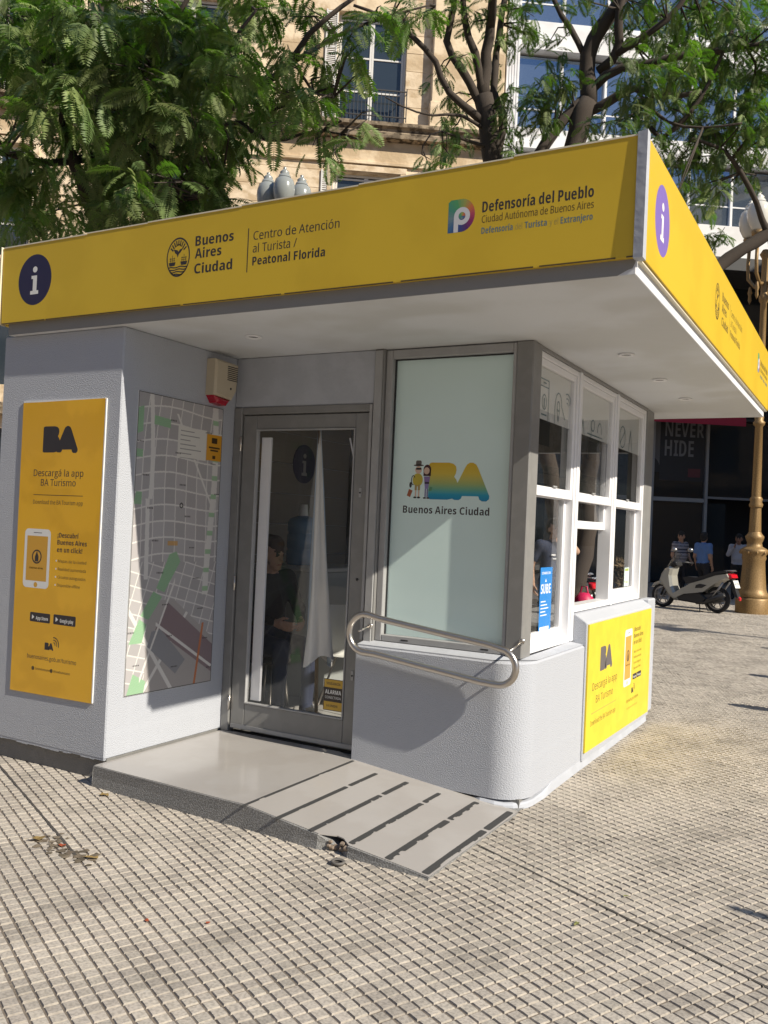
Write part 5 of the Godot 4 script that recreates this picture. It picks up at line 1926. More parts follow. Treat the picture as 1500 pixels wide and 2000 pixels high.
func scooter(at: Vector3, yaw: float, label: String, paint: Material) -> Node3D:
	var S := local_thing("motor_scooter", label, "scooter", at, yaw, "parked scooters")
	wheel(S, Vector3(-0.67, 0.285, 0), 0.285, 0.13)
	wheel(S, Vector3(0.67, 0.28, 0), 0.28, 0.11)
	var st := ST()
	slab(st, [0.70, 0.62, 0.60, 0.50, 0.46, 0.30, 0.30, 0.20, 0.16, 0.20, 0.26, 0.34, 0.36, 0.52, 0.40, 0.74, 0.36, 0.92, 0.46, 0.95, 0.58, 0.88, 0.66, 0.76], 0.17, 0.05)
	obj("front_cowl", st, paint, S)
	st = ST()
	slab(st, [0.95, 0.44, 0.88, 0.54, 0.74, 0.60, 0.58, 0.56, 0.50, 0.42, 0.48, 0.30, 0.54, 0.42, 0.62, 0.50, 0.74, 0.53, 0.86, 0.47], 0.075, 0.015)
	obj("front_fender", st, paint, S)
	st = ST()
	slab(st, [0.30, 0.34, 0.20, 0.20, -0.40, 0.16, -0.50, 0.30, -0.34, 0.42, -0.02, 0.44, 0.10, 0.50, 0.24, 0.42], 0.155, 0.03)
	obj("floor_tunnel", st, mc.black, S)
	st = ST()
	slab(st, [0.36, 0.30, 0.28, 0.24, 0.05, 0.36, -0.20, 0.40, -0.42, 0.44, -0.60, 0.58, -0.80, 0.72, -0.99, 0.80, -0.95, 0.87, -0.70, 0.82, -0.40, 0.70, -0.10, 0.60, 0.06, 0.50, 0.30, 0.36], 0.185, 0.045)
	obj("side_panel", st, paint, S)
	st = ST()
	slab(st, [-0.22, 0.50, -0.40, 0.52, -0.52, 0.60, -0.34, 0.62, -0.24, 0.58], 0.19, 0.01)
	obj("air_vent", st, mc.black, S)
	st = ST()
	slab(st, [0.06, 0.66, 0.10, 0.72, -0.02, 0.75, -0.22, 0.74, -0.42, 0.80, -0.60, 0.88, -0.90, 0.945, -0.94, 0.90, -0.70, 0.835, -0.40, 0.71, -0.10, 0.61, 0.02, 0.58], 0.15, 0.04)
	obj("seat", st, mc.black, S)
	st = ST()
	slab(st, [-0.86, 0.90, -0.84, 0.94, -1.0, 0.955, -1.04, 0.93], 0.11, 0.01)
	obj("grab_rail", st, mc.alloy, S)
	st = ST()
	slab(st, [-0.93, 0.80, -0.95, 0.88, -1.03, 0.86, -1.06, 0.79, -1.0, 0.76], 0.13, 0.015)
	obj("tail_light", st, M(0.5, 0.01, 0.02, 0.15), S)
	st = ST()
	slab(st, [-0.94, 0.78, -1.02, 0.76, -1.14, 0.46, -1.18, 0.36, -1.10, 0.38, -1.02, 0.52], 0.06, 0.01)
	obj("rear_mudguard", st, mc.black, S)
	st = ST()
	var po := Vector3(-1.045, 0.735, 0.0)
	var pd := Vector3(-0.36, -0.93, 0).normalized()
	extrude(st, rect2(-0.10, -0.17, 0.10, 0.0), po + Vector3(-0.02, 0, 0), Vector3(0, 0, -1), -pd, 0.006, 0.0)
	var plate := obj("number_plate", st, mc.paper, S)
	text(plate, "A07 8SJ", po + Vector3(-0.02, 0, 0) + Vector3(0, 0, -1).cross(-pd) * -0.0, Vector3(0, 0, 1), -pd, -0.085, -0.10, 0.045, 0.17, mc.ink, true)
	st = ST()
	slab(st, [-1.16, 0.40, -1.20, 0.36, -1.19, 0.31, -1.14, 0.33], 0.04, 0.006)
	obj("reflector", st, M(0.45, 0.01, 0.02, 0.2), S)
	st = ST()
	slab(st, [-0.30, 0.20, -0.36, 0.38, -0.62, 0.44, -0.86, 0.38, -0.88, 0.28, -0.62, 0.20], 0.12, 0.03)
	obj("engine", st, M(0.05, 0.05, 0.052, 0.4), S)
	st = ST(true)
	tube(st, [Vector3(-0.25, 0.18, -0.15), Vector3(-0.45, 0.20, -0.17), Vector3(-0.55, 0.26, -0.18), Vector3(-0.92, 0.42, -0.18)], [0.025, 0.03, 0.055, 0.05], 10)
	obj("exhaust", st, mc.black, S)
	st = ST(true)
	tube(st, [Vector3(-0.60, 0.30, 0.14), Vector3(-0.86, 0.68, 0.14)], [0.022, 0.022], 8)
	tube(st, [Vector3(-0.60, 0.30, -0.14), Vector3(-0.86, 0.68, -0.14)], [0.022, 0.022], 8)
	obj("shock_absorber", st, mc.alloy, S)
	st = ST(true)
	for s in [-1.0, 1.0]:
		tube(st, [Vector3(0.67, 0.28, 0.085 * s), Vector3(0.50, 0.72, 0.085 * s)], [0.024, 0.024], 8)
	obj("fork", st, mc.black, S)
	# windscreen, dash, bars, mirrors
	st = ST()
	for k in 6:
		var a := -0.15 + 0.05 * k
		var b := a + 0.05
		var F := func(z: float, t: float): return Vector3(lerpf(0.58, 0.36, t) - z * z * 2.2, lerpf(0.90, 1.27, t) - z * z * 2.0 * t, z)
		for i in 3:
			q4(st, F.call(a, i / 3.0), F.call(b, i / 3.0), F.call(b, (i + 1) / 3.0), F.call(a, (i + 1) / 3.0))
	var sc := M(0.06, 0.06, 0.06, 0.08)
	sc.transparency = BaseMaterial3D.TRANSPARENCY_ALPHA
	sc.albedo_color.a = 0.55
	obj("windscreen", st, sc, S)
	st = ST()
	slab(st, [0.36, 0.92, 0.26, 0.98, 0.28, 1.06, 0.38, 1.08, 0.46, 0.98], 0.12, 0.03)
	obj("dashboard", st, mc.black, S)
	st = ST(true)
	for s in [-1.0, 1.0]:
		tube(st, [Vector3(0.32, 1.03, 0.08 * s), Vector3(0.24, 1.05, 0.22 * s), Vector3(0.16, 1.03, 0.36 * s)], [0.016, 0.018, 0.02], 8)
	obj("handlebar", st, mc.black, S)
	for s in [-1.0, 1.0]:
		st = ST(true)
		tube(st, [Vector3(0.26, 1.05, 0.22 * s), Vector3(0.24, 1.22, 0.28 * s), Vector3(0.22, 1.30, 0.31 * s)], [0.008, 0.007, 0.007], 6)
		var stalk := obj("mirror", st, mc.black, S)
		st = ST(true)
		lathe(st, Vector3(0.22, 1.33, 0.33 * s), [[0.0, -0.05], [0.05, -0.035], [0.07, 0.0], [0.05, 0.035], [0.0, 0.05]], 12)
		obj("mirror_head", st, mc.alloy, stalk)
	st = ST()
	slab(st, [0.66, 0.66, 0.71, 0.63, 0.67, 0.75, 0.60, 0.84, 0.57, 0.80], 0.12, 0.015)
	obj("headlight", st, M(0.5, 0.5, 0.5, 0.08), S)
	st = ST(true)
	for s in [-1.0, 1.0]:
		tube(st, [Vector3(-0.30, 0.20, 0.10 * s), Vector3(-0.36, 0.012, 0.17 * s), Vector3(-0.42, 0.012, 0.18 * s)], [0.014, 0.012, 0.012], 6)
	tube(st, [Vector3(-0.34, 0.06, -0.15), Vector3(-0.34, 0.06, 0.15)], [0.012, 0.012], 6)
	obj("centre_stand", st, mc.black, S)
	return S

func build_street() -> void:
	mc.alloy = M(0.32, 0.32, 0.33, 0.3, 0.8)
	var milk := M(0.62, 0.60, 0.54, 0.15)
	street_lamp(Vector3(-2.42, 0, -21.3), "golden cast iron lamp post with white globes at the right edge", milk)
	var l2 := street_lamp(Vector3(-10.86, 0, -14.72), "lamp post whose greenish globes show above the yellow sign band", M(0.26, 0.275, 0.265, 0.2))
	l2.rotation.y = 0.95
	l2.scale = Vector3(0.9, 0.935, 0.9)
	scooter(Vector3(-3.66, 0, -20.75), PI - 0.36, "silver grey scooter parked beside the golden lamp post", M(0.42, 0.41, 0.36, 0.28, 0.3))
	scooter(Vector3(-4.55, 0, -13.7), PI - 0.5, "dark scooter behind the kiosk, seen through the middle side window", M(0.03, 0.03, 0.035, 0.3))
	scooter(Vector3(-5.1, 0, -14.9), PI - 0.4, "red scooter behind the kiosk, seen through the side windows", M(0.30, 0.015, 0.02, 0.3))
	# bollards just outside the right edge; their shadows reach into the picture
	var n := 0
	for p in [Vector3(-0.02, 0, -9.14), Vector3(-0.1, 0, -11.36), Vector3(-0.3, 0, -14.4)]:
		n += 1
		var b := local_thing("bollard", ["bollard out of view right, casting the nearest of the three bollard shadows", "bollard out of view right, casting the middle one of three bollard shadows", "bollard out of view right, casting the farthest of the three bollard shadows"][n - 1], "bollard", p, 0.0, "bollards along the pavement edge")
		var st := ST(true)
		lathe(st, Vector3.ZERO, [[0.15, 0.0], [0.15, 0.06], [0.11, 0.09], [0.085, 0.12], [0.075, 0.70], [0.10, 0.72], [0.10, 0.75], [0.06, 0.78]], 16)
		obj("post", st, mc.iron, b)
		st = ST(true)
		lathe(st, Vector3.ZERO, [[0.05, 0.77], [0.085, 0.81], [0.09, 0.86], [0.06, 0.91], [0.0, 0.925]], 16)
		obj("head", st, mc.iron, b)
	var sp := local_thing("sign_pole", "thin steel sign pole just out of view, its shadow touching the lower right edge", "pole", Vector3(2.5, 0, -3.78), 0.0)
	var st2 := ST(true)
	lathe(st2, Vector3.ZERO, [[0.09, 0.0], [0.09, 0.02], [0.032, 0.03], [0.030, 2.34], [0.0, 2.36]], 12)
	obj("pole", st2, mc.steel, sp)
	# dry shrub beside the parked scooter
	var D := local_thing("dry_shrub", "brown dry shrub in a pot between the kiosk and the scooter", "shrub", Vector3(-4.75, 0, -19.4), 0.0)
	var st := ST(true)
	lathe(st, Vector3.ZERO, [[0.0, 0.01], [0.17, 0.01], [0.24, 0.36], [0.26, 0.38], [0.22, 0.38], [0.2, 0.33], [0.0, 0.33]], 16)
	obj("pot", st, M(0.09, 0.075, 0.06, 0.9), D)
	st = ST()
	for k in 520:
		var h := rng.randf_range(0.3, 1.05)
		var a := rng.randf() * TAU
		var r := rng.randf() * 0.32
		var p := Vector3(cos(a) * r, h, sin(a) * r)
		var d := Vector3(rng.randf_range(-1, 1), rng.randf_range(-0.2, 1.0), rng.randf_range(-1, 1)).normalized() * rng.randf_range(0.08, 0.20)
		var w := d.cross(Vector3(rng.randf(), rng.randf(), rng.randf())).normalized() * 0.016
		var t := rng.randf_range(0.6, 1.3)
		st.set_color(Color(0.17 * t, 0.12 * t, 0.065 * t))
		t3(st, p - w, p + w, p + d)
		t3(st, p - w - d * 0.4, p + w, p - w)
	var f := obj("foliage", st, mc.vcloth, D)
	f.set_meta("kind", "stuff")
	st = ST(true)
	for k in 9:
		var a := TAU * k / 9.0
		tube(st, [Vector3(0.03 * cos(a), 0.33, 0.03 * sin(a)), Vector3(0.14 * cos(a), 0.7, 0.14 * sin(a)), Vector3(0.26 * cos(a), 1.0, 0.26 * sin(a))], [0.012, 0.008, 0.004], 5)
	obj("stems", st, mc.bark, D)

# ------------------------------------------------------------------ trees
func frond_mesh(sd: int, np: int, pw: float) -> ArrayMesh:
	# one feathery compound leaf, a metre long before scaling, along +x
	var r := RandomNumberGenerator.new()
	r.seed = sd
	var st := ST()
	var n := np
	var R := func(t: float): return Vector3(t - 0.12 * t * t * t, -0.42 * t * t + 0.10 * t, 0.03 * sin(t * 3.0))
	for i in n:
		var t0 := 0.12 + 0.86 * i / n
		var b: Vector3 = R.call(t0)
		for s in [-1.0, 1.0]:
			var l: float = 0.27 * sin(PI * (0.18 + 0.74 * i / n)) * r.randf_range(0.88, 1.08)
			var droop := r.randf_range(0.12, 0.34)
			var sweep := r.randf_range(0.18, 0.34)
			var d := Vector3(sweep, -droop, s).normalized()
			var w := Vector3(1, -0.3, -s * sweep).normalized() * pw
			var m: Vector3 = b + d * l * 0.5 + Vector3(0, 0.012, 0)
			var e: Vector3 = b + d * l + Vector3(0, -0.02, 0)
			t3(st, b, m + w, m - w)
			t3(st, m - w, m + w, e)
			if s < 0:
				pass
	for i in 4:
		var a: Vector3 = R.call(i / 4.0)
		var b: Vector3 = R.call((i + 1) / 4.0)
		q4(st, a + Vector3(0, 0, -0.007), b + Vector3(0, 0, -0.004), b + Vector3(0, 0, 0.004), a + Vector3(0, 0, 0.007))
	st.generate_normals()
	return st.commit()

func grow(label: String, limbs: Array, leaves: Array, sd: int, size: float) -> void:
	var r := RandomNumberGenerator.new()
	r.seed = sd
	var first: Array = limbs[0][2]
	var base := Vector3(first[0], 0, first[2])
	var T := thing("feathery_tree", label, "tree", base, "street trees behind the kiosk")
	var st := ST(true)
	var nodes := []
	for L in limbs:
		var path := []
		var rad := []
		var c: Array = L[2]
		var pts := []
		for i in range(0, c.size(), 3):
			pts.append(Vector3(c[i], c[i + 1], c[i + 2]))
		if L == limbs[0]:
			pts[0].y = -0.02
		# smooth the polyline and give it small kinks
		var cv := Curve3D.new()
		for i in pts.size():
			var tn: Vector3 = (pts[min(i + 1, pts.size() - 1)] - pts[max(i - 1, 0)]) * 0.17
			cv.add_point(pts[i], -tn, tn)
		var len := cv.get_baked_length()
		var n := int(clampf(len / 0.22, 5, 40))
		for i in n + 1:
			var t := float(i) / n
			var p := cv.sample_baked(len * t)
			var w: float = lerpf(L[0], L[1], t)
			if i > 0 and i < n:
				p += Vector3(r.randf_range(-1, 1), r.randf_range(-1, 1), r.randf_range(-1, 1)) * w * 0.22
			path.append(p)
			rad.append(w * r.randf_range(0.92, 1.08))
			nodes.append(p)
		if L == limbs[0]:
			rad[0] *= 1.5
		tube(st, path, rad, 9)
	var tf := []
	var col := []
	for c in leaves:
		var ctr := Vector3(c[0], c[1], c[2])
		var near: Vector3 = nodes[0]
		for p in nodes:
			if p.distance_to(ctr) < near.distance_to(ctr):
				near = p
		var tips := []
		var nt := 3 if c[4] > 30 else 2
		for k in nt:
			var tip: Vector3 = ctr + Vector3(r.randf_range(-1, 1), r.randf_range(-0.7, 0.7), r.randf_range(-1, 1)) * c[3] * 0.75
			var mid: Vector3 = near.lerp(tip, 0.5) + Vector3(r.randf_range(-1, 1), r.randf_range(0, 1), r.randf_range(-1, 1)) * 0.12
			tube(st, [near, mid, tip], [0.016, 0.010, 0.004], 5)
			for u in 5:
				tips.append(mid.lerp(tip, 0.2 + 0.2 * u))
		var tone := r.randf_range(0.6, 1.25)
		for k in int(c[4] * (1.0 if size > 0.85 else 1.25)):
			var rr: float = c[3] * pow(r.randf(), 0.45)
			var dir := Vector3(r.randfn(), r.randfn() * 0.85, r.randfn()).normalized()
			var p: Vector3 = ctr + dir * rr
			if r.randf() < 0.35:
				p = tips[r.randi() % tips.size()]
			var az := r.randf() * TAU
			var pitch := r.randf_range(-1.05, 0.15)
			var roll := r.randfn() * 0.35
			var s := r.randf_range(0.30, 0.54) * size
			var b := Basis(UP, az) * Basis(Vector3(0, 0, 1), pitch) * Basis(Vector3(1, 0, 0), roll)
			tf.append(Transform3D(b.scaled_local(Vector3.ONE * s), p - base))
			var t := tone * r.randf_range(0.75, 1.25)
			var yl := r.randf()
			col.append(Color((0.140 + 0.075 * yl) * t, (0.208 + 0.045 * yl) * t, (0.070 + 0.012 * yl) * t))
	obj("trunk", st, mc.bark, T)
	var mm := MultiMesh.new()
	mm.transform_format = MultiMesh.TRANSFORM_3D
	mm.use_colors = true
	mm.mesh = frond_mesh(sd, 17 if size > 0.85 else 22, 0.029 if size > 0.85 else 0.021)
	mm.instance_count = tf.size()
	for k in tf.size():
		mm.set_instance_transform(k, tf[k])
		mm.set_instance_color(k, col[k])
	var mi := MultiMeshInstance3D.new()
	mi.name = "crown"
	mi.multimesh = mm
	mi.material_override = mc.leaf
	mi.set_meta("kind", "stuff")
	T.add_child(mi)

func build_trees() -> void:
	mc.leaf = M(1, 1, 1, 0.55)
	mc.leaf.vertex_color_use_as_albedo = true
	mc.leaf.cull_mode = BaseMaterial3D.CULL_DISABLED
	mc.leaf.backlight_enabled = true
	mc.leaf.backlight = Color(0.62, 0.88, 0.20)
	var left_limbs := [
		[0.170, 0.120, [-8.42, 0.01, -7.93, -8.53, 2.86, -7.82, -8.54, 4.63, -7.79, -8.51, 5.52, -7.79]],
		[0.100, 0.030, [-8.51, 5.52, -7.79, -8.41, 6.26, -7.60, -8.24, 7.15, -7.45, -8.27, 8.11, -7.31]],
		[0.085, 0.025, [-8.56, 5.14, -7.77, -8.52, 5.99, -7.20, -8.38, 6.38, -7.05, -8.50, 6.85, -6.63, -8.84, 7.29, -6.20]],
		[0.085, 0.020, [-8.52, 5.46, -7.78, -7.83, 5.97, -7.93, -7.16, 6.22, -8.07, -6.67, 6.51, -8.11, -6.10, 6.79, -8.20, -5.74, 7.11, -8.16, -5.30, 7.53, -8.40]],
		[0.035, 0.010, [-7.16, 6.22, -8.07, -6.73, 6.26, -8.20, -6.45, 6.02, -8.24, -6.08, 6.02, -8.33, -5.87, 6.12, -8.44, -5.53, 6.05, -8.52]],
		[0.060, 0.020, [-8.45, 5.99, -7.70, -8.66, 5.68, -7.13, -8.88, 5.66, -6.66, -9.16, 5.67, -6.28]],
		[0.060, 0.020, [-8.40, 6.19, -7.61, -7.60, 6.77, -7.47, -7.17, 7.21, -7.48, -6.81, 7.74, -7.55]],
		[0.030, 0.010, [-6.10, 6.79, -8.20, -5.90, 6.95, -8.30, -5.50, 7.23, -8.52, -5.09, 7.42, -8.75, -4.69, 7.57, -8.97]],
		[0.060, 0.015, [-8.53, 5.20, -7.78, -7.60, 5.25, -7.73, -6.78, 5.33, -7.95]],
		[0.045, 0.015, [-7.83, 5.97, -7.93, -7.33, 6.31, -7.63, -6.75, 6.76, -7.72, -6.30, 7.31, -7.85]],
		[0.025, 0.008, [-6.67, 6.51, -8.11, -6.18, 6.29, -8.16, -5.82, 6.46, -8.24, -5.51, 6.37, -8.30]],
	]
	var mid_limbs := [
		[0.200, 0.140, [-5.29, -0.03, -12.53, -5.26, 3.41, -12.49, -5.23, 6.36, -12.46, -5.28, 7.18, -12.42, -5.38, 7.68, -12.36, -5.45, 8.14, -12.31]],
		[0.110, 0.050, [-5.44, 8.10, -12.32, -5.43, 8.76, -12.31, -5.35, 9.13, -12.24, -5.27, 9.96, -12.15]],
		[0.070, 0.040, [-5.42, 8.06, -12.33, -5.53, 8.70, -12.15, -5.62, 9.02, -11.98, -5.68, 9.87, -11.81]],
		[0.075, 0.035, [-5.44, 7.95, -12.32, -5.69, 8.46, -12.06, -5.88, 8.80, -11.83, -5.78, 9.11, -11.77, -5.69, 9.73, -11.69]],
		[0.065, 0.020, [-5.43, 7.75, -12.33, -5.63, 7.91, -11.99, -5.84, 8.11, -11.75, -5.91, 8.43, -11.59, -6.22, 8.78, -11.30, -6.49, 8.94, -11.03, -6.84, 9.04, -10.72]],
		[0.030, 0.008, [-5.40, 7.64, -12.35, -5.61, 7.71, -11.88, -5.89, 7.60, -11.50, -6.14, 7.62, -11.25, -6.40, 7.74, -10.99]],
		[0.030, 0.008, [-5.33, 7.37, -12.39, -5.60, 7.37, -11.90, -5.85, 7.38, -11.53, -5.95, 7.11, -11.36]],
		[0.060, 0.020, [-5.35, 9.13, -12.24, -5.01, 9.52, -11.50, -4.58, 9.86, -10.14, -4.06, 9.78, -8.82, -3.56, 9.09, -7.51]],  # unseen limb, added to carry the shade clumps over the kiosk
		[0.070, 0.040, [-5.26, 7.29, -12.43, -5.20, 7.81, -12.57, -5.39, 8.32, -12.57, -5.39, 9.33, -12.67, -5.25, 10.29, -12.73]],
	]
	var right_limbs := [
		[0.125, 0.155, [-3.78, 0.06, -12.46, -3.74, 1.03, -12.46, -3.64, 1.54, -12.51, -3.73, 4.12, -12.54, -4.02, 6.20, -12.46, -4.07, 7.25, -12.52, -3.90, 7.89, -12.60]],
		[0.130, 0.080, [-3.90, 7.85, -12.61, -3.94, 8.56, -12.57, -3.77, 8.92, -12.55, -3.53, 9.17, -12.56, -3.30, 9.74, -12.57]],
		[0.050, 0.030, [-3.98, 8.56, -12.55, -4.17, 8.96, -12.44, -4.37, 9.29, -12.32, -4.49, 9.80, -12.25]],
		[0.130, 0.085, [-3.78, 0.06, -12.46, -4.28, 3.35, -12.24, -4.66, 6.17, -12.09, -4.50, 7.15, -12.28, -4.22, 7.61, -12.43, -3.93, 7.96, -12.59]],
		[0.075, 0.030, [-3.91, 7.74, -12.60, -3.52, 7.87, -12.59, -3.22, 7.94, -12.53, -2.79, 7.73, -12.54, -2.32, 7.71, -12.57]],
		[0.070, 0.030, [-3.85, 8.10, -12.63, -3.54, 8.27, -12.57, -3.11, 8.28, -12.59, -2.62, 8.31, -12.62, -1.91, 8.33, -12.79, -1.34, 8.35, -12.88]],
		[0.055, 0.030, [-3.51, 8.51, -12.58, -3.30, 8.62, -12.59, -2.90, 8.78, -12.58, -2.62, 9.08, -12.62, -2.39, 9.46, -12.62]],
		[0.075, 0.050, [-3.79, 8.34, -12.66, -3.49, 8.55, -12.59, -3.48, 8.93, -12.48, -3.39, 9.53, -12.41]],
		[0.030, 0.012, [-3.22, 7.94, -12.53, -2.85, 7.43, -12.52, -2.37, 7.22, -12.56, -1.79, 7.22, -12.65]],
		[0.130, 0.080, [-3.72, 3.97, -12.54, -2.94, 4.85, -13.08, -2.20, 5.55, -13.59, -1.94, 5.78, -13.73, -1.56, 6.09, -13.94, -1.05, 6.46, -14.22]],
		[0.050, 0.020, [-1.56, 6.09, -13.94, -1.75, 6.57, -13.60, -2.05, 7.06, -13.19, -2.46, 7.16, -12.73]],
		[0.040, 0.020, [-3.01, 7.37, -12.65, -2.86, 7.19, -12.63, -2.53, 7.45, -12.69, -2.22, 7.98, -12.74, -1.98, 8.57, -12.75]],
	]
	var left_leaves := [
		[-8.37, 6.91, -6.25, 0.36, 43],
		[-10.28, 8.19, -7.70, 0.61, 49],
		[-8.54, 6.91, -6.73, 0.29, 31],
		[-10.49, 8.22, -8.04, 0.49, 35],
		[-7.68, 6.66, -6.67, 0.28, 31],
		[-9.33, 7.49, -7.99, 0.47, 35],
		[-7.75, 7.02, -7.48, 0.30, 31],
		[-8.26, 7.32, -7.96, 0.45, 35],
		[-7.08, 6.94, -7.56, 0.25, 27],
		[-8.29, 7.95, -9.08, 0.42, 31],
		[-8.35, 7.31, -6.90, 0.38, 46],
		[-9.84, 8.11, -7.93, 0.61, 52],
		[-7.46, 6.95, -6.85, 0.36, 46],
		[-9.09, 7.85, -8.12, 0.60, 52],
		[-7.36, 7.22, -7.52, 0.38, 46],
		[-8.75, 8.31, -9.17, 0.64, 52],
		[-6.57, 6.96, -7.49, 0.33, 37],
		[-8.18, 8.39, -9.52, 0.57, 42],
		[-6.47, 7.57, -8.25, 0.30, 27],
		[-7.06, 8.11, -8.75, 0.45, 31],
		[-6.12, 7.68, -8.58, 0.26, 18],
		[-8.57, 6.49, -6.44, 0.33, 37],
		[-10.09, 7.46, -7.63, 0.54, 42],
		[-8.07, 6.48, -6.64, 0.32, 40],
		[-9.76, 7.43, -7.97, 0.54, 45],
		[-8.15, 6.72, -7.37, 0.39, 43],
		[-9.46, 7.41, -8.66, 0.63, 49],
		[-7.71, 6.80, -7.74, 0.37, 43],
		[-8.87, 7.77, -9.00, 0.60, 49],
		[-7.21, 6.93, -7.98, 0.31, 34],
		[-8.06, 7.64, -9.16, 0.48, 38],
		[-6.15, 6.29, -7.46, 0.28, 27],
		[-7.13, 7.10, -8.85, 0.45, 31],
		[-5.61, 6.49, -7.54, 0.19, 13],
		[-8.76, 6.17, -6.96, 0.24, 13],
		[-8.43, 6.15, -7.35, 0.35, 34],
		[-9.29, 6.42, -7.91, 0.53, 38],
		[-7.09, 5.82, -6.85, 0.31, 37],
		[-9.24, 6.94, -8.83, 0.57, 42],
		[-6.52, 5.78, -7.01, 0.27, 31],
		[-8.33, 7.16, -9.03, 0.48, 35],
		[-6.43, 5.85, -7.49, 0.24, 27],
		[-7.56, 6.51, -9.05, 0.40, 31],
		[-6.64, 6.55, -8.35, 0.24, 19],
		[-8.30, 5.30, -6.42, 0.36, 43],
		[-9.42, 5.69, -7.11, 0.56, 49],
		[-7.74, 5.21, -6.57, 0.24, 18],
		[-7.47, 5.39, -7.03, 0.37, 43],
		[-8.23, 5.93, -7.79, 0.56, 49],
		[-7.40, 5.71, -7.75, 0.39, 46],
		[-8.81, 6.26, -9.12, 0.64, 52],
		[-6.50, 5.43, -7.52, 0.22, 27],
		[-7.92, 6.24, -9.13, 0.38, 31],
		[-8.50, 4.92, -6.74, 0.33, 37],
		[-10.43, 5.64, -8.32, 0.57, 42],
		[-7.90, 4.97, -6.94, 0.29, 19],
		[-7.33, 5.02, -7.15, 0.33, 37],
		[-8.34, 5.63, -8.24, 0.52, 42],
		[-7.33, 5.35, -7.96, 0.31, 37],
		[-7.49, 5.42, -8.15, 0.44, 42],
		[-6.48, 5.11, -7.60, 0.16, 14],
		[-5.95, 6.55, -8.11, 0.19, 13],
		[-5.38, 6.04, -7.61, 0.17, 12],
		[-5.74, 6.87, -8.28, 0.15, 8],
		[-5.59, 6.66, -8.39, 0.17, 9],
		[-5.01, 6.78, -7.86, 0.19, 11],
		[-5.15, 7.38, -8.62, 0.21, 12],
		[-4.80, 7.33, -8.57, 0.16, 8],
		[-5.66, 6.10, -8.43, 0.17, 6],
		[-5.17, 5.79, -8.22, 0.14, 5],
		[-5.30, 6.29, -8.67, 0.13, 4],
		[-6.12, 6.32, -8.26, 0.13, 4],
		[-5.12, 5.41, -7.76, 0.09, 3],
		[-5.73, 5.69, -7.48, 0.15, 6],
		[-5.80, 5.89, -8.35, 0.11, 3],
		[-4.89, 7.59, -9.26, 0.15, 6],
		[-5.08, 6.65, -8.11, 0.14, 6],
		[-9.00, 6.88, -6.22, 0.37, 31],
		[-10.36, 7.77, -7.20, 0.59, 35],
		[-8.81, 6.00, -6.13, 0.36, 31],
		[-10.31, 6.69, -7.12, 0.59, 35],
		[-8.86, 5.19, -6.21, 0.36, 31],
		[-10.56, 6.12, -7.52, 0.61, 35],
		[-7.58, 6.30, -5.74, 0.23, 20],
		[-7.10, 6.30, -5.76, 0.23, 20],
		[-6.72, 6.19, -5.92, 0.23, 20],
		[-6.64, 6.47, -6.29, 0.23, 20],
		[-6.08, 6.18, -6.29, 0.23, 20],
		[-5.77, 6.28, -6.43, 0.22, 20],
		[-5.63, 6.06, -6.66, 0.23, 20],
		[-7.42, 5.89, -5.81, 0.23, 20],
		[-6.83, 5.67, -5.80, 0.22, 20],
		[-6.58, 5.89, -6.07, 0.23, 20],
		[-6.23, 5.76, -6.27, 0.23, 20],
		[-6.11, 5.95, -6.62, 0.23, 20],
		[-6.83, 5.48, -6.00, 0.23, 20],
		[-6.59, 5.62, -6.37, 0.23, 20],
		[-6.00, 5.46, -6.31, 0.22, 20],
		[-7.13, 5.54, -5.77, 0.23, 20],
		[-5.82, 5.71, -6.68, 0.23, 20],
		[-6.37, 4.60, -6.02, 0.16, 12],
		[-6.19, 4.78, -6.12, 0.16, 12],
	]
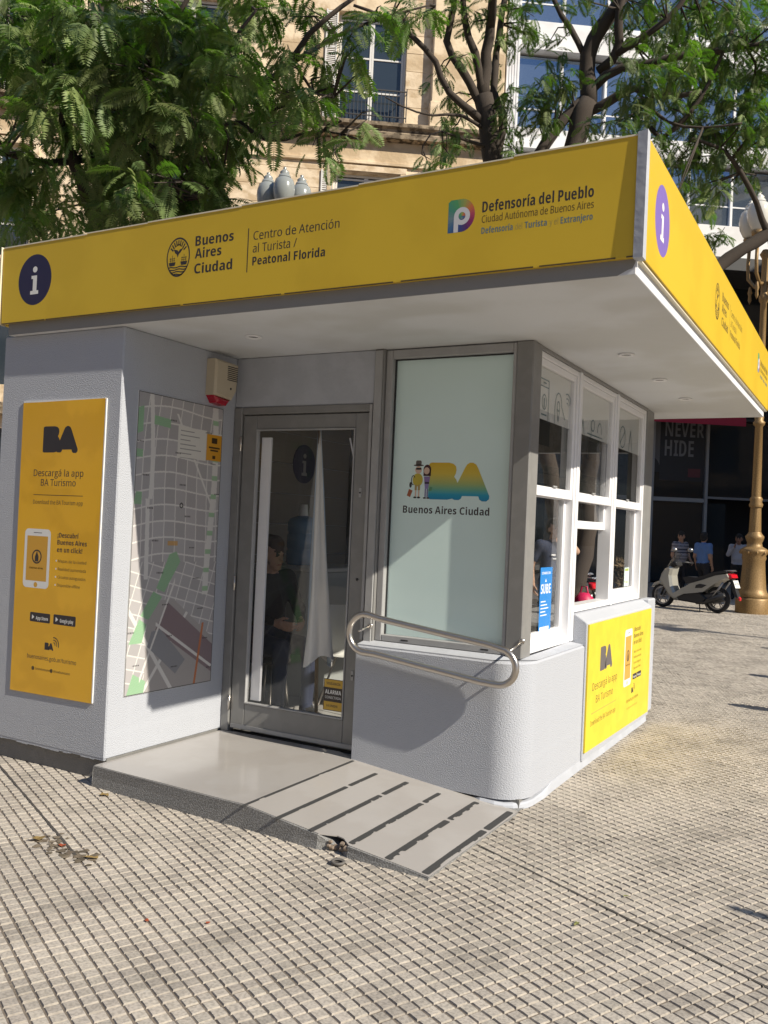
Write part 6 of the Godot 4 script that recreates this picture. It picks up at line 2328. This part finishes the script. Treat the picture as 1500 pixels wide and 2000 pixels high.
	var mid_and_shade_leaves := [
		[-4.70, 8.30, -5.67, 0.40, 42],  # first of the unseen clumps added above the kiosk to shade the left tree
		[-5.19, 9.20, -6.36, 0.40, 42],
		[-4.77, 7.76, -5.70, 0.40, 42],
		[-5.37, 8.51, -6.41, 0.40, 42],
		[-4.23, 8.24, -6.01, 0.40, 42],
		[-5.10, 8.79, -6.80, 0.40, 42],
		[-3.48, 8.34, -5.93, 0.40, 42],
		[-5.11, 8.23, -6.83, 0.40, 42],
		[-3.20, 8.62, -6.28, 0.40, 42],
		[-4.28, 8.96, -7.15, 0.40, 42],
		[-3.34, 8.03, -6.31, 0.40, 42],
		[-4.23, 8.45, -7.16, 0.40, 42],
		[-2.97, 8.37, -6.65, 0.40, 42],
		[-3.32, 9.22, -7.47, 0.40, 42],
		[-3.04, 7.83, -6.68, 0.40, 42],
		[-3.78, 8.32, -7.55, 0.40, 42],
		[-2.58, 8.29, -6.97, 0.40, 42],
		[-3.17, 8.90, -7.87, 0.40, 42],
		[-2.25, 8.05, -6.94, 0.40, 42],
		[-2.65, 8.76, -7.82, 0.40, 42],  # last of the added shade clumps; the tree's own leaves follow
		[-6.04, 8.13, -12.40, 0.30, 16],
		[-5.77, 7.58, -11.96, 0.32, 22],
		[-5.74, 7.08, -11.68, 0.26, 16],
		[-5.81, 6.80, -11.50, 0.21, 10],
		[-5.56, 9.34, -12.16, 0.31, 18],
		[-5.59, 9.24, -11.68, 0.30, 16],
		[-5.18, 9.63, -12.74, 0.40, 30],
		[-5.01, 9.35, -12.89, 0.30, 22],
		[-4.83, 7.93, -12.11, 0.37, 26],
		[-4.92, 7.60, -12.20, 0.29, 16],
		[-5.40, 8.75, -12.64, 0.28, 12],
		[-5.23, 9.20, -12.50, 0.27, 14],
		[-6.15, 8.56, -12.22, 0.20, 8],
		[-5.58, 8.60, -11.90, 0.21, 8],
		[-5.64, 9.64, -11.56, 0.67, 40],
		[-5.00, 9.80, -12.14, 0.60, 40],
		[-5.21, 7.41, -12.75, 0.21, 10],
		[-6.29, 9.12, -11.40, 0.30, 14],
		[-6.59, 8.93, -11.34, 0.27, 10],
	]
	var right_leaves := [
		[-4.24, 7.75, -11.66, 0.34, 36],
		[-4.29, 7.43, -11.64, 0.34, 40],
		[-3.99, 7.90, -11.78, 0.26, 20],
		[-4.27, 7.96, -12.79, 0.28, 18],
		[-3.36, 7.09, -11.56, 0.31, 24],
		[-3.03, 7.52, -11.39, 0.36, 36],
		[-3.38, 9.19, -13.32, 0.54, 55],
		[-3.41, 9.39, -14.18, 0.57, 27],
		[-2.92, 9.30, -13.59, 0.62, 75],
		[-3.00, 10.14, -14.93, 0.67, 37],
		[-2.34, 9.27, -13.65, 0.61, 80],
		[-2.41, 9.70, -14.48, 0.64, 40],
		[-1.73, 8.57, -12.87, 0.56, 75],
		[-2.17, 10.04, -15.12, 0.66, 37],
		[-2.73, 7.97, -12.20, 0.56, 70],
		[-3.23, 9.68, -15.08, 0.68, 35],
		[-2.40, 8.35, -13.31, 0.59, 80],
		[-2.57, 9.19, -15.45, 0.68, 40],
		[-1.84, 8.18, -13.35, 0.58, 80],
		[-2.20, 8.63, -14.41, 0.63, 40],
		[-3.08, 7.31, -12.04, 0.38, 34],
		[-2.75, 7.75, -13.05, 0.59, 60],
		[-3.19, 8.79, -15.17, 0.69, 30],
		[-2.15, 7.62, -13.27, 0.62, 80],
		[-2.58, 8.72, -15.38, 0.72, 40],
		[-1.67, 7.48, -13.23, 0.54, 70],
		[-1.73, 8.19, -14.72, 0.59, 35],
		[-2.52, 6.99, -12.90, 0.51, 60],
		[-2.81, 8.07, -15.14, 0.59, 30],
		[-2.21, 7.34, -13.95, 0.54, 60],
		[-2.11, 7.27, -14.20, 0.54, 30],
		[-2.38, 6.49, -13.20, 0.35, 34],
		[-3.71, 9.08, -12.95, 0.27, 16],
		[-2.45, 5.80, -11.85, 0.21, 20],
		[-2.08, 5.74, -12.56, 0.18, 12],
		[-1.22, 8.24, -12.99, 0.62, 60],
		[-1.43, 9.47, -15.34, 0.74, 30],
		[-1.29, 7.67, -14.13, 0.68, 60],
		[-1.56, 8.17, -14.70, 0.71, 30],
		[-3.76, 8.96, -11.24, 0.61, 40],
		[-2.79, 9.01, -11.65, 0.74, 60],
		[-2.21, 10.21, -14.02, 0.85, 60],
		[-4.45, 8.73, -12.52, 0.23, 10],
		[-3.43, 6.71, -11.37, 0.20, 10],
		[-2.95, 7.08, -12.58, 0.29, 20],
	]
	grow("large feathery leaved tree rising behind the left end of the kiosk", left_limbs, left_leaves, 11, 0.92)
	grow("slender forked tree with dark branches behind the middle of the sign band", mid_limbs, mid_and_shade_leaves, 12, 0.66)
	grow("spreading tree with a thick dark trunk behind the right end of the sign band", right_limbs, right_leaves, 13, 0.66)
	grow("small street tree out of view right whose leaf shadow falls before the scooter", [[0.09, 0.05, [5.6, 0.0, -15.1, 5.5, 3.0, -15.1, 5.6, 6.0, -15.1]], [0.04, 0.015, [5.6, 5.6, -15.1, 5.2, 6.6, -15.3, 4.8, 7.2, -15.5]], [0.04, 0.015, [5.6, 5.6, -15.1, 6.0, 6.8, -15.0, 6.4, 7.4, -14.9]]], [[5.2, 6.9, -15.2, 0.55, 45], [5.9, 7.2, -15.0, 0.5, 40], [4.7, 7.3, -15.6, 0.4, 30]], 14, 0.9)

# ------------------------------------------------------------------ people
var stripe := Color(0, 0, 0, 0)
var stripe_on := Color(0, 0, 0, 0)

func sdf(st: SurfaceTool, bones: Array, cell: float, k: float, tf: Transform3D) -> void:
	# bones: [a, ra, b, rb, colour]; smooth union meshed as surface nets
	var lo := Vector3(1e9, 1e9, 1e9)
	var hi := -lo
	for b in bones:
		for e in [[b[0], b[1]], [b[2], b[3]]]:
			var m: Vector3 = Vector3.ONE * (e[1] + k + cell * 2.0)
			lo = lo.min(e[0] - m)
			hi = hi.max(e[0] + m)
	var nx := int((hi.x - lo.x) / cell) + 2
	var ny := int((hi.y - lo.y) / cell) + 2
	var nz := int((hi.z - lo.z) / cell) + 2
	var F := PackedFloat32Array()
	F.resize(nx * ny * nz)
	F.fill(1.0)
	var D := F.duplicate()
	var Cc := PackedInt32Array()
	Cc.resize(nx * ny * nz)
	for bi in bones.size():
		var b: Array = bones[bi]
		var a: Vector3 = b[0]
		var ab: Vector3 = b[2] - a
		var l2 := maxf(ab.length_squared(), 1e-9)
		var m: float = maxf(b[1], b[3]) + k + cell * 2.0
		var p0: Vector3 = (a.min(b[2]) - Vector3.ONE * m - lo) / cell
		var p1: Vector3 = (a.max(b[2]) + Vector3.ONE * m - lo) / cell
		for x in range(max(0, int(p0.x)), min(nx, int(p1.x) + 1)):
			for y in range(max(0, int(p0.y)), min(ny, int(p1.y) + 1)):
				for z in range(max(0, int(p0.z)), min(nz, int(p1.z) + 1)):
					var p := lo + Vector3(x, y, z) * cell
					var t := clampf((p - a).dot(ab) / l2, 0.0, 1.0)
					var d: float = p.distance_to(a + ab * t) - lerpf(b[1], b[3], t)
					var i := (x * ny + y) * nz + z
					var f := F[i]
					var h := maxf(k - absf(f - d), 0.0) / k
					F[i] = minf(f, d) - h * h * k * 0.25
					if d < D[i]:
						D[i] = d
						Cc[i] = bi
	var V := {}
	var col := {}
	var off := [0, 1, nz, nz + 1, ny * nz, ny * nz + 1, ny * nz + nz, ny * nz + nz + 1]
	var cor := [Vector3(0, 0, 0), Vector3(0, 0, 1), Vector3(0, 1, 0), Vector3(0, 1, 1), Vector3(1, 0, 0), Vector3(1, 0, 1), Vector3(1, 1, 0), Vector3(1, 1, 1)]
	var edges := [[0, 1], [2, 3], [4, 5], [6, 7], [0, 2], [1, 3], [4, 6], [5, 7], [0, 4], [1, 5], [2, 6], [3, 7]]
	for x in nx - 1:
		for y in ny - 1:
			for z in nz - 1:
				var i := (x * ny + y) * nz + z
				var f0 := F[i]
				if f0 > cell * 2.0 or f0 < -cell * 2.0:
					continue
				var mask := 0
				for c in 8:
					if F[i + off[c]] < 0.0:
						mask |= 1 << c
				if mask == 0 or mask == 255:
					continue
				var s := Vector3.ZERO
				var n := 0
				for e in edges:
					var fa := F[i + off[e[0]]]
					var fb := F[i + off[e[1]]]
					if (fa < 0.0) != (fb < 0.0):
						s += (cor[e[0]] as Vector3).lerp(cor[e[1]], fa / (fa - fb))
						n += 1
				V[i] = tf * (lo + (Vector3(x, y, z) + s / n) * cell)
				var bc: Color = bones[Cc[i]][4]
				if stripe.a > 0.5 and bc == stripe_on and fposmod(lo.y + y * cell, 0.085) < 0.03:
					bc = stripe
				col[i] = bc
	for i in V:
		var x: int = int(i / (ny * nz))
		var y: int = int(i / nz) % ny
		var z: int = i % nz
		if x < 1 or y < 1 or z < 1:
			continue
		var s0 := F[i] < 0.0
		for ax in 3:
			var st1: int = [ny * nz, nz, 1][ax]
			var u: int = [nz, 1, ny * nz][ax]
			var v: int = [1, ny * nz, nz][ax]
			if (F[i + st1] < 0.0) == s0:
				continue
			var q := [i, i - u, i - u - v, i - v]
			if not (V.has(q[1]) and V.has(q[2]) and V.has(q[3])):
				continue
			if s0:
				q = [q[0], q[1], q[2], q[3]]
			else:
				q = [q[3], q[2], q[1], q[0]]
			for tr in [[0, 2, 1], [0, 3, 2]]:
				for w in tr:
					st.set_color(col[q[0]])
					st.add_vertex(V[q[w]])

func hand(st: SurfaceTool, wrist: Vector3, dir: Vector3, palm_n: Vector3, side: float, skin: Color, curl: float, tf: Transform3D) -> void:
	var d := dir.normalized()
	var n := (palm_n - d * palm_n.dot(d)).normalized()
	var s := d.cross(n) * side
	var B := []
	var kn := wrist + d * 0.085
	B.append([wrist, 0.026, wrist + d * 0.05 + s * 0.012, 0.024, skin])
	B.append([wrist, 0.026, wrist + d * 0.05 - s * 0.014, 0.022, skin])
	B.append([wrist + d * 0.05 + s * 0.018, 0.018, wrist + d * 0.082 - s * 0.02, 0.015, skin])
	for f in 4:
		var o := s * (0.030 - 0.020 * f)
		var l: float = [0.036, 0.041, 0.038, 0.030][f]
		var a := kn + o - d * 0.006
		var b := a + (d * cos(curl * 0.6) + n * sin(curl * 0.6)) * l
		var c := b + (d * cos(curl * 1.4) + n * sin(curl * 1.4)) * l * 0.75
		var e := c + (d * cos(curl * 2.1) + n * sin(curl * 2.1)) * l * 0.6
		B.append([a, 0.0095, b, 0.0088, skin])
		B.append([b, 0.0088, c, 0.0082, skin])
		B.append([c, 0.0082, e, 0.0070, skin])
	var ta := wrist + d * 0.028 + s * 0.024
	var tb := ta + (d * 0.7 + s * 0.6 + n * 0.35).normalized() * 0.042
	var tc := tb + (d * 0.9 + s * 0.1 + n * 0.4).normalized() * 0.032
	B.append([ta, 0.013, tb, 0.0105, skin])
	B.append([tb, 0.0105, tc, 0.0085, skin])
	sdf(st, B, 0.0065, 0.008, tf)

func person(label: String, at: Vector3, yaw: float, J: Dictionary, C: Dictionary, group := "") -> Node3D:
	# local frame: facing +z, own left is +x
	var P := local_thing("person", label, "person", at, yaw, group)
	var st := ST(true)
	var S := {"pelvis": Vector3(0, 0.95, 0), "waist": Vector3(0, 1.10, 0.01), "chest": Vector3(0, 1.32, 0.0), "neck": Vector3(0, 1.48, -0.015), "head": Vector3(0, 1.63, 0.015),
		"shl": Vector3(0.185, 1.425, -0.01), "shr": Vector3(-0.185, 1.425, -0.01), "ell": Vector3(0.235, 1.14, -0.03), "elr": Vector3(-0.235, 1.14, -0.03), "wrl": Vector3(0.235, 0.89, 0.05), "wrr": Vector3(-0.235, 0.89, 0.05),
		"hil": Vector3(0.09, 0.92, 0), "hir": Vector3(-0.09, 0.92, 0), "knl": Vector3(0.10, 0.50, 0.02), "knr": Vector3(-0.10, 0.50, 0.02), "anl": Vector3(0.105, 0.09, -0.03), "anr": Vector3(-0.105, 0.09, -0.03),
		"tol": Vector3(0.125, 0.038, 0.13), "tor": Vector3(-0.125, 0.038, 0.13), "face": Vector3(0, 0, 1)}
	for k in J:
		S[k] = J[k]
	var top: Color = C.top
	var leg: Color = C.leg
	var skin: Color = C.skin
	var slv: Color = C.get("sleeve", top)
	var fat: float = C.get("fat", 1.0)
	var B := []
	for s in [-1.0, 1.0]:
		var o := Vector3(0.065 * s, 0, 0)
		B.append([S.pelvis + o, 0.105, S.waist + o * 0.9, 0.095 * fat, leg if S.pelvis.y < 0.7 else top])
		B.append([S.waist + o * 0.9, 0.097 * fat, S.chest + o * 1.15, 0.108, top])
		B.append([S.pelvis + o - Vector3(0, 0.03, 0.0), 0.108, S.pelvis + o - Vector3(0, 0.05, 0.0), 0.105, leg])
	B.append([S.shl, 0.062, S.shr, 0.062, top])
	B.append([S.chest + Vector3(0, 0.04, 0), 0.10, S.neck - Vector3(0, 0.035, 0), 0.058, top])
	B.append([S.neck - Vector3(0, 0.03, 0), 0.052, S.neck.lerp(S.head, 0.6), 0.050, skin])
	for s in ["l", "r"]:
		var sh: Vector3 = S["sh" + s]
		var el: Vector3 = S["el" + s]
		var wr: Vector3 = S["wr" + s]
		if C.get("long_sleeves", true):
			B.append([sh, 0.062, el, 0.047, slv])
			B.append([el, 0.046, wr, 0.032, slv])
		else:
			var cut := sh.lerp(el, 0.62)
			B.append([sh, 0.066, cut, 0.062, slv])
			B.append([cut, 0.044, el, 0.041, skin])
			B.append([el, 0.041, wr, 0.027, skin])
		B.append([S["hi" + s], 0.098, S["kn" + s], 0.066, leg])
		B.append([S["kn" + s], 0.064, S["an" + s], 0.047, leg])
		B.append([S["an" + s] - Vector3(0, 0.03, 0.01), 0.042, S["to" + s], 0.034, C.shoe])
	sdf(st, B, 0.02, 0.045, Transform3D.IDENTITY)
	# head on its own finer grid
	var H: Vector3 = S.head
	var fz: Vector3 = (S.face as Vector3).normalized()
	var hb := Basis(UP.cross(fz).normalized(), UP, fz)
	var tf := Transform3D(hb, H)
	var hair: Color = C.hair
	var hbones := [[Vector3(0, 0.035, -0.018), 0.088, Vector3(0, 0.02, 0.0), 0.082, skin], [Vector3(0, 0.0, 0.02), 0.068, Vector3(0, -0.085, 0.045), 0.036, skin],
		[Vector3(0.03, -0.045, 0.028), 0.036, Vector3(-0.03, -0.045, 0.028), 0.036, skin],
		[Vector3(0, 0.005, 0.088), 0.010, Vector3(0, -0.030, 0.104), 0.014, skin], [Vector3(0, -0.09, -0.01), 0.05, Vector3(0, -0.12, -0.02), 0.05, skin],
		[Vector3(0.078, 0.0, 0.0), 0.016, Vector3(0.082, -0.03, 0.0), 0.012, skin], [Vector3(-0.078, 0.0, 0.0), 0.016, Vector3(-0.082, -0.03, 0.0), 0.012, skin],
		[Vector3(0.030, 0.012, 0.078), 0.012, Vector3(0.034, 0.012, 0.076), 0.012, Color(0.03, 0.025, 0.02)], [Vector3(-0.030, 0.012, 0.078), 0.012, Vector3(-0.034, 0.012, 0.076), 0.012, Color(0.03, 0.025, 0.02)],
		[Vector3(0.018, -0.062, 0.080), 0.008, Vector3(-0.018, -0.062, 0.080), 0.008, Color(skin.r * 0.7, skin.g * 0.45, skin.b * 0.45)],
		[Vector3(0.045, 0.035, 0.072), 0.008, Vector3(0.018, 0.038, 0.086), 0.008, hair], [Vector3(-0.045, 0.035, 0.072), 0.008, Vector3(-0.018, 0.038, 0.086), 0.008, hair],
		[Vector3(0, 0.06, -0.03), 0.092, Vector3(0, 0.085, 0.025), 0.070, hair], [Vector3(0.05, 0.04, -0.03), 0.055, Vector3(0.05, -0.03, -0.05), 0.04, hair], [Vector3(-0.05, 0.04, -0.03), 0.055, Vector3(-0.05, -0.03, -0.05), 0.04, hair],
		[Vector3(0, 0.03, -0.05), 0.078, Vector3(0, -0.05, -0.06), 0.05, hair]]
	sdf(st, hbones, 0.011, 0.014, tf)
	for s in ["l", "r"]:
		var sd := 1.0 if s == "l" else -1.0
		var wr: Vector3 = S["wr" + s]
		var el: Vector3 = S["el" + s]
		var pn: Vector3 = J.get("palm" + s, Vector3(-sd, 0, 0.1))
		hand(st, wr, J.get("hand" + s, wr - el), pn, -sd, skin, J.get("curl", 0.45), Transform3D.IDENTITY)
	obj("body", st, mc.vcloth, P)
	return P

func build_people() -> void:
	var skin := Color(0.36, 0.21, 0.14)
	var black := Color(0.015, 0.013, 0.012)
	# man behind the kiosk, one hand raised to his ear
	var man := person("man in a navy t-shirt with raised hand, seen through the first side window", Vector3(-3.80, 0, -11.5), 0.75,
		{"ell": Vector3(0.20, 1.36, 0.27), "wrl": Vector3(0.11, 1.60, 0.20), "handl": Vector3(-0.2, 1, -0.1), "palml": Vector3(-1, 0, -0.3), "elr": Vector3(-0.27, 1.15, -0.08), "wrr": Vector3(-0.26, 0.90, -0.02), "head": Vector3(0.0, 1.645, 0.02), "face": Vector3(0.1, 0, 1)},
		{"top": Color(0.030, 0.037, 0.07), "leg": Color(0.03, 0.04, 0.07), "skin": Color(0.42, 0.26, 0.18), "shoe": black, "hair": Color(0.03, 0.02, 0.015), "long_sleeves": false, "fat": 1.12})
	var st := ST()
	for p in [[-0.05, 1.30, 0.07, 0.022], [0.03, 1.32, 0.04, 0.03], [-0.02, 1.25, 0.09, 0.016], [0.02, 1.20, 0.05, 0.02]]:
		var o := Vector3(p[0], p[1], 0.131)
		flat(st, ell(0, 0, p[2] * 0.5, p[3] * 0.5, 9), o, Vector3(1, 0, 0), UP, 0.0)
	obj("shirt_print", st, mc.paper, man)
	# three people under the shop canopy
	stripe = Color(0.05, 0.05, 0.07, 1)
	stripe_on = Color(0.26, 0.25, 0.27)
	person("man in a striped polo shirt standing behind the silver scooter", Vector3(-4.62, 0, -24.6), 0.9,
		{"face": Vector3(-0.8, 0, 0.6), "wrl": Vector3(0.2, 0.98, 0.2), "ell": Vector3(0.26, 1.15, 0.0)},
		{"top": Color(0.26, 0.25, 0.27), "leg": Color(0.02, 0.02, 0.025), "skin": skin, "shoe": black, "hair": black, "long_sleeves": false, "fat": 1.25}, "people by the shop")
	stripe.a = 0.0
	person("man in a blue shirt with his back turned, right of the striped shirt", Vector3(-4.0, 0, -24.4), 2.7,
		{"face": Vector3(0.1, 0, 1), "anl": Vector3(0.11, 0.09, 0.14), "knl": Vector3(0.10, 0.50, 0.14), "tol": Vector3(0.12, 0.038, 0.30)},
		{"top": Color(0.09, 0.17, 0.36), "leg": Color(0.018, 0.018, 0.022), "skin": skin, "shoe": black, "hair": black, "long_sleeves": false, "fat": 1.1}, "people by the shop")
	person("person in a white shirt standing just left of the lamp post base", Vector3(-3.30, 0, -25.6), 0.2,
		{"elr": Vector3(-0.26, 1.20, 0.02), "wrr": Vector3(-0.12, 1.40, 0.16), "handr": Vector3(0.2, 1, 0.1), "face": Vector3(-0.3, 0, 1)},
		{"top": Color(0.34, 0.33, 0.35), "leg": black, "skin": Color(0.22, 0.12, 0.08), "shoe": black, "hair": black, "fat": 1.15}, "people by the shop")
	# visitor sitting inside by the door
	person("seated person in a black jacket and dark jeans behind the door glass", Vector3(-4.16, 0.115, -5.66), 1.2,
		{"pelvis": Vector3(0, 0.56, -0.05), "waist": Vector3(0, 0.70, -0.06), "chest": Vector3(0, 0.92, -0.03), "neck": Vector3(0, 1.08, 0.0), "head": Vector3(0, 1.22, 0.05), "face": Vector3(0.2, -0.2, 1),
		"shl": Vector3(0.19, 1.03, -0.02), "shr": Vector3(-0.19, 1.03, -0.02), "ell": Vector3(0.25, 0.78, 0.08), "elr": Vector3(-0.25, 0.78, 0.08), "wrl": Vector3(0.12, 0.72, 0.30), "wrr": Vector3(-0.12, 0.72, 0.30),
		"hil": Vector3(0.10, 0.53, 0.0), "hir": Vector3(-0.10, 0.53, 0.0), "knl": Vector3(0.13, 0.54, 0.42), "knr": Vector3(-0.13, 0.54, 0.42), "anl": Vector3(0.13, 0.09, 0.40), "anr": Vector3(-0.13, 0.09, 0.40), "tol": Vector3(0.14, 0.038, 0.56), "tor": Vector3(-0.14, 0.038, 0.56)},
		{"top": Color(0.012, 0.012, 0.013), "leg": Color(0.02, 0.03, 0.06), "skin": skin, "shoe": black, "hair": Color(0.05, 0.03, 0.02), "fat": 1.2})
	var sc := local_thing("stool", "low dark stool under the seated person inside the kiosk", "stool", Vector3(-4.16, 0.115, -5.71), 1.2)
	st = ST(true)
	lathe(st, Vector3.ZERO, [[0.0, 0.375], [0.17, 0.375], [0.185, 0.39], [0.185, 0.415], [0.17, 0.425], [0.0, 0.43]], 20)
	obj("seat", st, mc.black, sc)
	for k in 4:
		var f := TAU * k / 4.0 + 0.4
		tube_obj("leg", [Vector3(cos(f) * 0.12, 0.38, sin(f) * 0.12), Vector3(cos(f) * 0.17, 0.004, sin(f) * 0.17)], [0.011, 0.011], mc.steel, sc, 6)

func build_small() -> void:
	# scraps on the paving
	var cols := [M(0.30, 0.06, 0.02, 0.7), M(0.22, 0.15, 0.05, 0.8), M(0.16, 0.17, 0.05, 0.8)]
	var spots := [[-2.47, -2.66, 0, "small red petal on the paving near the lower edge", 0.014], [-2.26, -2.78, 0, "tiny red petal on the paving, right of the other petal", 0.012], [-3.36, -3.02, 0, "orange leaf scrap lying in the dark stain on the paving", 0.022], [-3.13, -2.99, 1, "brown leaf scrap at the right end of the dark paving stain", 0.028], [-3.52, -3.00, 1, "dark curled leaf at the left end of the paving stain", 0.038], [-3.78, -3.68, 1, "brown leaf lying near the corner of the ramp kerb", 0.03], [-1.03, -3.62, 2, "yellowish leaf on the right paving beside the dark joint", 0.020], [-0.93, -4.02, 2, "pale leaf scrap on the paving at the right", 0.016]]
	for s in spots:
		var L := local_thing("fallen_leaf", s[3], "leaf", Vector3(s[0], 0.003, s[1]), rng.randf() * TAU, "scraps on the paving")
		var st := ST()
		var r: float = s[4]
		var rim := []
		for k in 9:
			var f := TAU * k / 9.0
			rim.append(Vector3(cos(f) * r * rng.randf_range(0.7, 1.2), 0.001 + 0.012 * rng.randf() * (r / 0.03), sin(f) * r * 0.55 * rng.randf_range(0.7, 1.3)))
		for k in 9:
			t3(st, Vector3(0, 0.004, 0), rim[(k + 1) % 9], rim[k])
		obj("blade", st, cols[s[2]], L)
		st = ST()
		tube(st, [Vector3(r * 0.8, 0.004, 0), Vector3(r * 1.4, 0.006, r * 0.15)], [0.0012, 0.0008], 4)
		obj("stalk", st, cols[1], L)
	# dirt trodden into the paving: ragged small blotches
	var st3 := ST()
	for k in 70:
		var a := rng.randf()
		var c := Vector3(lerpf(-3.50, -3.12, a), 0.0012, lerpf(-3.03, -2.98, a)) + Vector3(rng.randfn() * 0.035, 0, rng.randfn() * 0.035)
		var r3 := rng.randf_range(0.006, 0.026)
		var v := rng.randf_range(0.5, 1.3)
		st3.set_color(Color(0.15 * v, 0.12 * v, 0.085 * v))
		var rim := []
		for i in 8:
			var f := TAU * i / 8.0
			rim.append(c + Vector3(cos(f), 0, sin(f)) * r3 * rng.randf_range(0.45, 1.3))
		for i in 8:
			t3(st3, c + Vector3(0, 0.0001 * (k % 9), 0), rim[(i + 1) % 8], rim[i])
	var dp := obj("dirt_patch", st3, mc.vcloth)
	tag(dp, "dark ragged dirt patch on the paving, left of the ramp", "dirt")
	dp.set_meta("kind", "stuff")
	# crushed bottle cap near the broken ramp edge
	var cp := local_thing("bottle_cap", "grey crushed ring lying by the broken ramp edge", "litter", Vector3(-2.17, 0.002, -3.60), 0.3)
	var s2 := ST(true)
	lathe(s2, Vector3.ZERO, [[0.020, 0.001], [0.034, 0.002], [0.036, 0.012], [0.030, 0.016], [0.020, 0.010]], 16)
	obj("ring", s2, M(0.12, 0.11, 0.10, 0.7), cp)
